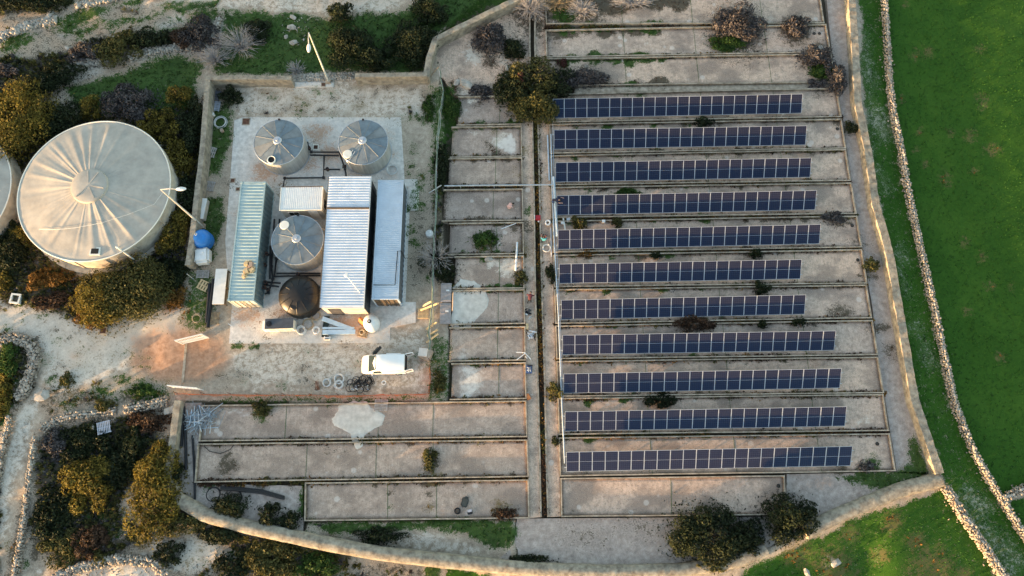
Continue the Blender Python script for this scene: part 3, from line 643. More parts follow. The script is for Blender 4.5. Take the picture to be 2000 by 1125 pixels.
def dry_wall(label, pts, width, h, cap=.25, name='dry_stone_wall', loose=1.0, m=None):
    h *= .8; width *= .9; c = [G(x, y) for x, y in pts]; L = [0]
    for a, b in zip(c[:-1], c[1:]): L.append(L[-1] + (b - a).length)
    tot = L[-1]; o = c[0].copy()
    t = thing(name, label, 'stone wall', o)
    def at(s):
        s = min(max(s, 0), tot - 1e-4); k = max(i for i in range(len(L)) if L[i] <= s); k = min(k, len(c) - 2); f = (s - L[k]) / (L[k + 1] - L[k])
        p = c[k].lerp(c[k + 1], f); d = (c[k + 1] - c[k]); d.z = 0; d.normalize(); return p, Vector((-d.y, d.x, 0)), d
    # packed courses: flat faced stones laid side by side; the middle coping row is one object per stone
    rows = max(3, int(round(width / .21))); pos = []; sz = []; step = max(cap * .86, tot / 280); s = 0; i = 0
    while s < tot:
        for r_ in range(rows):
            for lv in range(2):
                p, nn, d = at(s + random.uniform(-.07, .07) + (step * .5 if (r_ + lv) % 2 else 0)); q = ((r_ + .5) / rows - .5) * width * (1.0 + .12 * (1 - lv)) + random.uniform(-.05, .05)
                edge = abs(q) / (width * .5); z = h * (.45 if lv == 0 else 1.0) - .10 * edge ** 3 + random.uniform(-.05, .03) - (.22 * h if random.random() < .06 else 0)
                p = p + nn * q
                if lv == 1 and r_ == rows // 2:
                    st = mobj('stone', random.choice(STM), t); k = cap * random.uniform(.85, 1.4); st.location = p - o + Vector((0, 0, z)); st.scale = (k * random.uniform(.9, 1.35), k * random.uniform(.8, 1.1), k * .9); st.rotation_euler = (random.gauss(0, .2), random.gauss(0, .2), math.atan2(d.y, d.x) + random.gauss(0, .35))
                else:
                    pos.append((p.x, p.y, p.z + z)); sz.append(cap * random.uniform(.75, 1.3))
        s += step * random.uniform(.85, 1.15)
    for i in range(int(tot * 40 * width)):
        p, nn, d = at(random.uniform(0, tot)); p = p + nn * random.uniform(-.55, .55) * width
        pos.append((p.x, p.y, p.z + h * random.uniform(.1, .95))); sz.append(random.uniform(.09, .2))
    for i in range(int(tot * 2 * loose)):
        p, nn, d = at(random.uniform(0, tot)); p = p + nn * random.choice((-1, 1)) * (width * .5 + abs(random.gauss(0, .25)))
        pos.append((p.x, p.y, p.z + .04)); sz.append(random.uniform(.08, .2))
    V, F_ = stones_np(np.array(pos), np.array(sz), o); tag(mobj('wall_core', npmesh('wall_core', V, F_, m or M_STONE), t), kind='stuff')
    return t
dry_wall('long pale dry stone wall edging the bright green field on the right', [(1722, -15), (1728, 60), (1733, 150), (1740, 220), (1757, 300), (1770, 380), (1790, 470), (1815, 580), (1840, 700), (1860, 790), (1895, 880), (1950, 975), (1985, 1030), (2020, 1085)], .62, .75)
dry_wall('short dry stone wall branching right from the field wall near the corner', [(1956, 972), (1985, 958), (2030, 938)], .72, .75)
dry_wall('sunlit dry stone wall falling from the lower right wall corner', [(1842, 952), (1880, 1012), (1920, 1072), (1970, 1145)], .85, .7)
dry_wall('dry stone wall down the left side beside the pale track', [(72, 856), (66, 900), (53, 1000), (40, 1080), (30, 1140)], .55, .5)
dry_wall('wide tumbled stone wall between the yard gate and the left scrub', [(246, 800), (285, 794), (328, 784)], 1.0, .45, .26, loose=4)
dry_wall('low broken stone wall bending round the corner of the left scrub', [(84, 842), (100, 826), (140, 812), (190, 808), (228, 802)], .8, .32, .26, loose=5)
dry_wall('short dry stone wall at the left edge beyond the pale track', [(24, 815), (14, 860), (0, 930), (-14, 980)], .65, .6)
dry_wall('rough stone bank on the slope above the big tank', [(74, 176), (110, 150), (160, 128), (215, 116)], 1.0, .45, .36, 'stone_bank', 2.0, M_STONE2)
dry_wall('rough stone bank below the dark thicket at top left', [(255, 114), (300, 100), (345, 95), (392, 88)], .9, .4, .36, 'stone_bank', 2.0, M_STONE2)
dry_wall('short stone wall climbing beside the grey bare shrubs', [(430, 40), (420, 70), (408, 100)], .6, .5, .34)
dry_wall('stone bank at the upper left edge of the picture', [(-10, 80), (30, 62), (70, 48), (110, 40)], 1.0, .35, .4, 'stone_bank', 2.0, M_STONE2)
dry_wall('stone bank along the top edge near the dirt track', [(150, 14), (190, 4), (240, -6)], .8, .35, .4, 'stone_bank', 2.0, M_STONE2)
dry_wall('curved heap of stones beside the track at the left edge', [(0, 668), (30, 660), (62, 672), (72, 700), (60, 740), (40, 780)], 1.1, .5, .3, 'stone_bank', 1.5)
dry_wall('sunlit stone bank along the bottom edge at left', [(110, 1128), (160, 1108), (230, 1092), (300, 1096), (330, 1120)], .9, .45, .34, 'stone_bank', 1.5)
dry_wall('broken rubble footing between the two upper wall stretches', [(572, 153), (610, 152), (650, 150), (690, 150)], .9, .22, .3, 'stone_bank', 1.5, M_STONE2)
# loose boulders
for x, y, s, lab in [(573, 35, .9, 'pale boulder on the grass near the top track'), (570, 55, 1.0, 'tall pale boulder below the topmost boulder on the grass'), (575, 87, 1.0, 'flat pale boulder lowest of the group on the green slope'), (560, 75, .6, 'small pale boulder left of the street lamp head'), (98, 33, 1.3, 'big pale boulder on the upper left slope'), (132, 95, .7, 'white stone beside the grey thicket at top left'), (912, 172, 1.6, 'large pale boulder beside the leaning fence corner'), (893, 168, .9, 'smaller pale boulder left of the large one by the fence corner'), (88, 773, 1.7, 'flat pale boulder on the track by the left walls'), (188, 836, .5, 'white stone beside the grey pallet on dark soil'), (345, 800, 1.5, 'orange sunlit boulder at the head of the black pipes'), (1626, 1098, 1.0, 'sunlit reddish boulder on the lower right grass'), (1568, 1117, .9, 'pale boulder at the bottom edge in the green corner'), (990, 140, .8, 'pale stone on the upper apron beside the shrub'), (955, 510, .8, 'pale broken block on the weedy concrete bed')]:
    g_ = G(x, y); me = stone_mesh(sum(map(ord, lab))); bm = bmesh.new(); bm.from_mesh(me); bmesh.ops.subdivide_edges(bm, edges=bm.edges[:], cuts=1, use_grid_fill=True)
    for v in bm.verts: v.co *= random.uniform(.93, 1.07)
    bm.to_mesh(me); bm.free(); me.materials.append(M_STONE2)
    o = mobj('boulder', me); o.location = (g_.x, g_.y, max(g_.z, -.02) + s * .12); o.scale = (s, s * random.uniform(.6, .9), s * .5); o.rotation_euler = (0, 0, random.uniform(0, 3)); tag(o, lab, 'boulder', 'loose boulders')
# ---------------------------------------------------------------- solar rows
M_ALU = mat('panel_frame_aluminium', (.50, .53, .57), .38, .55, .05, 4)
M_STEEL = mat('galvanised_steel', (.50, .53, .56), .45, .6, .12, 6)
g = NG('solar_cells'); ob = g.vec('obj'); sx = g.n('ShaderNodeSeparateXYZ'); g.l(ob, sx.inputs[0])
def cell_line(o, pitch, wd, off=0.0):
    f = g.math('FRACT', g.math('ADD', g.math('DIVIDE', o, pitch), off + 100.5)); return g.math('LESS_THAN', g.math('ABSOLUTE', g.math('SUBTRACT', f, .5)), wd)
lines = g.math('MAXIMUM', cell_line(sx.outputs[0], .1815, .045), cell_line(sx.outputs[1], .0915 * 2, .04))
info = g.n('ShaderNodeObjectInfo')
cb = g.mix(info.outputs['Random'], (.006, .007, .013), (.009, .009, .016))
cb = g.mix(g.math('MULTIPLY', g.noise(g.vec(), 1.2, 4), .10), cb, (.10, .085, .075))
g.l(g.mix(lines, cb, (.040, .048, .065)), g.b.inputs['Base Color']); g.b.inputs['Roughness'].default_value = .22; g.b.inputs['IOR'].default_value = 1.5
g.b.inputs['Specular IOR Level'].default_value = .5; g.b.inputs['Specular Tint'].default_value = (.12, .42, 1.0, 1)
g.b.inputs['Sheen Weight'].default_value = 1.0; g.b.inputs['Sheen Roughness'].default_value = .25; g.b.inputs['Sheen Tint'].default_value = (1.0, .62, .42, 1)
M_CELL = g.m
MW, ML, PITCH, PT = 1.134, 1.88, 1.152, R(30)
mb = MB()
for s in (-1, 1):
    mb.box((s * (MW / 2 - .0125), ML / 2, 0), (.025, ML, .035)); mb.box((0, ML / 2 + s * (ML / 2 - .0125), 0), (MW - .05, .025, .035))
mb.box((0, ML / 2, .004), (MW - .05, .014, .028))
ME_FRAME = mb.mesh('module_frame', M_ALU)
mb = MB(); mb.add([(-MW / 2 + .03, .03, .010), (MW / 2 - .03, .03, .010), (MW / 2 - .03, ML - .03, .010), (-MW / 2 + .03, ML - .03, .010), (-MW / 2 + .03, .03, -.012), (MW / 2 - .03, .03, -.012), (MW / 2 - .03, ML - .03, -.012), (-MW / 2 + .03, ML - .03, -.012)], [(0, 1, 2, 3), (7, 6, 5, 4)])
ME_GLASS = mb.mesh('cell_glass', M_CELL)
ROWS = [(1080, 231, 1565, 221, 22), (1082, 291.5, 1573, 283, 22), (1085, 355.5, 1582, 346, 22), (1087.5, 420, 1592, 409.5, 22), (1089.5, 487, 1600, 476, 22), (1092, 553.5, 1563, 544.5, 20), (1096, 624, 1571, 613.5, 20), (1098.5, 692.5, 1629, 684, 22), (1100.5, 768, 1640, 757.5, 22), (1103, 842, 1650, 832, 22), (1106, 921, 1661, 909.5, 22)]
Z0 = .42
for k, (xa, ya, xb, yb, n) in enumerate(ROWS):
    a, b = P(xa, ya, Z0), P(xb, yb, Z0); d = b - a; rz = math.atan2(d.y, d.x); pitch = d.length / n
    lab = ('lowest row of dark blue solar panels, nearest the bottom' if k == 10 else ('topmost row of dark blue solar panels, all in shade' if k == 0 else '%s row of dark blue solar panels counted from the top' % ORD[k]))
    t = thing('solar_panel_row', lab, 'solar panels', (a.x, a.y, 0), rz, 'rows of solar panels')
    ct, st = math.cos(PT), math.sin(PT)
    for i in range(n):
        f = mobj('solar_module', ME_FRAME, t); f.location = ((i + .5) * pitch, 0, Z0 + random.uniform(-.004, .004)); f.rotation_euler = (PT + random.uniform(-.006, .006), random.uniform(-.004, .004), 0); f.scale = (pitch / PITCH, 1, 1)
        c = mobj('cell_glass', ME_GLASS, f)
    for q in (.42, 1.46):
        mb = MB(); Lr = d.length + .36
        mb.box((0, 0, 0), (Lr, .05, .06), M=Matrix.Rotation(PT, 4, 'X')); o = mb.obj('mounting_rail', M_STEEL, t); o.location = (d.length / 2, q * ct, Z0 + q * st - .055)
    npost = int(n / 2.6)
    for i in range(npost):
        x = .5 + (d.length - 1.0) * i / (npost - 1)
        for q in (.42, 1.46):
            zt = Z0 + q * st - .09; mb = MB(); mb.box((0, 0, zt / 2), (.06, .05, zt)); mb.box((0, 0, .012), (.2, .16, .022)); o = mb.obj('leg', M_STEEL, t); o.location = (x, q * ct, 0)
        mb = MB(); mb.tube([(x + .05, .42 * ct, .1), (x + .05, 1.46 * ct, Z0 + 1.46 * st - .15)], .02, 4); mb.obj('brace', M_STEEL, t)

# ---------------------------------------------------------------- cable trays and conduits
def rail(name, label, pts, r, m, cat, zs=None, n=6, group=None, posts=0):
    c = [P(x, y, z) for x, y, z in pts]; o = c[0].copy(); o.z = 0
    if not posts:
        mb = MB(); mb.tube([p - o for p in c], r, n); ob = mb.obj(name, m); ob.location = o; return tag(ob, label, cat, group)
    t = thing(name, label, cat, o, 0, group); mb = MB(); mb.tube([p - o for p in c], r, n); mb.obj('pipe_run', m, t)
    for a, b in zip(c[:-1], c[1:]):
        k = max(1, int((b - a).length / posts))
        for i in range(k):
            p = a.lerp(b, (i + .5) / k) - o; mb = MB(); mb.box((p.x, p.y, p.z / 2), (.07, .07, max(.05, p.z))); mb.obj('bracket', M_STEEL, t)
    return t
M_TRAY = mat('grey_blue_tray', (.46, .55, .64), .45, .3, .1, 3)
M_PVC = mat('pale_pvc', (.60, .65, .70), .4, 0, .08, 3)
M_BLACK = mat('black_plastic', (.012, .012, .014), .45, 0, .3, 4)
M_BPIPE = mat('black_pipe_paint', (.014, .013, .014), .4, .0, .3, 5)
t = rail('cable_conduit', 'long grey conduit running down the left ends of the solar rows', [(1076, 262, .5), (1078, 360, .5), (1083, 480, .5), (1091, 620, .5), (1097, 780, .5), (1103, 905, .5)], .06, M_TRAY, 'conduit', posts=2.4)
rail('cable_conduit', 'thin pale cable run beside the long conduit', [(1079, 215, .42), (1081, 300, .42), (1087, 480, .42), (1094, 620, .42), (1100, 780, .42)], .03, M_ALU, 'conduit')
t = rail('cable_tray', 'grey blue cable tray beside the fourth solar row', [(1081, 345, .6), (1088, 462, .6)], .12, M_TRAY, 'cable tray', posts=1.5, n=4)
rail('pipe_bundle', 'pale straight pipe lying on the walkway near the second solar row', [(1069.5, 264, .1), (1073, 352, .1)], .085, M_TRAY, 'pipe')
t = rail('crossing_conduit', 'long grey conduit crossing the channel from the fence to the solar rows', [(868, 363, .75), (930, 362, .75), (1000, 361.5, .75), (1081, 361, .75)], .07, M_STEEL, 'conduit', posts=3.0)
rail('loose_channel', 'pale steel channel lying across two small beds', [(1010, 473, .28), (1007, 529, .28)], .09, M_PVC, 'steel channel', n=4)
rail('loose_plank', 'thin white batten lying diagonally on the weedy bed', [(979, 447, .1), (1008, 436, .24)], .04, M_PVC, 'batten', n=4)
rail('thin_pipe', 'thin pale pipe lying on the right walkway past the hose coil', [(1076, 445, .06), (1077, 502, .06)], .05, M_PVC, 'pipe', n=5)

# ---------------------------------------------------------------- round tanks
M_ZINC = None
def zinc():
    g = NG('galvanised_tank_wall'); v = g.vec('obj')
    s = g.noise(g.vec('obj', (6, 6, .35)), 1.0, 4); n = g.noise(v, 1.1, 5, .65); n2 = g.noise(v, 9, 3)
    c = g.mix(.5, g.ramp(n, [(.3, (.36, .36, .34)), (.7, (.54, .53, .50))]), g.ramp(s, [(.35, (.32, .31, .28)), (.65, (.56, .56, .54))]))
    g.l(c, g.b.inputs['Base Color']); g.b.inputs['Roughness'].default_value = .55; g.b.inputs['Metallic'].default_value = .35; g.bump(n2, .006); return g.m
M_ZINC = zinc()
M_ZROOF = mat('tank_roof_sheet', (.155, .195, .22), .6, .1, .14, 1.6, c2=(.12, .15, .172))
M_ZROOF2 = mat('tank_roof_sheet_worn', (.21, .225, .225), .55, .2, .14, 1.4, c2=(.16, .17, .17))
M_WHITE = mat('white_paint', (.74, .73, .70), .45, 0, .06, 2)
M_CREAM = mat('cream_plastic', (.72, .70, .62), .5, 0, .06, 2)
M_DARK = mat('dark_opening', (.008, .008, .008), .8, 0, .2, 4)
def steel_tank(label, x0, x1, y0, y1, h, hatch=None, hatch_open=False, extra=None):
    c = P((x0 + x1) / 2, (y0 + y1) / 2, h); r = (P(x1, (y0 + y1) / 2, h) - P(x0, (y0 + y1) / 2, h)).length / 2
    t = thing('steel_tank', label, 'water tank', (c.x, c.y, .03), 0, 'small galvanised tanks')
    n = 60; mb = MB(); prof = [(r, 0)]
    for k in range(1, 13):
        z = h * k / 12; prof += [(r + .012, z - h / 24), (r, z - .005)]
    prof[-1] = (r, h - .03); mb.lathe(prof, n); o = mb.obj('wall', M_ZINC, t); autosmooth(o, 30)
    mb = MB(); mb.ring((0, 0, h - .03), r + .03, .035, n, 6); mb.obj('rim', M_STEEL, t)
    mb = MB(); mb.ring((0, 0, .03), r + .05, .05, n, 6); mb.obj('base_ring', M_STEEL, t)
    rise = r * .16; ns = 12
    for k in range(ns):
        a0, a1 = 2 * math.pi * k / ns + .26, 2 * math.pi * (k + 1) / ns + .26; mb = MB(); m = 6; vs = []
        for i in range(m + 1):
            a = a0 + (a1 - a0) * i / m
            for rr in (.18, r * .5, r + .03): vs.append((rr * math.cos(a), rr * math.sin(a), h + rise * (1 - rr / r) - .015))
        mb.add(vs, [(3 * i + j, 3 * i + j + 1, 3 * i + j + 4, 3 * i + j + 3) for i in range(m) for j in range(2)]); mb.obj('roof_panel', M_ZROOF if k % 3 else M_ZROOF2, t)
        mb = MB(); mb.tube([(.2 * math.cos(a0), .2 * math.sin(a0), h + rise - .01), (r * math.cos(a0), r * math.sin(a0), h - .005)], .014, 4); mb.obj('roof_rib', M_ZROOF2, t)
    mb = MB(); mb.cyl((0, 0, h + rise * .9), .42, .05, 20, .38); v_ = mb.obj('roof_vent', M_STEEL, t)
    mb = MB(); mb.cyl((0, 0, h + rise * .9 + .05), .16, .16, 14, .12); mb.obj('vent_cap', M_ALU, v_)
    if hatch:
        p = P(*hatch, h + rise * .45) - Vector((c.x, c.y, 0)); rr = math.hypot(p.x, p.y); z = h + rise * (1 - rr / r)
        mb = MB(); mb.cyl((p.x, p.y, z - .05), .40, .16, 24, .38, cap=not hatch_open)
        ho = mb.obj('hatch', M_CREAM, t)
        if hatch_open:
            mb = MB(); mb.ring((p.x, p.y, z + .11), .36, .05, 24, 6); mb.obj('hatch_rim', M_CREAM, ho); mb = MB(); mb.cyl((p.x, p.y, z + .07), .34, .01, 24); mb.obj('opening', M_DARK, ho)
        else:
            mb = MB(); mb.cyl((p.x, p.y, z + .11), .44, .05, 24, .40); mb.obj('hatch_lid', M_CREAM, ho)
    if extra: extra(t, c, r, h)
    mb = MB()
    a = R(93); mb.box((r * math.cos(a), (r + .02) * math.sin(a), h + .06), (.18, .12, .16)); mb.obj('level_gauge', M_BLACK, t)
    return t
def ladder(t, c, r, h):
    a0, a1 = R(-128), R(-122)
    for q in (-.13, .13):
        mb = MB(); a = R(-125); n = Vector((-math.sin(a), math.cos(a), 0)) * q; e = Vector((math.cos(a), math.sin(a), 0))
        mb.tube([e * (r + .1) + n, e * (r + .1) + n + Vector((0, 0, h)), e * (r * .55) + n + Vector((0, 0, h + .28))], .03, 5); mb.obj('ladder_rail', M_ALU, t)
    for k in range(8):
        a = R(-125); n = Vector((-math.sin(a), math.cos(a), 0)); e = Vector((math.cos(a), math.sin(a), 0)); z = Vector((0, 0, .2 + k * .3))
        mb = MB(); mb.tube([e * (r + .1) - n * .13 + z, e * (r + .1) + n * .13 + z], .02, 4); mb.obj('rung', M_ALU, t)
steel_tank('left galvanised tank with an open round hatch in its conical roof', 496, 592, 234, 321, 2.35, (530, 312), True)
steel_tank('right galvanised tank with a cream hatch lid and ladder', 661.5, 757, 233.5, 321.5, 2.35, (679, 301), False, ladder)
steel_tank('lower galvanised tank squeezed between the container and the double building', 531, 631, 421.5, 515, 2.35, (556, 440), False)
# small bits next to tanks
# black tank
c = P(584.5, 577, 1.5); r = (P(625.5, 577, 1.5) - P(544, 577, 1.5)).length / 2
t = thing('black_tank', 'domed black plastic tank below the lower galvanised tank', 'water tank', (c.x, c.y, .03))
mb = MB(); mb.lathe([(r * .97, 0), (r, .12), (r * .99, .5), (r, .9), (r * .99, 1.3), (r * .985, 1.5), (r * .93, 1.66), (r * .7, 1.95), (r * .4, 2.14), (r * .14, 2.2), (0, 2.21)], 48); o = mb.obj('shell', mat('black_tank_plastic', (.012, .011, .010), .42, 0, .2, 3), t); autosmooth(o, 50)
for k in range(12):
    a = 2 * math.pi * k / 12; mb = MB(); mb.tube([(r * q * math.cos(a), r * q * math.sin(a), z) for q, z in ((.95, 1.63), (.7, 1.97), (.42, 2.15))], .035, 5); mb.obj('dome_rib', MATS['black_tank_plastic'], t)
mb = MB(); mb.cyl((-.25, -1.15, 1.78), .34, .2, 20, .32); hh = mb.obj('hatch', M_BLACK, t)
mb = MB(); mb.cyl((-.25, -1.15, 1.98), .36, .05, 20, .3); mb.obj('hatch_lid', MATS['black_tank_plastic'], hh)

# big membrane tank
M_MEMB = mat('tank_membrane', (.40, .365, .31), .66, 0, .12, .9, .006, c2=(.32, .295, .255))
M_CTANK = mat('tank_concrete_wall', (.44, .40, .33), .85, 0, .22, 1.1, .015, c2=(.29, .255, .21))
def big_tank(label, cx, cy, h, rpx, detail=True):
    c = P(cx, cy, h); r = (P(cx + rpx, cy, h) - P(cx, cy, h)).length
    t = thing('covered_tank', label, 'water tank', (c.x, c.y, hz(c.x, c.y) - .2 if not detail else 0), 0, 'big membrane covered tanks')
    mb = MB(); mb.lathe([(r, -.5), (r, h - .25), (r + .05, h - .24), (r + .05, h - .02)], 96); o = mb.obj('wall', M_CTANK, t); autosmooth(o, 30)
    mb = MB(); mb.lathe([(r + .55, -.5), (r + .55, .12), (r + .02, .16)], 72); o = mb.obj('footing', M_CTANK, t)
    for a in (R(-98), R(-52), R(-25), R(-140), R(-75)):
        mb = MB(); mb.box(((r + .03) * math.cos(a), (r + .03) * math.sin(a), h / 2 - .2), (.1, .16, h - .3), a); mb.obj('pilaster', M_CTANK, t)
    na, nr = 288, 26; ang = np.arange(na) * 2 * np.pi / na
    # slack membrane: radial folds, deeper towards the middle of the span
    fold = np.zeros(na)
    for j in range(34):
        a0 = RNG.uniform(0, 2 * np.pi); wd = RNG.uniform(.018, .065); amp = RNG.uniform(.2, .8)
        d_ = (ang - a0 + np.pi) % (2 * np.pi) - np.pi; fold += amp * np.exp(-(d_ / wd) ** 2) - .55 * amp * np.exp(-((np.abs(d_) - wd * 1.7) / wd) ** 2)
    rs = np.linspace(.09, 1.0, nr); V = []
    for rr in rs:
        shape = np.clip((rr - .09) / .22, 0, 1) * np.clip((1.0 - rr) / .16, 0, 1) ** .7 * (1 - .45 * rr)
        wob = (vnoise(np.cos(ang) * rr * r + 50, np.sin(ang) * rr * r + 50, 1.5, 4) - .5) * .10 * min(1, (1 - rr) * 9) + .05 * math.exp(-((rr - .945) / .02) ** 2) * vnoise(ang * 6, ang * 0, 1.0, 9)
        z = h + .95 * (1 - rr) + fold * .085 * shape * rr ** .5 + wob
        V.append(np.stack([rr * r * np.cos(ang), rr * r * np.sin(ang), z], -1))
    V = np.concatenate(V); ii = np.arange(nr * na).reshape(nr, na); j2 = np.roll(ii, -1, 1)
    F_ = np.stack([ii[:-1], j2[:-1], j2[1:], ii[1:]], -1).reshape(-1, 4)[:, ::-1]
    me = npmesh('membrane_roof', V, F_, M_MEMB); me.polygons.foreach_set('use_smooth', [True] * len(me.polygons)); mobj('membrane_roof', me, t)
    mb = MB(); mb.ring((0, 0, h), r + .03, .06, 120, 6); mb.obj('rim', M_CREAM, t)
    mb = MB(); mb.lathe([(1.75, h + .66), (1.68, h + .92), (1.5, h + .98), (.8, h + .99), (0, h + 1.02)], 40); o = mb.obj('roof_cap', M_MEMB, t); autosmooth(o, 40)
    for a in (R(60), R(100), R(230), R(300), R(350)):
        mb = MB(); mb.box((.85 * math.cos(a), .85 * math.sin(a), h + 1.0), (1.3, .10, .06), a); mb.obj('cap_fold', M_MEMB, o)
    if detail:
        p = P(186, 491, h + .1) - Vector((c.x, c.y, 0)); mb = MB(); mb.box((p.x, p.y, h + .09), (.95, .75, .16)); ho = mb.obj('roof_hatch', M_CREAM, t); mb = MB(); mb.box((p.x, p.y, h + .18), (.68, .5, .03)); mb.obj('opening', M_DARK, ho)
        p = P(228, 483, h + .2) - Vector((c.x, c.y, 0)); q = P(262, 507, 1.2) - Vector((c.x, c.y, 0)); mb = MB(); mb.tube([(p.x, p.y, h + .05), (p.x, p.y, h + .3), (p.x + .2, p.y - .1, h + .32), tuple(q)], .07, 6); mb.obj('overflow_pipe', M_CREAM, t)
        pts = []
        for k, (x, y) in enumerate([(75, 447), (110, 449), (150, 446), (200, 437), (250, 420), (300, 398), (318, 372)]):
            q = P(x, y, h + .35) - Vector((c.x, c.y, 0)); rr = min(1, math.hypot(q.x, q.y) / r); pts.append((q.x, q.y, h + .12 + .95 * (1 - rr)))
        mb = MB(); mb.tube(pts, .014, 4); mb.obj('roof_cable', M_WHITE, t)
    return t
big_tank('huge round tank with a wrinkled pale membrane roof at left', 184, 370, 2.4, 147)
big_tank('second huge round tank cut off by the left edge of the picture', -135, 372, 2.4, 147, False)

# ---------------------------------------------------------------- containers and buildings
def rect_from(px4, h):
    c = [P(x, y, h) for x, y in px4]; cen = sum(c, Vector()) / 4; cen.z = 0
    dx = ((c[1] - c[0]) + (c[2] - c[3])) / 2; dy = ((c[0] - c[3]) + (c[1] - c[2])) / 2
    ang = (math.atan2(dx.y, dx.x) + math.atan2(dy.y, dy.x) - math.pi / 2) / 2
    return cen, dx.length, dy.length, ang
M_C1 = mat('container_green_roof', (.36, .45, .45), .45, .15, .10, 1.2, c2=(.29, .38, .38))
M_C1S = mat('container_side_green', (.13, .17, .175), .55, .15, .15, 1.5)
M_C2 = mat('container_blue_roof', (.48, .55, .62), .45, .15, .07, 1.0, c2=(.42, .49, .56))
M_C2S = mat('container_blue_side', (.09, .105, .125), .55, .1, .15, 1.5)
M_CDOOR = mat('container_door', (.60, .56, .47), .55, 0, .14, 2)
M_SHEET = mat('corrugated_sheet', (.60, .64, .70), .4, .2, .08, 1.1, c2=(.52, .57, .63))
M_BWALL = mat('building_wall', (.46, .43, .38), .75, 0, .12, 1.2)
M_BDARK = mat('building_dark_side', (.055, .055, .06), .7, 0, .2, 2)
M_BROWN = mat('brown_bar', (.10, .075, .05), .7, 0, .2, 4)
def corrugated(W, L, h, along, pitch, amp, name, m, t, z, x0=None, x1=None, flat=.5):
    """sheet W(x) by L(y); ribs run across x ('x') or along y ('y')"""
    mb = MB(); n = int((L if along == 'x' else W) / pitch); prev = None
    span = L if along == 'x' else W
    prof = []
    for k in range(n):
        s = -span / 2 + span * k / n; p = span / n; prof += [(s, 0), (s + p * .52, 0), (s + p * .64, amp), (s + p * .86, amp)]
    prof.append((span / 2, 0))
    vs = []
    for s, a in prof:
        vs += [(-W / 2, s, z + a), (W / 2, s, z + a)] if along == 'x' else [(s, L / 2, z + a), (s, -L / 2, z + a)]
    mb.add(vs, [(2 * k, 2 * k + 1, 2 * k + 3, 2 * k + 2) for k in range(len(prof) - 1)])
    return mb.obj(name, m, t)
def side_ribs(t, W, L, h, m, sides='LR', pitch=.5, front=None):
    for s, sg in (('L', -1), ('R', 1)):
        if s not in sides: continue
        mb = MB(); n = int(L / pitch); vs = []; pr = []
        for k in range(n):
            y = -L / 2 + .08 + (L - .16) * k / n; p = (L - .16) / n; pr += [(y, 0), (y + p * .35, 0), (y + p * .5, .045), (y + p * .85, .045)]
        pr.append((L / 2 - .08, 0))
        for y, a in pr: vs += [(sg * (W / 2 - .05 + a), y, .14), (sg * (W / 2 - .05 + a), y, h - .1)]
        mb.add(vs, [(2 * k, 2 * k + 1, 2 * k + 3, 2 * k + 2) for k in range(len(pr) - 1)]); mb.obj('side_panel', m, t)
def frame(t, W, L, h, m, bot=.14):
    for sx_ in (-1, 1):
        mb = MB(); mb.box((sx_ * (W / 2 - .06), 0, h - .05), (.12, L - .26, .10)); mb.obj('top_rail', m, t)
        mb = MB(); mb.box((sx_ * (W / 2 - .06), 0, .07 + .01), (.12, L - .26, .14)); mb.obj('bottom_rail', m, t)
        for sy in (-1, 1):
            mb = MB(); mb.box((sx_ * (W / 2 - .07), sy * (L / 2 - .07), h / 2 + .005), (.15, .15, h - .01)); o = mb.obj('corner_post', m, t)
            mb = MB(); mb.box((sx_ * (W / 2 - .08), sy * (L / 2 - .08), h + .02), (.19, .17, .09)); mb.obj('corner_casting', m, o)
    for sy in (-1, 1):
        mb = MB(); mb.box((0, sy * (L / 2 - .06), h - .05), (W - .3, .12, .10)); mb.obj('end_rail', m, t)
def container(name, label, px4, h, mroof, mside, mframe, mdoor, pitch=.3):
    cen, W, L, ang = rect_from(px4, h); t = thing(name, label, 'container', (cen.x, cen.y, .03), ang); h2 = h - .03
    corrugated(W - .22, L - .2, h2, 'x', pitch, .03, 'roof', mroof, t, h2 - .05)
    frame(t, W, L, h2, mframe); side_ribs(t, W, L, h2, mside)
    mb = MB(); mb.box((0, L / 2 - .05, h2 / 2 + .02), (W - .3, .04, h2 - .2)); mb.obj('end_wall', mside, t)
    for s in (-1, 1):
        mb = MB(); mb.box((s * (W / 4 - .03), -L / 2 + .05, h2 / 2 + .03), (W / 2 - .16, .05, h2 - .24)); d = mb.obj('door', mdoor, t)
        for q in (.18, .62):
            mb = MB(); mb.tube([(s * W / 2 * q * .9, -L / 2 - .01, .15), (s * W / 2 * q * .9, -L / 2 - .01, h2 - .15)], .025, 5); mb.obj('lock_bar', M_BROWN, d)
        for q in (.3, .55, .8):
            mb = MB(); mb.box((s * (W / 4 - .03), -L / 2 + .018, h2 * q), (W / 2 - .22, .02, .09)); mb.obj('door_rib', mdoor, d)
    return t, cen, W, L, ang, h2
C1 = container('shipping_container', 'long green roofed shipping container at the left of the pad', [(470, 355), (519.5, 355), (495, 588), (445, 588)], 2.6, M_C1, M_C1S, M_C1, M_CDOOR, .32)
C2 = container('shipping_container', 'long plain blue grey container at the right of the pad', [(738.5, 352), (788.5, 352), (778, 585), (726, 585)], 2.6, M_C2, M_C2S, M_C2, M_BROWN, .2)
# pipe on the right container
t, cen, W, L, ang, h2 = C2
mb = MB(); mb.tube([(-W / 2 + .1, -L / 2 + 1.35, h2 + .1), (W / 2 - .35, -L / 2 + 1.35, h2 + .1), (W / 2 - .25, -L / 2 + 4.6, h2 + .1), (W / 2 + .1, -L / 2 + 4.6, h2 + .08), (W / 2 + .12, -L / 2 + 4.6, .3)], .04, 6); mb.obj('roof_pipe', M_BLACK, t)
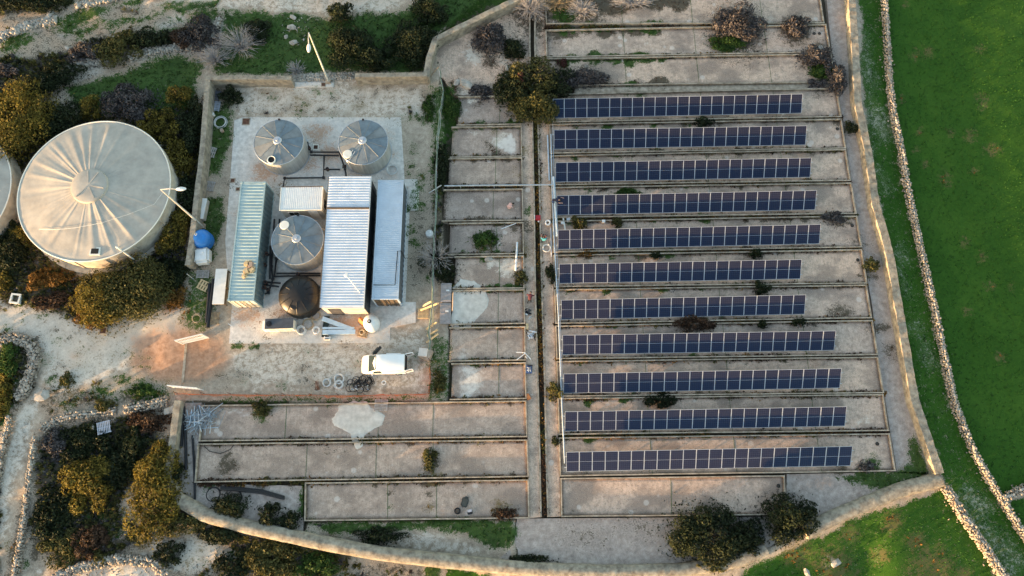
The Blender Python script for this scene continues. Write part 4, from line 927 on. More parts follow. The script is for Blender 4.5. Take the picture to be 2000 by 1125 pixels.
# white cabin
cen, W, L, ang = rect_from([(548.5, 364), (631, 364), (629, 410.5), (545.5, 410.5)], 2.5)
t = thing('site_cabin', 'small white site cabin with a ribbed flat roof between the containers', 'cabin', (cen.x, cen.y, .03), ang)
corrugated(W - .12, L - .12, 2.45, 'y', .17, .025, 'roof', M_WHITE, t, 2.44)
mb = MB(); mb.box((0, 0, 1.2), (W - .1, L - .1, 2.38)); mb.obj('wall', M_BWALL, t)
for a, b in (((0, L / 2 - .03, 2.43), (W, .07, .12)), ((0, -L / 2 + .03, 2.43), (W, .07, .12)), ((W / 2 - .03, 0, 2.43), (.07, L - .14, .12)), ((-W / 2 + .03, 0, 2.43), (.07, L - .14, .12))):
    mb = MB(); mb.box(a, b); mb.obj('roof_edge', M_BROWN if a[1] > .5 else M_CREAM, t)
mb = MB(); mb.box((-W / 2 + 1.15, -L / 2 + .04, 1.55), (1.0, .06, .8)); wn = mb.obj('window', M_WHITE, t)
for q in (-.24, .24): mb = MB(); mb.box((-W / 2 + 1.15 + q, -L / 2 + .005, 1.55), (.42, .03, .68)); mb.obj('pane', M_DARK, wn)
mb = MB(); mb.box((W / 2 - .045, -.25, 1.5), (.06, 1.0, .9)); wn = mb.obj('window', M_WHITE, t)
for q in (-.24, .24): mb = MB(); mb.box((W / 2 - .01, -.25 + q, 1.5), (.03, .42, .76)); mb.obj('pane', M_DARK, wn)
mb = MB(); mb.box((W / 2 - 1.0, -L / 2 + .04, 1.08), (.85, .05, 2.0)); mb.obj('door', M_WHITE, t)
# double building
cen, W, L, ang = rect_from([(643, 345), (725.5, 344.5), (709.5, 601), (623.5, 601)], 3.0)
t = thing('plant_building', 'wide corrugated roofed plant building in the middle of the pad', 'building', (cen.x, cen.y, .03), ang)
cut = L / 2 - L * (407 - 345) / 256 * 1.04
for y0, y1, nm, dz in ((cut + .06, L / 2, 'roof', .06), (-L / 2, cut - .06, 'roof', 0)):
    o = corrugated(W - .04, y1 - y0, 3.0, 'x', .26, .038, nm, M_SHEET, t, 2.95 + dz); o.location = (0, (y0 + y1) / 2, 0)
mb = MB(); mb.box((0, cut, 3.03), (W, .12, .16)); mb.obj('roof_joint', M_BROWN, t)
for s in (-1, 1):
    mb = MB(); mb.box((s * (W / 2 + .02), 0, 2.96), (.05, L, .10)); mb.obj('gutter', M_WHITE if s > 0 else M_BROWN, t)
mb = MB(); mb.box((0, 0, 1.46), (W - .16, L - .16, 2.92)); mb.obj('wall', [M_BWALL], t)
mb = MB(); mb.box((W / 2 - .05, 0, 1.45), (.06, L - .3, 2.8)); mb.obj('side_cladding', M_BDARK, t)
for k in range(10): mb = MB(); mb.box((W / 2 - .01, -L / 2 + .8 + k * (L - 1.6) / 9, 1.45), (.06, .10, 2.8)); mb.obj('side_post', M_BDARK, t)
mb = MB(); mb.box((-W / 4 + .1, -L / 2 + .06, 1.15), (1.1, .06, 2.2)); mb.obj('door', M_BDARK, t)
# lamp on the roof of the plant building
a, b = P(676, 537, 4.6), P(703, 571, 3.1); t = thing('roof_lamp', 'small white lamp on a slanting pole above the plant building roof', 'lamp', (b.x, b.y, 3.1))
mb = MB(); mb.tube([(0, 0, -.1), tuple(Vector((a.x - b.x, a.y - b.y, 1.5)))], .045, 6); mb.obj('pole', M_WHITE, t)
mb = MB(); q = Vector((a.x - b.x, a.y - b.y, 1.5)); mb.cyl((q.x, q.y, q.z - .08), .2, .16, 16, .14); mb.obj('lamp_head', M_WHITE, t)
# grey fuel/generator box
cen, W, L, ang = rect_from([(517, 622), (571, 622), (572, 642), (515, 642)], 1.5)
t = thing('generator', 'boxy generator with a dark grey lid and cream sides below the black tank', 'generator', (cen.x, cen.y, .03), ang)
mb = MB(); mb.box((0, 0, .72), (W - .04, L - .04, 1.4)); mb.obj('housing', M_CREAM, t, bevel=.04)
mb = MB(); mb.box((.05, 0, 1.45), (W - .02, L, .08)); mb.obj('lid', mat('generator_lid', (.07, .075, .085), .5, 0, .15, 3), t, bevel=.02)
mb = MB(); mb.box((-W / 2 - .17, 0, .55), (.3, L - .1, 1.0)); mb.obj('end_box', M_WHITE, t, bevel=.03)
mb = MB(); mb.cyl((-W / 2 + .45, 0, 1.49), .26, .06, 20); mb.cyl((-W / 2 + .45, 0, 1.55), .12, .1, 14); mb.obj('exhaust_vent', M_BLACK, t)
for q in (.1, .5, .9): mb = MB(); mb.box((-W / 2 + .4 + q * (W - .8), -L / 2 + .01, .75), (.5, .03, .9)); mb.obj('side_door', M_CDOOR, t)
# white-topped table slab by the left container
cen, W, L, ang = rect_from([(421, 525), (444, 525), (437, 594), (415, 594)], .95)
t = thing('work_table', 'long white topped table beside the left container', 'table', (cen.x, cen.y, .0), ang)
mb = MB(); mb.box((0, 0, .93), (W, L, .06)); mb.obj('table_top', M_WHITE, t)
for sx_ in (-1, 1):
    for sy in (-1, 0, 1): mb = MB(); mb.box((sx_ * (W / 2 - .08), sy * (L / 2 - .1), .45), (.08, .08, .9)); mb.obj('leg', M_BROWN, t)
mb = MB(); mb.box((0, 0, .3), (W - .2, L - .2, .04)); mb.obj('lower_shelf', M_BROWN, t)
# ---------------------------------------------------------------- pipework on the pad
def pipes(label, runs, r, valves=(), m=None):
    o = P(runs[0][0][0], runs[0][0][1]); t = thing('pipework', label, 'pipes', o)
    for run in runs:
        mb = MB(); c = [P(x, y, z) - o for x, y, z in run]; mb.tube(c, r, 8); pr = mb.obj('pipe', m or M_BPIPE, t)
        for p in c[1:-1]: mb = MB(); mb.box(p, (r * 2.7, r * 2.7, r * 2.7)); mb.obj('elbow', m or M_BPIPE, pr)
    for x, y, z in valves:
        p = P(x, y, z) - o; mb = MB(); mb.cyl((p.x, p.y, p.z - .12), .17, .3, 12); v = mb.obj('valve', M_BLACK, t); mb = MB(); mb.ring((p.x, p.y, p.z + .24), .15, .02, 16, 5); mb.obj('hand_wheel', MATS['rusty_red'], v)
    return t
mat('rusty_red', (.16, .07, .04), .7, 0, .3, 6)
pipes('black pipework linking the two upper galvanised tanks', [[(595, 276, .7), (600, 280, .6), (608, 297, .5), (662, 297, .5)], [(606, 303, .35), (662, 304, .35)], [(633, 304, .3), (632, 347, .3), (556, 348, .3), (553, 365, .3)], [(634, 331, .3), (664, 331, .3)], [(662, 296, .5), (674, 330, .5), (676, 345, .4)]], .085, [(640, 331, .4), (604, 290, .5)])
pipes('tangle of black pipes and valves between the left container and lower tank', [[(536, 428, .5), (530, 520, .5), (533, 545, .5), (524, 572, .5), (518, 574, .4)], [(546, 428, .4), (540, 505, .4), (536, 538, .4)], [(534, 540, .5), (626, 538, .5)], [(540, 534, .35), (626, 534, .35)], [(516, 556, .6), (545, 560, .5)], [(518, 551, .4), (548, 553, .4)], [(528, 480, .7), (527, 545, .7)]], .09, [(514, 501, .9), (522, 497, .9), (512, 517, .8), (518, 518, .8), (517, 562, .7), (524, 566, .6), (582, 536, .5), (520, 552, .7)])
for x, y, sz, lab in [(481, 238, .72, 'rusty grate at the upper left corner of the pad'), (617, 288, .5, 'square framed grate between the upper tanks'), (673, 326, .5, 'square framed grate below the pipe near the right tank'), (455, 353, .42, 'small rusty grate left of the green container end'), (632, 166, .42, 'small rusty grate beside the upper lamp base'), (465, 370, .35, 'narrow rusty grate at the container corner'), (203, 646, .6, 'rusty square cover on the pale track')]:
    p = G(x, y); z = max(p.z, .03) + .0; t = thing('drain_grate', lab, 'grate', (p.x, p.y, z), 0, 'drain grates')
    mb = MB()
    for sx_ in (-1, 1): mb.box((sx_ * sz * .5, 0, .03), (.07, sz + .07, .06)); mb.box((0, sx_ * sz * .5, .03), (sz - .07, .07, .06))
    mb.obj('frame', M_CREAM if sz == .5 else M_KERB, t); mb = MB(); mb.box((0, 0, .012), (sz - .07, sz - .07, .02)); mb.obj('pit', M_DARK if sz == .5 else MATS['rusty_red'], t)
    for k in range(5): mb = MB(); mb.box((-sz / 2 + sz * (k + .8) / 5.6, 0, .035), (.035, sz - .07, .03)); mb.obj('bar', MATS['rusty_red'], t)
p = G(35, 585); t = thing('concrete_well', 'small white framed concrete inspection pit by the left scrub', 'inspection pit', (p.x, p.y, p.z), R(-6)); mb = MB()
for sx_ in (-1, 1): mb.box((sx_ * .4, 0, .2), (.16, .96, .45)); mb.box((0, sx_ * .4, .2), (.64, .16, .45))
mb.obj('rim', M_CREAM, t); mb = MB(); mb.box((0, 0, .2), (.64, .64, .04)); mb.obj('cover', MATS['brown_bar'], t)
S(slab_obj('small_slab', [(794, 364), (819, 363), (817, 411), (793, 411)], .10, .2, M_PAD), 'small pale slab right of the blue grey container')
for (a, lab) in ((((862, 553), (882, 553), (881, 590), (860, 590)), 'upper grey board lying beside the cement spill'), (((859, 592), (881, 592), (880, 632), (859, 632)), 'lower grey board lying beside the cement spill')):
    cen, W, L, ang = rect_from(a, .3); t = thing('shutter_board', lab, 'board', (cen.x, cen.y, .08), ang); mb = MB(); mb.box((0, 0, .12), (W, L, .2)); mb.obj('board', mat('weathered_board', (.33, .295, .28), .85, 0, .15, 3), t)
    for q in (-.4, 0, .4): mb = MB(); mb.box((0, q * L, .235), (W - .06, .08, .03)); mb.obj('batten', MATS['weathered_board'], t)
    mb = MB(); mb.box((.15, .2, .25), (.3, .14, .06)); mb.obj('handle', M_WHITE, t)

# ---------------------------------------------------------------- pallets, planks, boxes
M_WOOD = mat('pallet_wood', (.40, .28, .16), .85, 0, .25, 5, c2=(.22, .15, .09)); M_WOODG = mat('grey_wood', (.36, .335, .31), .85, 0, .2, 5); M_WOODP = mat('fresh_wood', (.60, .44, .24), .8, 0, .15, 5); M_BLUEP = mat('blue_grey_pallet', (.36, .39, .45), .7, 0, .15, 4); M_YEL = mat('yellow_crate', (.52, .40, .06), .6, 0, .15, 4)
def pallet(label, x, y, rz, m, lx_=1.2, ly=1.0, n=7, z=None, tilt=None, m2=None):
    p = G(x, y); z = max(p.z, 0) if z is None else z
    t = thing('pallet', label, 'pallet', (p.x, p.y, z), rz, 'pallets')
    if tilt: t.rotation_euler = (tilt[0], tilt[1], rz)
    for q in (-.45, 0, .45): mb = MB(); mb.box((0, q * ly, .06), (lx_, .1, .1)); mb.obj('bearer', m, t)
    for k in range(n): mb = MB(); mb.box((-lx_ / 2 + lx_ * (k + .5) / n, 0, .125), (lx_ / n * .62, ly, .025)); mb.obj('slat', (m2 if m2 and k == 0 else m), t)
    return t
pallet('dark blue grey pallet in the wall corner, upper of the two', 421, 187, R(80), mat('dark_pallet', (.13, .14, .17), .7, 0, .2, 4), 1.1, .95, 7)
pallet('pale blue grey pallet below the dark corner pallet', 421, 208, R(85), M_BLUEP, 1.1, .95, 6)
pallet('wooden pallet with one yellow slat leaning by the left wall', 411, 297, R(-12), M_WOODG, 1.1, 1.1, 6, None, (0, R(12)), M_YEL)
pallet('brown pallet leaning against the left wall near the pad edge', 393, 359, R(-10), M_WOOD, 1.2, 1.1, 4, None, (0, R(14)))
pallet('brown pallet right beside the leaning one, lying at the pad edge', 411, 364, R(-10), M_WOODG, .9, 1.0, 5)
pallet('grey brown pallet stack just below the white tote', 397, 536, R(90), M_WOODG, .8, 1.2, 6)
pallet('open wooden pallet tilted on the weeds below the pallet stack', 398, 558, R(-25), M_WOODP, 1.1, .95, 4)
pallet('wooden pallet lying below the long white table', 419, 622, R(0), M_WOOD, .95, 1.15, 7)
pallet('sunlit brown pallet near the timber props on the right fence', 827, 612, R(0), M_WOODP, 1.0, 1.0, 8)
pallet('brown pallet with a round coil on it next to the white pear tank', 709, 651, R(-12), M_WOOD, .95, .75, 7, .03)
pallet('grey slatted pallet on the bed below the yard fence', 747, 793, R(88), M_WOODG, 1.05, 1.2, 8, .02)
pallet('grey slatted pallet lying on the dark soil at left', 210, 836, R(15), M_BLUEP, 1.2, 1.1, 8)
def plank(label, a, b, wdt=.14, th=.06, m=None, name='timber_plank', cat='plank', grp=None):
    pa, pb = P(*a), P(*b); o = pa.copy(); d = pb - pa; mb = MB(); q = d.to_track_quat('X', 'Z').to_matrix().to_4x4(); mb.box(d / 2, (d.length, wdt, th), M=q); ob = mb.obj(name, m or M_WOODP); ob.location = o; return tag(ob, label, cat, grp)
for a, b, lab in [((822, 606, .3), (857, 592, 1.3), 'upper sunlit timber prop leaning on the right fence'), ((826, 598, .5), (842, 589, 1.3), 'short sunlit timber beside the upper prop'), ((833, 643, .2), (853, 630, 1.2), 'sunlit timber prop, third from the bottom at the fence'), ((834, 656, .2), (855, 644, 1.2), 'sunlit timber prop, second from the bottom at the fence'), ((833, 669, .2), (856, 652, 1.2), 'lowest sunlit timber prop at the fence'), ((846, 600, .2), (845, 632, .8), 'upright orange sunlit plank against the fence')]:
    plank(lab, a, b, .16, .09, M_WOODP, grp='timber props at the fence')
for x0, y0, x1, y1, lab in [(630, 622, 688, 644, 'upper pale blue beam of the folded pair'), (630, 641, 692, 641, 'middle thin pale blue beam'), (630, 649, 694, 648, 'lowest pale blue beam, the widest')]:
    plank(lab, (x0, y0, .35), (x1, y1, .25), .42 if 'middle' not in lab else .18, .18, mat('pale_blue_paint', (.45, .60, .72), .4, .1, .08, 2), 'steel_beam', 'beam', 'pale blue beams on the pad')
def carton(label, x, y, s, rz=0, m=None, zz=0.0, name='cardboard_box'):
    p = G(x, y); z = max(p.z, 0) + zz; t = thing(name, label, 'box', (p.x, p.y, z), rz); mb = MB(); mb.box((0, 0, s[2] / 2), s); mb.obj('body', m or M_WOOD, t, bevel=.015)
    for q in (-1, 1): mb = MB(); mb.box((q * s[0] * .255, 0, s[2] + .012), (s[0] * .49, s[1], .02)); mb.obj('flap', m or M_WOOD, t)
    return t
M_CARD = mat('cardboard', (.42, .30, .22), .85, 0, .12, 3); M_CARDW = mat('pale_cardboard', (.66, .56, .48), .8, 0, .06, 3)
carton('brown cardboard box stack right of the van', 833, 694, (1.05, 1.0, .8), R(-20), M_CARD)
carton('pale square box on top of the brown box', 829, 692, (.8, .75, .3), R(-6), M_CARDW, .84)
for k, (x, y, dx, dy) in enumerate([(484, 516, .5, .45), (482, 531, .45, .5), (493, 528, .5, .42), (478, 540, .4, .35), (490, 518, .55, .5)]):
    p = P(x, y, 2.65); t = thing('sandbag', ['beige bag heap on the green container, upper left bag', 'beige bag at the left middle on the green container', 'beige bag at the right on the green container', 'small beige bag lowest on the green container', 'beige carton behind the bags on the green container'][k], 'bag', (p.x, p.y, 2.62), R(k * 25), 'bags on the green container'); mb = MB(); mb.box((0, 0, .16), (dx * 1.25, dy * 1.25, .3)); o = mb.obj('bag_body', M_WOODP if k < 4 else M_CARD, t, bevel=.12); autosmooth(o, 70); mb = MB(); mb.box((dx * .62, 0, .2), (.1, dy * .5, .1)); mb.obj('tied_end', M_WOODP, t, bevel=.03)
# blue and white tanks by the wall
t_ = P(390, 462, 1.4); b_ = P(396, 466, 0)
mb = MB(); c = P(391, 465, .9); t = thing('blue_tank', 'bright blue round plastic tank beside the left wall', 'water tank', (c.x + .15, c.y - .1, 0))
mb.lathe([(.86, 0), (.9, .1), (.92, .5), (.9, .9), (.88, 1.15), (.75, 1.38), (.5, 1.52), (.22, 1.57), (0, 1.57)], 32); o = mb.obj('shell', mat('blue_plastic', (.030, .19, .52), .38, 0, .12, 2), t); autosmooth(o, 50)
mb = MB(); mb.cyl((-.3, .25, 1.48), .14, .12, 16, .12); h_ = mb.obj('filler_cap', M_WHITE, t); mb = MB(); mb.cyl((-.3, .25, 1.6), .06, .02, 12); mb.obj('cap_centre', M_BLACK, h_)
for z in (.3, .65, 1.0): mb = MB(); mb.ring((0, 0, z), .925, .025, 32, 5); mb.obj('hoop', MATS['blue_plastic'], t)
cen, W, L, ang = rect_from([(376, 483), (405, 482), (408, 511), (377, 513)], 1.1); t = thing('white_tote', 'rounded white plastic tote just below the blue tank', 'water tank', (cen.x, cen.y, 0), ang)
mb = MB(); mb.box((0, 0, .55), (W, L, 1.08)); o = mb.obj('shell', M_WHITE, t, bevel=.22); autosmooth(o, 60); mb = MB(); mb.cyl((.1, .2, 1.08), .2, .06, 16, .18); mb.obj('lid', M_WHITE, t)
for q in (-.32, 0, .32): mb = MB(); mb.box((q * W, -L / 2 + .0, .55), (.08, .06, .7)); mb.obj('rib', M_WHITE, t, bevel=.02)
cen, W, L, ang = rect_from([(391, 386), (402, 388), (399, 428), (388, 426)], .75); t = thing('white_trough', 'narrow white lidded chest lying along the left wall', 'chest', (cen.x, cen.y, 0), ang); mb = MB(); mb.box((0, 0, .34), (W - .05, L - .05, .68)); mb.obj('body', M_BWALL, t, bevel=.03); mb = MB(); mb.box((0, 0, .72), (W, L, .07)); mb.obj('lid', M_WHITE, t, bevel=.02)
# white pear shaped tank
c = P(726, 632, .6); t = thing('white_tank', 'white egg shaped tank with a black cap near the lower pad edge', 'water tank', (c.x, c.y, .03), R(20)); mb = MB(); mb.lathe([(.62, 0), (.72, .1), (.8, .5), (.78, .85), (.62, 1.2), (.38, 1.42), (.2, 1.5), (0, 1.51)], 28); o = mb.obj('shell', M_WHITE, t); autosmooth(o, 60); o.scale = (.95, 1.05, 1)
mb = MB(); mb.cyl((-.05, .02, 1.48), .2, .1, 18, .17); hc = mb.obj('cap', M_BLACK, t); mb = MB(); mb.cyl((-.05, .02, 1.58), .07, .04, 10); mb.obj('cap_knob', M_WHITE, hc)
plank('orange sack leaning on the white egg shaped tank', (705, 632, .1), (707, 624, .8), .6, .2, mat('orange_sack', (.42, .14, .035), .7, 0, .2, 4), 'sack', 'sack')
# coils and reels
def coil(label, x, y, r, m, turns=3, th=.03, z=0.0, name='hose_coil', cat='hose'):
    p = G(x, y); z0 = max(p.z, 0) + z; t = thing(name, label, cat, (p.x, p.y, z0), random.uniform(0, 3), 'coils of hose and cable')
    for k in range(turns):
        M = Matrix.Rotation(random.uniform(-.12, .12), 4, 'X') @ Matrix.Rotation(random.uniform(-.12, .12), 4, 'Y'); mb = MB()
        mb.ring((random.uniform(-.1, .1) * r, random.uniform(-.1, .1) * r, th + k * th * 1.3 + .05), r * random.uniform(.72, 1.0), th, 30, 6, M); mb.obj('loop', m, t)
    return t
M_HOSE = mat('pale_hose', (.56, .56, .54), .6, 0, .1, 4); M_HOSEK = M_BLACK; M_BEIGEH = mat('beige_hose', (.40, .32, .22), .7, 0, .15, 4)
coil('white hose coil right of the right galvanised tank', 766, 333, .52, M_HOSE, 4, .035, .03)
coil('white cable coil on the right walkway below the seated person', 1067, 489, .40, M_HOSE, 4, .03)
coil('big white hose ring with junk inside it by the left wall', 431, 241, .68, M_HOSE, 3, .035)
coil('pale coil leaning at the yard fence, leftmost of the fence coils', 639, 748, .36, M_HOSE, 4, .04)
coil('black edged coil behind the fence coils', 663, 741, .45, M_HOSE, 3, .05, .02)
coil('pale reel in front, third of the fence coils', 663, 752, .42, M_HOSE, 5, .04, .05)
coil('pale ring of hose below the black tank, upper', 597, 617, .42, M_HOSE, 3, .05, .05)
coil('pale grey coil lying by the generator end, lower', 590, 646, .4, M_HOSE, 4, .06, .03)
coil('beige cable coil between the black tank and the blue beams', 618, 618, .52, M_BEIGEH, 6, .03, .03)
coil('beige cable heap below the hose rings', 603, 634, .5, M_BEIGEH, 5, .03, .03)
coil('white coil cluster left of the blue beams', 619, 646, .32, M_WHITE, 5, .04, .03)
coil('brown coil on the pallet beside the white tank', 709, 651, .24, M_BEIGEH, 5, .04, .18)
coil('thin yellowish hose loops in the weeds near the gate', 385, 622, .5, M_BEIGEH, 4, .018)
coil('white cable reel standing on the walkway above the seated person', 1069, 441, .26, M_WHITE, 5, .05, .0, 'cable_reel', 'cable reel')
coil('small white ring lying right of the cable heap by the yard fence', 750, 748, .18, M_WHITE, 2, .05)
def heap(name, label, cat, items, base):
    o = G(*base); o.z = max(o.z, 0); t = thing(name, label, cat, o)
    return t, o
# dark cable heap by the fence
t, o = heap('cable_heap', 'dark heap of cable and fittings by the yard fence', 'cable heap', None, (705, 750))
for k in range(26):
    a = random.uniform(0, 6.28); q = random.uniform(0, 1); x, y = q * 1.25 * math.cos(a), q * .6 * math.sin(a); mb = MB(); M = Matrix.Rotation(random.uniform(-.6, .6), 4, 'X') @ Matrix.Rotation(random.uniform(-.6, .6), 4, 'Y'); mb.ring((x, y, .15 + .18 * (1 - q)), random.uniform(.15, .4), .03, 16, 5, M); mb.obj('cable_loop', random.choice([M_BLACK, M_BLACK, M_BPIPE]), t)
for k in range(14):
    x, y = random.uniform(-.8, .8), random.uniform(-.55, -.05); mb = MB(); mb.box((x, y, .3), (random.uniform(.08, .22), .07, .07), random.uniform(0, 3)); mb.obj('fitting', random.choice([M_WHITE, M_HOSE, M_BLUEP]), t)
# red rods by the fence
t, o = heap('rod_bundle', 'small bundle of reddish rods by the orange fence', 'rods', None, (622, 756))
for k in range(9): mb = MB(); a = random.uniform(-.6, .6); mb.tube([(random.uniform(-.3, .3), -.25, .04), (math.sin(a) * .5, .5, .35)], .025, 5); mb.obj('rod', MATS['rusty_red'], t)
# steel offcut pile
t, o = heap('scrap_pile', 'tangled pile of pale galvanised rods in the lower left corner', 'scrap metal', None, (402, 818))
for k in range(130):
    a = R(random.choice([random.gauss(52, 10), random.gauss(55, 16), random.gauss(110, 30), random.gauss(5, 20)])); L_ = random.uniform(.6, 2.0); x, y = random.gauss(.05, .6), random.gauss(-.1, .42); z = random.uniform(.05, .38); d = Vector((math.cos(a), math.sin(a), random.uniform(-.08, .08))) * L_ / 2
    mb = MB(); c = Vector((x, y, z)); mb.tube([c - d, c + d], random.uniform(.018, .04), 4); mb.obj('rod', random.choice([M_STEEL, M_TRAY, mat('dull_steel', (.26, .28, .30), .6, .3, .2, 5), MATS['dull_steel']]), t)
# long black pipes
for a, b, r_, lab in [((350, 792), (338, 895), .16, 'leftmost thick black pipe by the lower left wall'), ((353, 792), (344, 880), .13, 'second black pipe from the wall at lower left'), ((355, 815), (354, 872), .11, 'short black pipe between the long ones at lower left'), ((358, 794), (363, 918), .13, 'long black pipe slanting right at lower left'), ((375, 850), (380, 975), .10, 'black pipe lying along the bed end at lower left')]:
    pa, pb = P(*a, .12), P(*b, .12); mb = MB(); mb.tube([Vector((0, 0, .1)), (pb - pa) * .5 + Vector((.05, 0, .1)), pb - pa + Vector((0, 0, .1))], r_, 8); ob = mb.obj('plastic_pipe', M_BLACK); ob.location = (pa.x, pa.y, -.05); tag(ob, lab, 'pipe', 'black plastic pipes')
for k, dy in enumerate((0, 4, 8)):
    pts = [(430, 951 + dy * .6), (470, 953 + dy * .7), (510, 957 + dy * .8), (555, 970 + dy * .6)]; c = [P(x, y, .08 + .06 * k) for x, y in pts]; mb = MB(); mb.tube([p - c[0] for p in c], .08, 7); ob = mb.obj('plastic_pipe', M_BLACK); ob.location = c[0] + Vector((0, 0, -.06)); tag(ob, ['uppermost', 'middle', 'lowermost'][k] + ' of the bent black pipes below the lower left bed', 'pipe', 'black plastic pipes')
for x, y, r_, lab in [(424, 965, .62, 'large black pipe loop left of the bent pipes'), (462, 972, .8, 'large black pipe loop around the dark shrub')]:
    coil(lab, x, y, r_, M_BLACK, 2, .035)
pts = [(398, 871), (410, 882), (430, 886), (450, 878), (458, 866)]; c = [P(x, y, .06) for x, y in pts]; mb = MB(); mb.tube([p - c[0] for p in c], .03, 6); ob = mb.obj('bent_hose', M_BLACK); ob.location = c[0] + Vector((0, 0, .0)); tag(ob, 'thin black hose sagging over the lower left bed', 'hose')
for dx, lab in ((0, 'left'), (9, 'right')):
    pa, pb = P(421 - dx * .9 - 3, 545 + dx, .12), P(404 - dx * .2 + 2, 640 - dx, .12); mb = MB(); mb.tube([Vector((0, 0, 0)), (pb - pa) * .5, pb - pa], .17, 8); ob = mb.obj('plastic_pipe', M_BLACK); ob.location = pa + Vector((0, 0, .05)); tag(ob, '%s of the thick black pipes left of the white table' % lab, 'pipe', 'black plastic pipes')
# small white pump, panel bits
p = P(640, 661, .1); t = thing('pump_unit', 'small white pump unit with dark slots below the blue beams', 'pump', (p.x, p.y, .03)); mb = MB(); mb.box((0, 0, .2), (.55, .35, .38)); mb.obj('housing', M_WHITE, t, bevel=.04)
for q in (-.12, .1): mb = MB(); mb.box((0, q, .4), (.38, .09, .03)); mb.obj('slot', M_DARK, t)
p = P(637, 632, .1); t = thing('dark_trough', 'dark green slotted steel trough between the blue beams', 'trough', (p.x, p.y, .03), R(-3)); mb = MB(); mb.box((0, -.3, .06), (.45, 2.0, .1)); mb.obj('base', mat('dark_green', (.03, .045, .04), .6, 0, .2, 4), t)
for s in (-1, 1): mb = MB(); mb.box((s * .22, -.3, .14), (.04, 2.0, .2)); mb.obj('side', MATS['dark_green'], t)
p = P(839, 457, .3); t = thing('satellite_drum', 'pale round drum lid standing by the right yard fence', 'drum', (p.x, p.y, 0)); mb = MB(); mb.lathe([(.36, 0), (.38, .05), (.37, .5), (.33, .56), (0, .58)], 24); o = mb.obj('drum_body', M_HOSE, t); autosmooth(o, 40); mb = MB(); mb.cyl((.1, .1, .57), .08, .04, 12); mb.obj('bung', M_WHITE, t)
for x, y, s, lab in [(416, 226, (.45, .35, .35), 'small white crate below the pallets by the left wall'), (435, 257, (.3, .3, .3), 'small brown crate inside the white hose ring')]:
    carton(lab, x, y, s, R(30), M_WHITE if 'white crate' in lab else M_CARD, 0, 'crate')
# ---------------------------------------------------------------- lamps
def lamp(label, bx, by, tx, ty, h, hx, hy):
    b = P(bx, by, 0); tp = P(tx, ty, h); hd = P(hx, hy, h - .1); t = thing('street_lamp', label, 'street lamp', b, 0, 'street lamps'); q = tp - b; e = hd - b
    mb = MB(); mb.tube([(0, 0, 0), tuple(q * .5), tuple(q)], .10, 8, .06); mb.obj('pole', mat('lamp_paint', (.60, .57, .50), .5, 0, .08, 2), t)
    mb = MB(); mb.box((0, 0, .15), (.5, .5, .3)); mb.obj('plinth', M_KERB, t)
    mb = MB(); d = (e - q); mb.tube([tuple(q), tuple(q + d * .5 + Vector((0, 0, .12))), tuple(q + d * .8)], .045, 6); mb.obj('arm', MATS['lamp_paint'], t)
    mb = MB(); n = 8; L_ = .85; vs = []
    for k in range(7):
        f = k / 6; r_ = .20 * math.sin(math.pi * (.08 + .84 * f)) ** .6; vs.append((f, r_))
    dd = d.normalized(); side = dd.cross(Vector((0, 0, 1))).normalized(); ring_v = []; fs = []
    for f, r_ in vs:
        c_ = q + d * .78 + dd * (f * L_); ring_v += [tuple(c_ + side * (r_ * math.cos(2 * math.pi * j / n)) + Vector((0, 0, r_ * .55 * math.sin(2 * math.pi * j / n)))) for j in range(n)]
    fs = [(k * n + j, k * n + (j + 1) % n, (k + 1) * n + (j + 1) % n, (k + 1) * n + j) for k in range(6) for j in range(n)] + [tuple(range(n)), tuple(range(6 * n, 7 * n))]
    mb.add(ring_v, fs); o = mb.obj('lamp_head', M_WHITE, t); autosmooth(o, 70)
lamp('street lamp with a pale leaning pole above the broken upper wall', 642, 160, 603, 64, 7.2, 603, 92)
lamp('street lamp standing by the left wall, head over the big tank edge', 397, 443, 314, 370, 7.6, 352, 369)
# ---------------------------------------------------------------- gates
def gate(label, pts, h, bars):
    a, b = P(*pts[0], 0), P(*pts[1], 0); t = thing('gate_leaf', label, 'gate', a, math.atan2(b.y - a.y, b.x - a.x), 'white gate leaves'); L_ = (b - a).length
    for z in (.12, h * .5, h): mb = MB(); mb.box((L_ / 2, 0, z), (L_, .07, .09)); mb.obj('rail', M_WHITE, t)
    for x in (0, L_): mb = MB(); mb.box((x, 0, h / 2), (.09, .09, h + .1)); mb.obj('stile', M_WHITE, t)
    for k in range(bars): mb = MB(); mb.box((L_ * (k + 1) / (bars + 1), .002, h / 2), (.05, .03, h - .1)); mb.obj('bar', M_WHITE, t)
    mb = MB(); mb.box((L_ / 2, .03, h * .26), (L_ - .1, .02, h * .42)); mb.obj('panel', M_WHITE, t); return t
gate('upper white barred gate leaf standing open beside the weeds', [(358, 672), (408, 660)], 1.7, 12)
gate('lower white gate leaf swung open at the yard entrance', [(342, 757), (397, 762)], 1.5, 8)
mb = MB(); a, b = G(364, 672), G(357, 748); mb.box((b - a) / 2 + Vector((0, 0, .03)), ((b - a).length, .22, .10), math.atan2(b.y - a.y, b.x - a.x)); o = mb.obj('gate_track', M_KERB); o.location = a; tag(o, 'pale concrete gate track across the yard entrance', 'gate track')
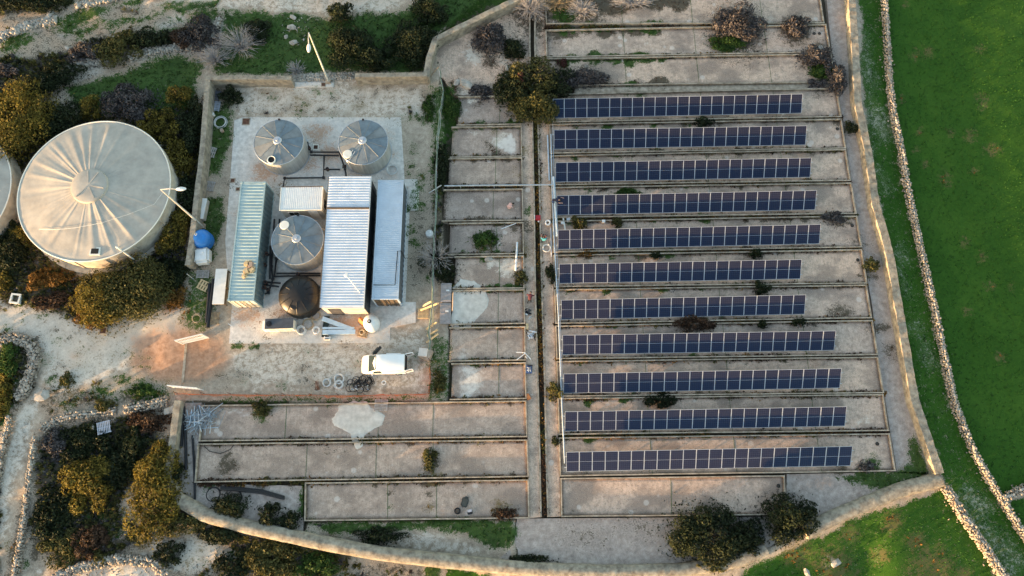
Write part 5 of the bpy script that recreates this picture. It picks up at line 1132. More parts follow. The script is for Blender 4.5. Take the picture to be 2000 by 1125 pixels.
# ---------------------------------------------------------------- fences
M_NET = mat('orange_net', (.66, .19, .06), .7, 0, .2, 3, c2=(.40, .10, .04)); M_GNET = mat('green_net', (.16, .20, .15), .8, 0, .3, 3)
def net_fence(label, pts, h, m, cell=.16):
    c = [G(x, y) for x, y in pts]; o = c[0].copy(); o.z = max(o.z, 0); t = thing('net_fence', label, 'fence', o); L = 0; mb = MB(); path = []
    for a, b in zip(c[:-1], c[1:]):
        n = max(1, int((b - a).length / cell)); path += [a.lerp(b, i / n) for i in range(n)]
    path.append(c[-1]); rows = int(h / cell) + 1; off = [(random.gauss(0, .03), 0) for _ in path]; w_ = 0
    grid = []
    for i, p in enumerate(path):
        w_ = w_ * .8 + random.gauss(0, .05); sag = .75 + .25 * abs(math.sin(i * .09)); col_ = []
        for r_ in range(rows):
            f = r_ / (rows - 1); col_.append(Vector((p.x - o.x + w_ * f, p.y - o.y - f * .15 + w_ * f * .8, max(p.z, 0) - o.z + .02 + h * f * sag)))
        grid.append(col_)
    th = .034
    for i in range(len(grid)):
        for r_ in range(rows):
            if i + 1 < len(grid): a, b = grid[i][r_], grid[i + 1][r_]; mb.add([a + Vector((0, 0, -th)), b + Vector((0, 0, -th)), b + Vector((0, -th * .8, th)), a + Vector((0, -th * .8, th))], [(0, 1, 2, 3)])
            if r_ + 1 < rows: a, b = grid[i][r_], grid[i][r_ + 1]; mb.add([a + Vector((-th, 0, 0)), a + Vector((th, 0, 0)), b + Vector((th, 0, 0)), b + Vector((-th, 0, 0))], [(0, 1, 2, 3)])
    mb.obj('netting', m, t); tot = len(path); k = 0
    while k < tot:
        p = path[k]; mb = MB(); mb.tube([(p.x - o.x, p.y - o.y + .05, -.1), (p.x - o.x, p.y - o.y + .05, h + .1)], .03, 5); mb.obj('post', MATS['rusty_red'], t); k += int(2.4 / cell)
    return t
net_fence('low orange net fence along the lower edge of the yard', [(346, 769), (420, 770), (520, 771), (640, 772), (740, 772), (838, 769)], .75, M_NET)
net_fence('short orange net fence at the lower right yard corner', [(839, 768), (841, 740), (840, 716)], .75, M_NET)
def wire_fence(label, pts, h):
    c = [G(x, y) for x, y in pts]; o = c[0].copy(); t = thing('wire_fence', label, 'fence', o); path = []
    for a, b in zip(c[:-1], c[1:]):
        n = max(1, int((b - a).length / 2.2)); path += [a.lerp(b, i / n) for i in range(n)]
    path.append(c[-1])
    for p in path: mb = MB(); mb.tube([p - o, p - o + Vector((random.uniform(-.06, .06), 0, h))], .035, 5); mb.obj('post', MATS['rusty_red'] if random.random() < .3 else M_KERB, t)
    for z in (.3, .8, h - .1):
        mb = MB(); pp = []
        for a, b in zip(path[:-1], path[1:]): pp += [a.lerp(b, q) - o + Vector((random.gauss(0, .03), 0, z - .12 * math.sin(q * math.pi))) for q in (0, .33, .66)]
        mb.tube(pp + [path[-1] - o + Vector((0, 0, z))], .014, 3); mb.obj('wire', M_STEEL, t)
    mb = MB(); pp = []
    for a, b in zip(path[:-1], path[1:]): pp += [a.lerp(b, q) - o + Vector((random.gauss(0, .05), 0, h * .9 + random.gauss(0, .05))) for q in (0, .25, .5, .75)]
    mb.tube(pp, .075, 5); mb.obj('rolled_netting', M_GNET, t)
    mb = MB(); mb.tube([path[0] - o + Vector((-1.1, -.3, 0)), path[0] - o + Vector((0, 0, h))], .04, 5); mb.obj('stay', M_WOOD, t)
    return t
wire_fence('sagging wire fence with rolled green netting right of the tank yard', [(860, 146), (868, 190), (862, 230), (857, 280), (855, 340), (853, 420), (849, 520), (848, 590), (842, 640), (841, 705)], 1.5)
# leaning stays along the left wall
for k, (x, y, x2, y2) in enumerate([(407, 179, 417, 188), (404, 211, 413, 222), (398, 240, 410, 254), (394, 275, 404, 284), (391, 308, 402, 318), (372, 503, 380, 512), (365, 535, 378, 545)]):
    plank(['topmost', 'second', 'third', 'fourth', 'fifth', 'sixth', 'lowest'][k] + ' thin pale stay leaning on the left wall', (x2, y2, .1), (x, y, 1.4), .05, .05, M_HOSE, 'fence_stay', 'stay', 'stays along the left wall')
plank('pale pole leaning at the conduit end by the fence', (838, 377, .1), (862, 362, 1.1), .08, .08, M_STEEL, 'leaning_pole', 'pole'); plank('thin pale rod lying at the lower left pad corner', (446, 632, .2), (456, 640, .1), .06, .06, M_WHITE, 'rod', 'rod')
# ---------------------------------------------------------------- van
cen, W, L, ang = rect_from([(708, 692), (790, 693), (789, 729), (708, 729)], 1.0)
t = thing('white_van', 'white panel van parked in the yard with its doors open', 'van', (cen.x, cen.y, 0), ang + math.pi)   # local +X = front
W = 1.72; Lv = 4.05; M_VAN = mat('van_white', (.80, .79, .77), .3, 0, .03, 1, spec=.5); M_GLS = NG('van_glass'); M_GLS.b.inputs['Base Color'].default_value = (.025, .04, .045, 1); M_GLS.b.inputs['Roughness'].default_value = .08; M_GLS = M_GLS.m
st_ = [(-2.02, .55, 1.55, .80, .74), (-1.98, .32, 1.72, .84, .74), (-1.0, .28, 1.80, .86, .75), (.0, .28, 1.80, .86, .74), (.45, .28, 1.78, .86, .73), (.62, .28, 1.72, .86, .72), (1.28, .28, 1.08, .86, .78), (1.40, .28, 1.02, .86, .80), (1.75, .30, .93, .82, .74), (1.96, .36, .80, .72, .62), (2.03, .45, .62, .60, .52)]
mb = MB(); k_ = 10; vs = []
for x, z0, z1, w0, w1 in st_:
    zb = min(z1 - .05, 1.0) if z1 > 1.05 else z1 - .12
    half = [(0, z0), (w0 * .85, z0), (w0, z0 + .12), (w0, zb), (w1, z1 - .05), (w1 * .88, z1), (0, z1 + .02)]
    ring_ = half + [(-y, z) for y, z in half[-2:0:-1]]
    vs.append([(x, y, z) for y, z in ring_])
nR = len(vs[0]); V_ = [p for r_ in vs for p in r_]; F_ = [(i * nR + j, i * nR + (j + 1) % nR, (i + 1) * nR + (j + 1) % nR, (i + 1) * nR + j) for i in range(len(vs) - 1) for j in range(nR)] + [tuple(range(nR)), tuple(range((len(vs) - 1) * nR, len(vs) * nR))]
mb.add(V_, F_); o = mb.obj('body', M_VAN, t); bm = bmesh.new(); bm.from_mesh(o.data); bmesh.ops.recalc_face_normals(bm, faces=bm.faces); bm.to_mesh(o.data); bm.free(); autosmooth(o, 38)
mb = MB(); mb.add([(.56, -.66, 1.775), (.56, .66, 1.775), (1.33, .76, 1.085), (1.33, -.76, 1.085)], [(0, 3, 2, 1)]); mb.obj('windscreen', M_GLS, t)
for s in (-1, 1):
    mb = MB(); mb.add([(.10, s * .875, 1.05), (.95, s * .875, 1.05), (.72, s * .79, 1.5), (.18, s * .775, 1.58)], [(0, 1, 2, 3)]); mb.obj('side_window', M_GLS, t)
    mb = MB(); mb.box((.95, s * .98, 1.05), (.1, .2, .16)); mb.obj('mirror', M_BLACK if s < 0 else M_VAN, t, bevel=.03)
    for x in (-1.3, 1.32):
        mb = MB(); mb.M = Matrix.Translation((x, s * .78, .31)) @ Matrix.Rotation(R(90), 4, 'X'); mb.cyl((0, 0, -.1), .31, .2, 24); wh = mb.obj('wheel', mat('tyre_rubber', (.02, .02, .02), .85, 0, .2, 5), t)
        mb = MB(); mb.M = Matrix.Translation((x, s * .79, .31)) @ Matrix.Rotation(R(90), 4, 'X'); mb.cyl((0, 0, -.11), .19, .22, 18); mb.obj('rim', M_STEEL, wh)
    mb = MB(); mb.box((1.88, s * .6, .72), (.14, .22, .12)); mb.obj('headlight', M_ALU, t, bevel=.03)
    mb = MB(); mb.box((-1.0, s * .80, 1.70), (1.3, .05, .06)); mb.obj('door_track', M_VAN, t)
mb = MB(); mb.box((-2.02, 0, 1.0), (.10, 1.46, 1.05)); mb.obj('cargo_opening', M_DARK, t)
for s, a in ((-1, R(100)), (1, R(62))):
    mb = MB(); mb.box((-.36, 0, 1.0), (.72, .07, 1.25)); d_ = mb.obj('rear_door', M_VAN, t, bevel=.02, loc=(-2.03, s * .76, 0)); d_.rotation_euler = (0, 0, s * (-R(12)) if s < 0 else R(14))
    mb = MB(); mb.box((-.36, 0, 1.32), (.5, .085, .42)); mb.obj('door_window', M_GLS, d_)
mb = MB(); mb.box((-.5, 0, .78), (1.0, .08, .85)); d_ = mb.obj('front_door', M_BDARK, t, bevel=.02, loc=(.98, -.88, 0)); d_.rotation_euler = (0, 0, R(48))
mb = MB(); mb.box((-.45, 0, 1.33), (.7, .05, .32)); mb.obj('door_window', M_GLS, d_)
# ---------------------------------------------------------------- walkway clutter
p = P(1050.5, 427, 0); t = thing('red_box', 'bright red box sitting over the central channel', 'box', (p.x, p.y, .02)); mb = MB(); mb.box((0, 0, .2), (.5, .45, .34)); mb.obj('body', mat('red_plastic', (.34, .018, .025), .5, 0, .1, 3), t, bevel=.03); mb = MB(); mb.box((-.33, 0, .22), (.05, .45, .4)); mb.obj('side_strip', M_WHITE, t); mb = MB(); mb.cyl((.05, -.32, .0), .08, .1, 10); mb.obj('knob', M_WHITE, t)
carton('small white carton right of the fern tuft between solar rows', 1177, 438, (.3, .28, .2), 0, M_WHITE, .02, 'small_box'); carton('white slatted crate left of the fern tuft', 1111, 433, (.55, .6, .12), R(4), M_PVC, .02, 'slatted_crate'); carton('small white pail left of the plank near the solar row', 1097, 441, (.25, .25, .2), 0, M_WHITE, .02, 'small_box'); plank('pair of white planks beside the slatted crate', (1100, 426, .15), (1104, 449, .15), .14, .08, M_CREAM)
p = P(1037, 657, 0); t = thing('steel_bracket_heap', 'heap of blue steel brackets on the left walkway', 'brackets', (p.x, p.y, 0))
for k in range(14): mb = MB(); mb.box((random.uniform(-.3, .3), random.uniform(-.4, .45), .08 + k * .025), (random.uniform(.3, .7), .09, .05), random.uniform(0, 3)); mb.obj('bracket', random.choice([M_TRAY, M_STEEL, M_BLUEP, M_BLACK]), t)
p = P(1033, 722, 0); t = thing('tool_case', 'open blue and black tool case on the left walkway', 'tool case', (p.x, p.y, 0)); mb = MB(); mb.box((0, 0, .12), (.55, .75, .22)); mb.obj('case', mat('blue_case', (.05, .09, .2), .5, 0, .2, 4), t, bevel=.02); mb = MB(); mb.box((.1, .35, .3), (.5, .06, .4)); mb.obj('case_lid', M_BLACK, t)
for k in range(7): mb = MB(); mb.box((random.uniform(-.2, .2), random.uniform(-.3, .2), .26), (.2, .06, .05), random.uniform(0, 3)); mb.obj('tool', random.choice([M_ALU, M_BLUEP, M_WHITE]), t)
for k, (a, b) in enumerate([((1008, 688, .3), (1026, 689, .3)), ((1009, 703, .3), (1026, 690, .3)), ((1024, 688, .3), (1037, 702, .15)), ((1026, 696, .3), (1030, 700, .2))]): plank(['upper white batten of the crossed white strips', 'left slanting white batten of the crossed strips', 'right slanting white batten of the crossed strips', 'shortest white batten of the crossed strips'][k] + ' by the walkway', a, b, .07, .05, M_WHITE, 'white_batten', 'batten', 'crossed white battens')
carton('small pale wooden block on the left walkway above the bracket heap', 1029, 641, (.25, .55, .15), R(-5), M_WOODP, 0, 'wood_block'); carton('orange bag crumpled on the left walkway', 1031, 777, (.35, .55, .15), R(30), mat('orange_bag', (.62, .2, .06), .6, 0, .15, 4), 0, 'crumpled_bag')
p = P(1032, 612, 0); t = thing('tool_heap', 'dark heap of tools and bags on the left walkway below the bending person', 'tools', (p.x, p.y, 0))
for k in range(12): mb = MB(); mb.box((random.uniform(-.25, .25), random.uniform(-.5, .4), .08), (random.uniform(.15, .4), random.uniform(.08, .25), .14), random.uniform(0, 3)); mb.obj('tool', random.choice([M_BLACK, M_BDARK, M_BDARK, M_HOSE]), t, bevel=.02)
p = P(908, 981, 0); t = thing('dark_sack', 'dark grey sack lying on the lower left bed', 'sack', (p.x, p.y, .01), R(-15)); mb = MB(); mb.box((0, 0, .1), (.6, .8, .2)); o = mb.obj('sack_body', mat('dark_grey_sack', (.05, .055, .05), .8, 0, .2, 4), t, bevel=.08); mb = MB(); mb.box((.05, .45, .1), (.3, .12, .1)); mb.obj('sack_neck', MATS['dark_grey_sack'], t, bevel=.03)
coil('small black coil left below the dark sack', 895, 997, .25, M_BLACK, 4, .04); p = P(918, 1000, 0); t = thing('tool_bag', 'small blue and black tool bag right below the dark sack', 'bag', (p.x, p.y, .01), R(10)); mb = MB(); mb.box((0, 0, .15), (.45, .4, .28)); mb.obj('bag_body', M_BLACK, t, bevel=.05); mb = MB(); mb.box((0, .12, .3), (.4, .22, .06)); mb.obj('bag_flap', M_BLUEP, t, bevel=.02)
for k, (x, y) in enumerate([(1635, 252), (1664, 378), (1664, 441), (1675, 508), (1713, 867), (1520, 949), (1600, 66), (1590, 66)]):
    c = P(x, y, 0); t = thing('floor_drain', ['black drain cap at the right end of the second solar bed', 'black drain cap at the right end of the fourth solar bed', 'black drain cap at the right end of the fifth solar bed', 'black drain cap at the right end of the sixth solar bed', 'black drain cap at the right end of the lowest solar bed', 'black drain cap in the short bed without panels', 'right of two small caps in the bare upper bed', 'left of two small caps in the bare upper bed'][k], 'floor drain', c, 0, 'floor drains'); mb = MB(); mb.ring((0, 0, .05), .13, .04, 16, 6); mb.obj('ring', M_BLACK, t); mb = MB(); mb.cyl((0, 0, 0), .1, .03, 14); mb.obj('plug', M_BROWN, t)
# ---------------------------------------------------------------- people
M_SKIN = mat('skin', (.45, .26, .18), .55, 0, .05, 4); M_HAIR = mat('dark_hair', (.018, .013, .011), .6, 0, .2, 8)
def person(label, loc, rz, J, top, trousers, shoes):
    """J: joint name -> local position; one continuous skinned body"""
    J = dict(J); face_dir = J.pop('face', (0, -1, 0)); ed = [('pelvis', 'belly'), ('belly', 'chest'), ('chest', 'neck'), ('neck', 'head0'), ('head0', 'head1')]
    rad = dict(pelvis=.135, belly=.125, chest=.15, neck=.055, head0=.085, head1=.075)
    for s in 'lr':
        ed += [('chest', 'sho' + s), ('sho' + s, 'elb' + s), ('elb' + s, 'wri' + s), ('wri' + s, 'palm' + s), ('pelvis', 'hip' + s), ('hip' + s, 'kne' + s), ('kne' + s, 'ank' + s), ('ank' + s, 'toe' + s)]
        rad.update({'sho' + s: .075, 'elb' + s: .045, 'wri' + s: .03, 'palm' + s: .035, 'hip' + s: .10, 'kne' + s: .062, 'ank' + s: .045, 'toe' + s: .04})
        w_, p_ = Vector(J['wri' + s]), Vector(J['palm' + s]); d = (p_ - w_).normalized(); sd = d.cross(Vector((0, 0, 1))); sd = sd.normalized() if sd.length > .01 else Vector((1, 0, 0)); dn = sd.cross(d)
        for k in range(5):
            q = (k - 1.5) * .02; L_ = [.055, .085, .095, .088, .07][k] if k else .055
            base = p_ + sd * q if k else p_ - d * .03 - sd * .04
            m1 = base + d * L_ * .55 - (sd * .02 if k == 0 else Vector()); m2 = m1 + d * L_ * .4 - dn * .025
            a, b = 'f%s%da' % (s, k), 'f%s%db' % (s, k); J[a] = tuple(m1); J[b] = tuple(m2); ed += [('palm' + s, a), (a, b)]; rad[a] = .009; rad[b] = .008
    names = list(J); ix = {n: i for i, n in enumerate(names)}
    me = bpy.data.meshes.new('person'); me.from_pydata([J[n] for n in names], [(ix[a], ix[b]) for a, b in ed], [])
    ob = bpy.data.objects.new('tmp', me); COL.objects.link(ob); ob.modifiers.new('s', 'SKIN'); sk = me.skin_vertices[0].data
    for n in names: sk[ix[n]].radius = (rad[n], rad[n]); sk[ix[n]].use_root = n == 'pelvis'
    md = ob.modifiers.new('d', 'SUBSURF'); md.levels = 2; md.render_levels = 2
    dg = bpy.context.evaluated_depsgraph_get(); m2 = bpy.data.meshes.new_from_object(ob.evaluated_get(dg)); bpy.data.objects.remove(ob)
    m2.name = 'body'; m2.materials.clear()
    for m in (top, trousers, M_SKIN, shoes): m2.materials.append(m)
    cls = {}
    for a, b in ed:
        if b.startswith('f') or b.startswith('palm') or b in ('head0', 'head1') or b.startswith('wri'): c = 2
        elif b.startswith('toe'): c = 3
        elif b[:3] in ('kne', 'ank', 'hip'): c = 1
        else: c = 0
        cls[(a, b)] = c
    segs = [(np.array(J[a]), np.array(J[b]), c) for (a, b), c in cls.items()]
    for p in m2.polygons:
        c_ = np.array(p.center); best = (9, 0)
        for a, b, c in segs:
            t_ = np.clip(np.dot(c_ - a, b - a) / (np.dot(b - a, b - a) + 1e-9), 0, 1); dd = np.linalg.norm(c_ - a - t_ * (b - a)); best = min(best, (dd, c))
        p.material_index = best[1]; p.use_smooth = True
    t = thing('person', label, 'person', loc, rz); o = mobj('body', m2, t)
    h0, h1 = Vector(J['head0']), Vector(J['head1']); up = (h1 - h0).normalized(); fw = Vector(face_dir).normalized(); hc = (h0 + h1) / 2
    mb = MB(); bmv = []; n1, n2 = 12, 8; rt = up.cross(fw).normalized()
    for i in range(n2):
        th = math.pi * .62 * i / (n2 - 1)
        for k in range(n1):
            a = 2 * math.pi * k / n1; q = up * (math.cos(th) * .125) + (fw * math.cos(a) * 1.1 + rt * math.sin(a)) * (math.sin(th) * .105) - fw * .02
            bmv.append(tuple(hc + up * .015 + q))
    mb.add(bmv, [(i * n1 + k, i * n1 + (k + 1) % n1, (i + 1) * n1 + (k + 1) % n1, (i + 1) * n1 + k) for i in range(n2 - 1) for k in range(n1)]); ho = mb.obj('hair', M_HAIR, t, True)
    mb = MB(); f0 = hc + fw * .10 - up * .02
    for s in (-1, 1): mb.box(f0 + rt * .035 * s + up * .02, (.02, .02, .012))
    mb.box(f0 + fw * .012 - up * .015, (.025, .03, .035)); mb.box(f0 - up * .06, (.045, .02, .012)); mb.obj('face', M_SKIN, t, bevel=.004)
    return t
stand = dict(pelvis=(0, 0, .92), belly=(0, -.03, 1.08), chest=(0, -.12, 1.30), neck=(0, -.2, 1.45), head0=(0, -.25, 1.52), head1=(0, -.29, 1.66), shol=(-.19, -.13, 1.37), shor=(.19, -.13, 1.37), elbl=(-.30, -.25, 1.12), elbr=(.30, -.25, 1.12), wril=(-.28, -.48, 1.0), wrir=(.26, -.48, 1.0), palml=(-.27, -.57, .98), palmr=(.25, -.57, .98), hipl=(-.1, 0, .88), hipr=(.1, 0, .88), knel=(-.13, -.06, .48), kner=(.12, .05, .48), ankl=(-.14, 0, .08), ankr=(.14, .12, .08), toel=(-.15, -.16, .04), toer=(.16, -.04, .04))
M_TEAL = mat('teal_shirt', (.06, .30, .36), .8, 0, .1, 5); M_REDT = mat('red_trousers', (.30, .06, .05), .8, 0, .1, 5); M_NAVY = mat('navy_cloth', (.015, .02, .045), .8, 0, .15, 5); M_JEAN = mat('blue_jeans', (.05, .09, .2), .8, 0, .15, 5); M_PINK = mat('pale_pink_top', (.55, .36, .33), .8, 0, .08, 5); M_MAROON = mat('maroon_top', (.085, .02, .028), .8, 0, .15, 5); M_CHAR = mat('charcoal_trousers', (.02, .02, .022), .8, 0, .15, 5)
sit = dict(pelvis=(0, 0, .14), belly=(0, .04, .30), chest=(0, .02, .52), neck=(0, -.02, .68), head0=(0, -.07, .75), head1=(0, -.11, .89), shol=(-.19, 0, .60), shor=(.19, 0, .60), elbl=(-.27, -.16, .38), elbr=(.28, -.18, .40), wril=(-.16, -.36, .34), wrir=(.22, -.40, .42), palml=(-.12, -.44, .33), palmr=(.2, -.49, .42), hipl=(-.1, -.03, .14), hipr=(.1, -.03, .14), knel=(-.2, -.40, .42), kner=(.22, -.38, .40), ankl=(-.14, -.55, .08), ankr=(.2, -.60, .08), toel=(-.16, -.70, .04), toer=(.22, -.76, .04))
p = P(1062, 470); person('person in a teal top and reddish trousers sitting on the right walkway', (p.x, p.y, -.02), R(178), dict(sit), M_TEAL, M_REDT, M_CHAR)
bend = dict(stand); bend.update(belly=(0, -.1, 1.04), chest=(0, -.36, 1.12), neck=(0, -.52, 1.14), head0=(0, -.60, 1.14), head1=(0, -.72, 1.10), shol=(-.2, -.38, 1.12), shor=(.2, -.38, 1.12), elbl=(-.36, -.46, .92), elbr=(.36, -.46, .92), wril=(-.34, -.62, .72), wrir=(.3, -.62, .70), palml=(-.32, -.68, .65), palmr=(.28, -.68, .63), face=(0, -.3, -.95))
p = P(1034, 590); person('person in dark clothes with a maroon top bending over on the left walkway', (p.x, p.y, -.02), R(170), dict(bend), M_MAROON, M_CHAR, M_BLACK)
lean = dict(bend); p = P(1079, 398); person('person in dark clothes leaning over the left end of the fourth solar row', (p.x, p.y, -.02), R(78), lean | dict(chest=(0, -.38, 1.25), neck=(0, -.54, 1.30), head0=(0, -.62, 1.32), head1=(0, -.75, 1.32), shol=(-.2, -.4, 1.25), shor=(.2, -.4, 1.25), elbl=(-.32, -.6, 1.28), elbr=(.32, -.6, 1.28), wril=(-.3, -.84, 1.36), wrir=(.28, -.84, 1.3), palml=(-.29, -.93, 1.38), palmr=(.27, -.93, 1.32)), M_NAVY, M_JEAN, M_BLACK)
crouch = dict(sit); crouch.update(pelvis=(0, .1, .32), belly=(0, 0, .44), chest=(0, -.2, .56), neck=(0, -.36, .62), head0=(0, -.43, .64), head1=(0, -.55, .64), shol=(-.19, -.22, .58), shor=(.19, -.22, .58), elbl=(-.26, -.36, .38), elbr=(.26, -.36, .38), wril=(-.14, -.5, .22), wrir=(.14, -.52, .22), palml=(-.12, -.55, .15), palmr=(.12, -.57, .15), hipl=(-.1, .06, .3), hipr=(.1, .06, .3), knel=(-.17, -.26, .36), kner=(.17, -.26, .36), ankl=(-.14, .02, .08), ankr=(.14, .02, .08), toel=(-.15, -.15, .04), toer=(.15, -.15, .04), face=(0, -.6, -.8))
p = P(993, 406); person('person with dark hair in a pale pink top crouching on the small bed', (p.x, p.y, .0), R(112), crouch, M_PINK, M_PINK, M_WOODP)

# ---------------------------------------------------------------- vegetation
def leafmat(name, dark, light, trans=.25):
    g = NG(name); at = g.n('ShaderNodeAttribute', attribute_name='tint'); c = g.ramp(at.outputs['Fac'], [(0, dark), (1, light)])
    g.l(c, g.b.inputs['Base Color']); g.b.inputs['Roughness'].default_value = .7; g.b.inputs['Specular IOR Level'].default_value = .2
    tr = g.n('ShaderNodeBsdfTranslucent'); g.l(c, tr.inputs[0]); mx = g.n('ShaderNodeMixShader'); mx.inputs[0].default_value = trans; g.l(g.b.outputs[0], mx.inputs[1]); g.l(tr.outputs[0], mx.inputs[2]); g.l(mx.outputs[0], g.out.inputs[0]); return g.m
LM = dict(tamarisk=leafmat('tamarisk_leaf', (.034, .031, .008), (.27, .21, .040), .35), dark=leafmat('evergreen_leaf', (.006, .011, .005), (.040, .052, .020)), olive=leafmat('olive_leaf', (.030, .033, .010), (.15, .135, .042)), grey=leafmat('grey_twig_leaf', (.03, .026, .027), (.125, .112, .110), .1), brown=leafmat('brown_leaf', (.03, .018, .012), (.11, .065, .04), .2), green=leafmat('green_leaf', (.018, .04, .008), (.075, .135, .028)), red=leafmat('red_leaf', (.04, .014, .012), (.10, .036, .03)), rust=leafmat('rust_leaf', (.10, .05, .012), (.30, .16, .04), .3))
M_BARK = mat('bark', (.10, .075, .055), .9, 0, .3, 6); M_TWIG = mat('grey_twig', (.40, .375, .36), .85, 0, .2, 5); M_TWIGD = mat('dark_twig', (.09, .08, .08), .85, 0, .25, 5)
def leaves(cx, rx_, ry, rz_, n, size, lobes, flat=.0, shell=.55, seed=0):
    """leaf quads spread over uneven lobes: numpy V,F,tint"""
    L_ = []
    for k in range(lobes):
        a = RNG.uniform(0, 2 * np.pi); q = RNG.uniform(.2, .95) ** .7 if k else 0; L_.append((q * rx_ * np.cos(a), q * ry * np.sin(a), rz_ * RNG.uniform(.30, .66) * (1 - .35 * q), RNG.choice([RNG.uniform(.14, .26), RNG.uniform(.24, .44)]) if k else .5))
    L_ = np.array(L_); k = RNG.choice(lobes, n, p=(L_[:, 3] ** 2) / (L_[:, 3] ** 2).sum()); d = RNG.normal(size=(n, 3)); d[:, 2] = np.abs(d[:, 2]) * .9 - .25; d /= np.linalg.norm(d, axis=1)[:, None]
    q = RNG.uniform(shell, 1.0, n) ** .7 * RNG.uniform(.85, 1.12, n)
    pos = L_[k, :3] + d * q[:, None] * np.stack([L_[k, 3] * rx_, L_[k, 3] * ry, L_[k, 3] * rz_ * .8], -1)
    ns = int(n * .22); ii_ = RNG.choice(n, ns, replace=False); aa = RNG.uniform(0, 2 * np.pi, ns); qq = RNG.normal(.72, .30, ns)
    pos[ii_] = np.stack([rx_ * qq * np.cos(aa), ry * qq * np.sin(aa), rz_ * RNG.uniform(.02, .5, ns) * np.clip(1.3 - qq, .12, 1)], -1)
    pos[:, 2] = np.maximum(pos[:, 2], .03)
    nrm = d + RNG.normal(size=(n, 3)) * .75; nrm /= np.linalg.norm(nrm, axis=1)[:, None]
    u = np.cross(nrm, RNG.normal(size=(n, 3))); u /= np.linalg.norm(u, axis=1)[:, None] + 1e-9; v = np.cross(nrm, u)
    s = size * RNG.uniform(.45, 1.6, n)[:, None]
    V = np.stack([pos - u * s, pos - v * s * .45, pos + u * s, pos + v * s * .45], 1).reshape(-1, 3); F_ = np.arange(4 * n).reshape(-1, 4)
    lob_t = RNG.uniform(-.22, .22, lobes)[k]; tint = np.clip(RNG.uniform(.1, .85, n) + lob_t, 0, 1)
    return V, F_, np.repeat(tint, 4), L_
def shrub(label, x, y, rpx, h, kind, ry=None, dens=1.0, name='shrub', cat='shrub', group='shrubs and trees of the site', size=.11, lobes=None, twigs=0, z0=None):
    p = P(x, y, h * .4); z = z0 if z0 is not None else hz(p.x, p.y); qx, qy = W2P(p.x, p.y, 0.0); z = -.02 if inside(np.array([qx]), np.array([qy]), ZONE)[0] else z; p.z = z; mpp = m_per_px(y); rx_ = rpx * mpp; ry_ = (ry or rpx) * mpp
    t = thing(name, label, cat, p, 0, group)
    lobes = lobes or int(12 + rx_ * ry_ * 4.0); n = int(min(16000, max(300, 1250 * rx_ * ry_ * dens * (.11 / size) ** 1.2)))
    V, F_, tint, L_ = leaves(0, rx_, ry_, h, n, size, lobes); mobj('crown', npmesh('crown', V, F_, LM[kind], tint), t)
    mb = MB()
    for k in range(min(len(L_), 8)):
        q = L_[k]; mb.tube([(0, 0, -.1), (q[0] * .35, q[1] * .35, q[2] * .45), (q[0], q[1], q[2])], .03 + .02 * h, 5, .012)
    mb.obj('trunk', M_BARK, t)
    if twigs: twig_mesh(t, rx_, ry_, h * 1.05, twigs, M_TWIGD)
    return t
def twig_mesh(t, rx_, ry_, h, n, m, nm='twigs', r=.016):
    Vs, Fs = [], []; b = 0
    for k in range(n):
        a = random.uniform(0, 6.283); q = random.uniform(.3, 1.0); e = Vector((rx_ * q * math.cos(a), ry_ * q * math.sin(a), h * random.uniform(.35, 1.0) * (1.15 - .6 * q))); s0 = Vector((e.x * .12, e.y * .12, 0)); pts = [s0, s0.lerp(e, .5) + Vector((random.gauss(0, .1), random.gauss(0, .1), h * .15)), e]
        paths = [pts] + [[pts[1].lerp(e, .2 + .3 * j), pts[1].lerp(e, .6 + .2 * j) + Vector((random.gauss(0, .22) * rx_ * .5, random.gauss(0, .22) * ry_ * .5, random.uniform(0, .15) * h))] for j in range(2)]
        for j, pp in enumerate(paths):
            rr = r if j == 0 else r * .6
            for i, q_ in enumerate(pp):
                f = 1 - .7 * i / (len(pp) - 1)
                for c in range(3): Vs.append((q_.x + rr * f * math.cos(c * 2.09), q_.y + rr * f * math.sin(c * 2.09), q_.z + rr * f * (.6 if c == 0 else -.3)))
            for i in range(len(pp) - 1):
                for c in range(3): Fs.append((b + i * 3 + c, b + i * 3 + (c + 1) % 3, b + (i + 1) * 3 + (c + 1) % 3, b + (i + 1) * 3 + c))
            b += 3 * len(pp)
    mobj(nm, npmesh(nm, np.array(Vs), np.array(Fs), m), t)
def bare(label, x, y, rpx, h, n=140, m=None, ry=None, group='bare grey bushes', under=None, name='bare_bush'):
    p = P(x, y, h * .3); qx, qy = W2P(p.x, p.y, 0.0); p.z = -.02 if inside(np.array([qx]), np.array([qy]), ZONE)[0] else hz(p.x, p.y); mpp = m_per_px(y); t = thing(name, label, 'bush', p, 0, group); twig_mesh(t, rpx * mpp, (ry or rpx) * mpp, h, n, m or M_TWIG, 'branches', .03)
    mb = MB(); mb.tube([(0, 0, -.1), (.03, .02, h * .25)], .07, 6, .04); mb.obj('trunk', M_BARK, t)
    if under:
        V, F_, tint, L_ = leaves(0, rpx * mpp * .8, (ry or rpx) * mpp * .8, h * .45, int(700 * (rpx * mpp) ** 2 * .5), .10, 7); mobj('undergrowth', npmesh('undergrowth', V, F_, LM[under], tint), t)
    return t
T = 'tree'
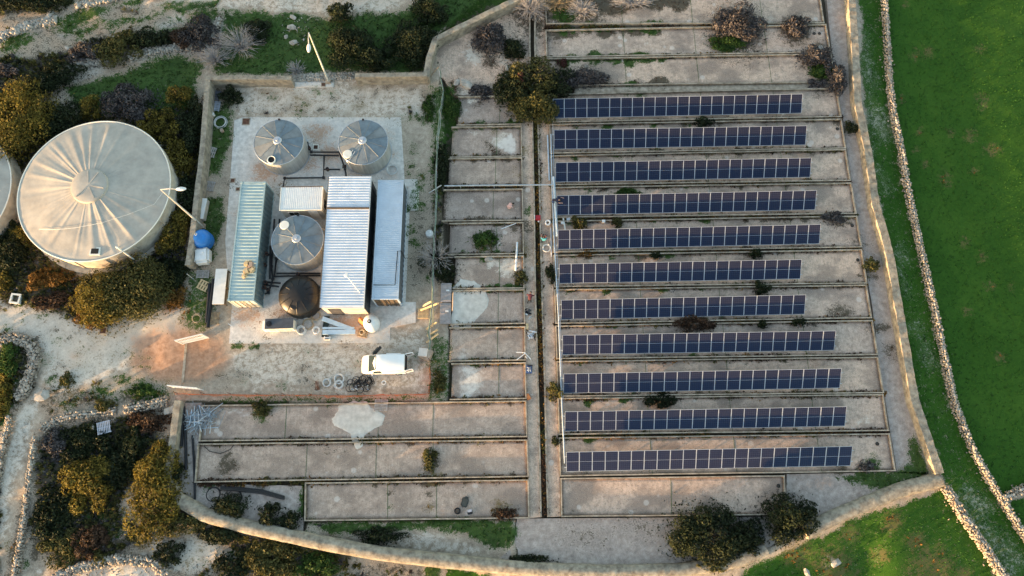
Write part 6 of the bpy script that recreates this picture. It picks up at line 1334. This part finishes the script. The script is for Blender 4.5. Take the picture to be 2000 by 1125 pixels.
SH = [  # label, x, y, r, h, kind, extra
 ('tall golden tamarisk tree at the left edge above the big tank', 30, 225, 62, 4.2, 'tamarisk', dict(ry=78, name='tamarisk_tree', cat=T, size=.10, dens=1.2)),
 ('big golden green tree just below the big tank', 250, 560, 78, 3.0, 'olive', dict(ry=58, name='tamarisk_tree', cat=T, size=.10, dens=1.2)),
 ('golden tree lobe standing left of the big golden green tree', 190, 590, 52, 3.0, 'tamarisk', dict(ry=48, name='tamarisk_tree', cat=T, size=.10, dens=1.2)),
 ('rust coloured low bush at the foot of the golden trees', 180, 622, 30, 1.2, 'rust', dict(ry=20)),
 ('yellow green bush against the right side of the big tank', 334, 452, 32, 1.9, 'tamarisk', dict(ry=40)),
 ('golden shrub right above the big tank rim', 345, 312, 30, 1.9, 'tamarisk', dict(ry=42)),
 ('golden tipped shrub above right of the big tank', 312, 245, 34, 2.0, 'tamarisk', dict(ry=32)),
 ('small golden bush above the big tank at its top left', 175, 208, 22, 2.2, 'tamarisk', dict(ry=26)),
 ('small golden bush near the upper left yard corner', 350, 186, 26, 2.2, 'tamarisk', dict(ry=22)),
 ('dark bush between the golden tamarisk and the big tank', 108, 235, 48, 2.2, 'dark', dict(ry=44)),
 ('grey brown bush above the big tank', 255, 200, 52, 2.0, 'grey', dict(ry=36, twigs=60)),
 ('dark evergreen between the yard wall and the golden shrubs', 375, 250, 26, 1.8, 'dark', dict(ry=60)),
 ('dark low bush between the big tank and the yard wall', 365, 385, 20, 1.6, 'dark', dict(ry=46)),
 ('dark bush at the far left above the second tank', 70, 165, 46, 1.8, 'dark', dict(ry=26)),
 ('dark green bush under the stone bank at upper left', 120, 140, 40, 1.6, 'dark', dict(ry=22)),
 ('dark olive thicket in the middle of the upper left slope', 228, 92, 42, 2.0, 'olive', dict(ry=32)),
 ('grey thicket left of the dark olive thicket', 168, 98, 34, 1.6, 'grey', dict(ry=24, twigs=50)),
 ('dark green thicket right of the dark olive thicket', 285, 72, 40, 1.8, 'dark', dict(ry=20)),
 ('purple grey thicket beside the short climbing wall', 392, 62, 36, 2.0, 'grey', dict(ry=34, twigs=50)),
 ('dark brown bush between the two upper thickets', 345, 70, 28, 1.6, 'brown', dict(ry=22)),
 ('dark bush in the very top left corner', 55, 5, 70, 1.6, 'dark', dict(ry=20)),
 ('low dark bush at the left edge of the slope', 10, 140, 24, 1.2, 'grey', dict(ry=14)),
 ('round dark evergreen shrub right of the upper lamp', 690, 92, 46, 2.6, 'dark', dict(ry=42)),
 ('small dark evergreen shrub near the top dirt track', 665, 32, 24, 1.8, 'dark', {}),
 ('dark shrub between the two big evergreens on the slope', 735, 112, 32, 1.8, 'dark', dict(ry=24)),
 ('large dark evergreen shrub beside the angled wall', 805, 80, 46, 2.6, 'dark', dict(ry=46)),
 ('dark evergreen at the top edge beside the angled wall', 842, 18, 34, 2.4, 'dark', dict(ry=28)),
 ('dark green bush at the foot of the bare shrubs by the yard', 500, 60, 28, 1.2, 'dark', dict(ry=26)),
 ('dark green leafy half of the big mixed shrub', 1004, 168, 38, 2.8, 'dark', dict(ry=38)),
 ('twiggy crown of the big mixed shrub over the channel', 1042, 146, 48, 3.0, 'olive', dict(ry=34, twigs=60)),
 ('olive lower crown of the big mixed shrub', 1050, 202, 40, 2.6, 'olive', dict(ry=34)),
 ('dark olive lower left lobe of the big mixed shrub', 1026, 206, 32, 2.0, 'olive', dict(ry=28)),
 ('reddish tuft within the big mixed shrub', 1016, 158, 14, 2.5, 'red', {}),
 ('small dark red tuft at the top of the big mixed shrub', 1098, 122, 10, 1.4, 'red', {}),
 ('dark shrub right of the big mixed shrub', 1088, 160, 32, 1.8, 'dark', dict(ry=28, twigs=50)),
 ('grey twiggy shrub on the bare bed right of the mixed shrub', 1150, 152, 38, 1.3, 'grey', dict(ry=22, twigs=60)),
 ('dark purple shrub on the upper apron', 955, 74, 32, 1.6, 'grey', dict(ry=30, twigs=40)),
 ('small dark weed bush on the upper apron edge', 1003, 95, 24, .9, 'dark', dict(ry=22)),
 ('large grey brown bush sprawling over the bare upper beds', 1440, 48, 48, 1.8, 'grey', dict(ry=40, twigs=120)),
 ('green skirt of growth under the large grey brown bush', 1425, 80, 38, .7, 'green', dict(ry=18)),
 ('dark grey bush at the right of the large grey brown bush', 1555, 50, 28, 1.4, 'grey', dict(ry=22, twigs=50)),
 ('grey bush over the right end of the bare bed', 1592, 108, 32, 1.4, 'grey', dict(ry=20, twigs=50)),
 ('green patch bush below the grey bush at the bed end', 1606, 140, 22, .8, 'green', dict(ry=16)),
 ('dark grey bush against the long wall near the top', 1633, 150, 20, 1.5, 'grey', dict(ry=34, twigs=30)),
 ('pale grey weed tuft left of the long wall', 1598, 165, 20, .6, 'grey', dict(ry=12)),
 ('small dark green bush above the second solar row', 1375, 240, 20, .9, 'dark', dict(ry=12)),
 ('small dark bush beside the long wall at the second bed', 1663, 247, 13, 1.0, 'dark', dict(ry=13)),
 ('round green bush between bed ends and the long wall', 1702, 516, 17, 1.0, 'olive', dict(ry=15)),
 ('dark spreading bush right of the fourth solar row', 1630, 424, 26, .8, 'grey', dict(ry=13, twigs=30)),
 ('small dark bush above the middle of the sixth solar row', 1477, 494, 15, .8, 'dark', dict(ry=11)),
 ('dark bush above the seventh solar row near its right end', 1489, 561, 16, 1.0, 'dark', dict(ry=15)),
 ('dark reddish brown bush above the eighth solar row', 1356, 633, 34, 1.1, 'brown', dict(ry=16)),
 ('small green bush right end above the eighth solar row', 1563, 629, 18, .7, 'dark', dict(ry=9)),
 ('tiny dark bush between the reddish bush and row end', 1491, 632, 9, .6, 'dark', dict(ry=10)),
 ('dark grey bush between the ninth and tenth solar rows', 1292, 779, 30, .9, 'dark', dict(ry=15)),
 ('grey bush at the right end of the lowest solar row', 1692, 910, 18, .8, 'grey', dict(ry=11)),
 ('dark weed above the left part of the sixth solar row', 1282, 498, 12, .5, 'dark', dict(ry=9)),
 ('golden weeds below the fifth solar row', 1148, 494, 18, .5, 'rust', dict(ry=7)),
 ('fern like green tuft between the fourth and fifth solar rows', 1132, 434, 14, .8, 'olive', dict(ry=14)),
 ('second fern like green tuft right of the first', 1206, 434, 11, .7, 'olive', dict(ry=12)),
 ('small green weed left end between third and fourth solar rows', 1225, 378, 26, .35, 'green', dict(ry=10)),
 ('huge round dark tree at the bottom right of the apron', 1385, 1045, 72, 3.4, 'dark', dict(ry=54, name='evergreen_tree', cat=T, dens=1.3)),
 ('second round dark tree right of the huge one', 1540, 1010, 50, 2.8, 'dark', dict(ry=42, name='evergreen_tree', cat=T, dens=1.3)),
 ('dark fringe bush between the two round trees', 1462, 1050, 32, 1.6, 'dark', dict(ry=34)),
 ('sunlit low bush at the foot of the huge dark tree', 1390, 1100, 36, 1.2, 'olive', dict(ry=14)),
 ('green yellow bush on the right walkway beside the ninth solar row', 1082, 763, 15, 1.1, 'olive', dict(ry=19)),
 ('dark tuft on the right walkway beside the sixth solar row', 1077, 533, 10, .8, 'dark', dict(ry=20)),
 ('small dark tuft on the right walkway near the tenth bed', 1087, 861, 9, .5, 'dark', dict(ry=9)),
 ('dark round shrub in front of the bent black pipes', 447, 988, 36, 1.5, 'dark', dict(ry=24)),
 ('dark round shrub right of the bent pipes shrub', 527, 1004, 23, 1.3, 'dark', dict(ry=20)),
 ('dark low shrub touching the lowest left bed', 568, 1018, 24, .9, 'dark', dict(ry=17)),
 ('dark shrub at the corner where the curved wall begins', 344, 925, 18, 1.2, 'dark', dict(ry=18)),
 ('dark green bush in the upper left yard corner', 447, 188, 21, 1.3, 'dark', dict(ry=20)),
 ('golden lit bush in the dark lower left scrub', 168, 938, 48, 1.58, 'tamarisk', dict(ry=54, dens=1.1)),
 ('dark scrub bush above the golden lit bush', 155, 862, 46, 1.15, 'dark', dict(ry=34)),
 ('dark scrub bush right of the golden lit bush', 222, 905, 42, 1.30, 'dark', dict(ry=50)),
 ('grey dry bush beside the left stone wall', 100, 865, 24, 1.0, 'grey', dict(ry=34, twigs=40)),
 ('tall golden green tree hugging the curved wall start', 300, 965, 52, 2.02, 'tamarisk', dict(ry=72, name='tamarisk_tree', cat=T, dens=1.2)),
 ('golden green bush above the hugging tree, against the wall', 318, 895, 22, 1.8, 'tamarisk', dict(ry=44)),
 ('olive bush right of the hugging tree below the wall', 350, 1020, 44, 1.15, 'olive', dict(ry=26)),
 ('dark scrub at the lower left corner beside the stone wall', 92, 1005, 44, 1.15, 'dark', dict(ry=48)),
 ('dark scrub mass at the lower left above the sunlit bank', 115, 1070, 44, 1.08, 'olive', dict(ry=34)),
 ('brown bush in the middle of the lower left scrub', 170, 1055, 34, 1.2, 'brown', dict(ry=32)),
 ('small golden bush in the lower left clearing', 185, 1090, 18, 1.0, 'olive', dict(ry=16)),
 ('olive bush at the clearing edge below the hugging tree', 270, 1045, 24, 1.2, 'olive', dict(ry=20)),
 ('round dark bush on the pale clearing', 322, 1082, 26, 1.2, 'dark', dict(ry=22)),
 ('large olive bush at the bottom edge below the curved wall', 520, 1088, 52, 1.30, 'olive', dict(ry=44)),
 ('dark olive bush left of the large bottom bush', 445, 1105, 34, 1.2, 'dark', dict(ry=26)),
 ('green low bush at the bottom edge right of the large bush', 610, 1105, 40, 1.0, 'green', dict(ry=26)),
 ('dark bush under the curved wall near its left third', 430, 1045, 40, 1.2, 'dark', dict(ry=18)),
 ('brown dry bush in the upper right of the left scrub', 290, 820, 40, 1.1, 'brown', dict(ry=24)),
 ('dark green bush at the walled scrub right side', 262, 870, 22, 1.4, 'dark', dict(ry=40)),
 ('rust bush below the big tank', 105, 540, 40, .8, 'rust', dict(ry=18)),
 ('rust patch bush left of the big tank base', 68, 545, 14, 1.0, 'rust', dict(ry=22)),
 ('dark scrub bush at the left edge below the second tank', 25, 480, 36, 1.3, 'dark', dict(ry=50)),
 ('golden bush left of the big tank base', 45, 455, 26, 1.4, 'tamarisk', dict(ry=26)),
 ('brown low bush between the rust bushes and the track', 110, 585, 44, .9, 'brown', dict(ry=20)),
 ('golden low bush at the left edge above the inspection pit', 8, 545, 18, 1.0, 'tamarisk', dict(ry=18)),
 ('dark low bush between the golden tree and yard wall', 330, 530, 36, 1.1, 'dark', dict(ry=30)),
 ('rust bush left of the gate weeds', 338, 582, 20, .9, 'rust', dict(ry=22)),
 ('green bush inside the stone heap at the left edge', 15, 700, 22, 1.2, 'green', dict(ry=34)),
 ('golden bush at the left edge beside the stone heap', -2, 770, 22, 1.2, 'tamarisk', dict(ry=40)),
 ('green weeds bush above the wide tumbled wall', 275, 765, 28, .7, 'green', dict(ry=14)),
 ('olive weeds bush on the tumbled wall near the track', 205, 790, 22, .8, 'olive', dict(ry=12)),
 ('small olive bush in the track junction', 130, 745, 14, .6, 'olive', dict(ry=16)),
 ('dark green bush below the bare tree at the fence', 868, 530, 24, 1.2, 'dark', dict(ry=22)),
 ('cactus like grey green heap on the weedy small bed', 948, 468, 26, .7, 'green', dict(ry=20)),
 ('dark weeds at the foot of the pale slab channel', 1018, 540, 12, .6, 'olive', dict(ry=16)),
 ('dry weeds on the joint of the long lower bed', 840, 900, 14, .5, 'olive', dict(ry=26)),
 ('weed bush on the top edge of the bed below the fence', 508, 800, 20, .8, 'olive', dict(ry=14)),
 ('brown weed bush on the bed corner above the grass strip', 985, 1002, 26, .6, 'brown', dict(ry=12)),
 ('dark green bush on the strip between curved wall and beds', 740, 1048, 46, .9, 'dark', dict(ry=16)),
 ('dark low bush at the wall below the walkway end', 1040, 1095, 44, .6, 'dark', dict(ry=10)),
 ('dark weeds beside the fence right of the big boulder', 940, 178, 22, .6, 'grey', dict(ry=18)),
 ('green weeds along the upper fence corner', 882, 210, 18, .7, 'green', dict(ry=24)),
 ('dark green weeds against the middle of the wire fence', 862, 330, 14, .7, 'dark', dict(ry=50)),
 ('green weeds left of the wire fence foot', 838, 210, 12, .5, 'green', dict(ry=26)),
 ('weedy green strip bush right of the orange fence corner', 858, 742, 13, .4, 'olive', dict(ry=26)),
]
for lab, x, y, r_, h, kind, kw in SH: shrub(lab, x, y, r_, h, kind, **kw)
bare('large bare grey bush on the slope above the yard corner', 465, 82, 58, 2.0, 200, None, 46)
bare('bare grey bush at the left of the large one', 418, 112, 42, 1.6, 150, None, 32)
bare('small bare pale bush above the broken wall', 578, 136, 24, 1.2, 80)
bare('leafless grey tree leaning over the wire fence', 852, 502, 40, 2.6, 110, None, 40, under='dark', name='bare_tree')
bare('leftmost bare grey bush at the top edge above the channel', 1036, 14, 42, 1.8, 200, None, 40)
bare('bare straw coloured bush at the top edge catching sun', 1088, 4, 40, 1.9, 170, mat('straw_twig', (.36, .28, .17), .85, 0, .2, 5), 30)
bare('bare grey bush right of the straw coloured one at the top', 1138, 18, 38, 1.5, 150, None, 30)
bare('spread of bare grey twigs at the top edge over the bare bed', 1235, 4, 50, 1.4, 160, None, 22)
bare('fine grey dead bush behind the large dark tree fringe', 1480, 1040, 22, 1.0, 70)

# ---------------------------------------------------------------- ground cover as stuff
def scatter(name, label, n, layer, thr, size, m, kk, zup=0.0, region=None, tall=1.0):
    x = RNG.uniform(-58, 58, n * 4); y = RNG.uniform(-17, 60, n * 4); px, py = W2P(x, y, 0 * x); ok = (px > -60) & (px < 2060) & (py > -60) & (py < 1180); x, y = x[ok], y[ok]
    W = cover(x, y, 0 * x); li = [LAY.index(l) for l in layer]; wv = W[:, li].max(1); keep = wv * (.45 + .9 * fbm(x, y, 1.1, 77)) > thr + RNG.uniform(0, .25, len(x)); x, y = x[keep], y[keep]
    if tall > 1:
        qx, qy = W2P(x, y, 0 * x); out = ~inside(qx, qy, ZONE); x, y = x[out], y[out]
    x, y = x[:n], y[:n]
    z = height(x, y); px, py = W2P(x, y, z); inz = inside(px, py, ZONE); z = np.where(inz, -.02, z) + zup
    k = len(x); V, F_, tint = [], [], []
    c = np.stack([x, y, z], -1); tt = RNG.uniform(.1, .9, k)
    for j in range(kk):
        a = RNG.uniform(0, 2 * np.pi, k); el = RNG.uniform(.25, 1.2, k); s = size * RNG.uniform(.6, 1.5, k)
        d = np.stack([np.cos(a) * np.cos(el), np.sin(a) * np.cos(el), np.sin(el) * tall], -1) * s[:, None]; sd = np.stack([-np.sin(a), np.cos(a), 0 * a], -1) * (s * .28)[:, None]
        V.append(np.stack([c, c + d * .55 + sd, c + d, c + d * .55 - sd], 1)); tint.append(np.clip(tt + RNG.normal(0, .15, k), 0, 1))
    V = np.stack(V, 1).reshape(-1, 3); tint = np.repeat(np.stack(tint, 1).ravel(), 4); F_ = np.arange(len(V)).reshape(-1, 4)
    return tag(mobj(name, npmesh(name, V, F_, m, tint)), label, None, None, 'stuff')
# weeds rooted in the channels between the beds
CH = [((1075, 243), (1642, 232)), ((1077, 303), (1650, 292)), ((1079, 365), (1660, 356)), ((1080, 430), (1672, 421)), ((1083, 497), (1683, 486)), ((1085, 564), (1692, 556)), ((1087, 635), (1702, 624)), ((1089, 704), (1713, 696)), ((1091, 777), (1725, 769)), ((1093, 852), (1735, 844)), ((1068, 55), (1608, 48)), ((1069, 115), (1620, 105)), ((900, 246), (1017, 246)), ((884, 308), (1018, 308)), ((876, 367), (1019, 367)), ((876, 434), (1021, 434)), ((890, 498), (1023, 498)), ((890, 565), (1024, 565)), ((884, 636), (1025, 636)), ((882, 707), (1026, 707)), ((884, 781), (1027, 781)), ((396, 865), (1028, 857)), ((392, 943), (1030, 934)), ((1048, 240), (1063, 1000))]
for nm, lab, kd, frac in (('channel_weeds', 'dry brown weeds rooted in the channels between beds', 'brown', 1.0), ('channel_straw', 'straw coloured weeds rooted in the channels between beds', 'rust', .35), ('channel_grass', 'green weeds rooted in the channels between beds', 'olive', .7)):
    C_ = []
    for (x0, y0), (x1, y1) in CH:
        L_ = math.hypot(x1 - x0, y1 - y0); cl = [random.random() for _ in range(int(3 + L_ / 55))]
        for k in range(int(L_ / 2.2 * frac)):
            f = min(1, max(0, random.choice(cl) + random.gauss(0, .018))); q = P(x0 + (x1 - x0) * f, y0 + (y1 - y0) * f); C_.append((q.x + random.gauss(0, .13), q.y + random.gauss(0, .13), -.08))
    C_ = np.array(C_); k = len(C_); V = []; tt = []
    for j in range(7):
        a = RNG.uniform(0, 6.283, k); el = RNG.uniform(.3, 1.3, k); s_ = RNG.uniform(.12, .36, k)
        d = np.stack([np.cos(a) * np.cos(el), np.sin(a) * np.cos(el), np.sin(el)], -1) * s_[:, None]; sd = np.stack([-np.sin(a), np.cos(a), 0 * a], -1) * (s_ * .22)[:, None]
        V.append(np.stack([C_, C_ + d * .55 + sd, C_ + d, C_ + d * .55 - sd], 1)); tt.append(RNG.uniform(.1, .9, k))
    V = np.stack(V, 1).reshape(-1, 3); tag(mobj(nm, npmesh(nm, V, np.arange(len(V)).reshape(-1, 4), LM[kd], np.repeat(np.stack(tt, 1).ravel(), 4))), lab, None, None, 'stuff')
LM['lawn'] = leafmat('lawn_blade', (.010, .040, .005), (.045, .135, .018))
scatter('weeds', 'low green weeds growing on soil and along kerbs', 26000, ['grass'], .46, .14, LM['green'], 5)
scatter('field_grass', 'short bright green growth of the field on the right', 22000, ['lawn'], .5, .11, LM['lawn'], 3)
scatter('dry_litter', 'dark dry litter and low scrub on the rough ground', 12000, ['dark'], .5, .14, LM['brown'], 4)
scatter('scrub', 'tangled low olive scrub between the bushes', 18000, ['dark'], .45, .28, LM['olive'], 6, 0, None, 1.3)
scatter('dark_scrub', 'tangled low dark green scrub between the bushes', 8000, ['dark'], .55, .30, LM['dark'], 6, 0, None, 1.3)
scatter('grey_scrub', 'tangled low grey brown scrub between the bushes', 9000, ['dark'], .5, .26, LM['grey'], 6, 0, None, 1.3)
scatter('dry_grass', 'golden dry grass tufts', 7000, ['straw'], .42, .16, LM['rust'], 5)
# loose rubble
x = RNG.uniform(-58, 58, 60000); y = RNG.uniform(-17, 60, 60000); W = cover(x, y, 0 * x); k = W[:, 1] * (.4 + fbm(x, y, 1.6, 21)) * (1 - np.maximum(W[:, 7] * .8, W[:, 2])) > .55 + RNG.uniform(0, .3, len(x)); x, y = x[k][:9000], y[k][:9000]
z = height(x, y); px, py = W2P(x, y, z); inz = inside(px, py, ZONE) | inside(px, py, [(440, 225), (830, 225), (830, 680), (440, 680)]) | inside(px, py, [(-60, 590), (360, 590), (360, 760), (60, 790), (-60, 660)]) ; x, y, z = x[~inz], y[~inz], z[~inz]
V, F_ = stones_np(np.stack([x, y, z + .02], -1), RNG.uniform(.05, .22, len(x)) ** 1.0); tag(mobj('rubble', npmesh('rubble', V, F_, M_STONE2)), 'loose pale limestone rubble on the slopes and banks', None, None, 'stuff')
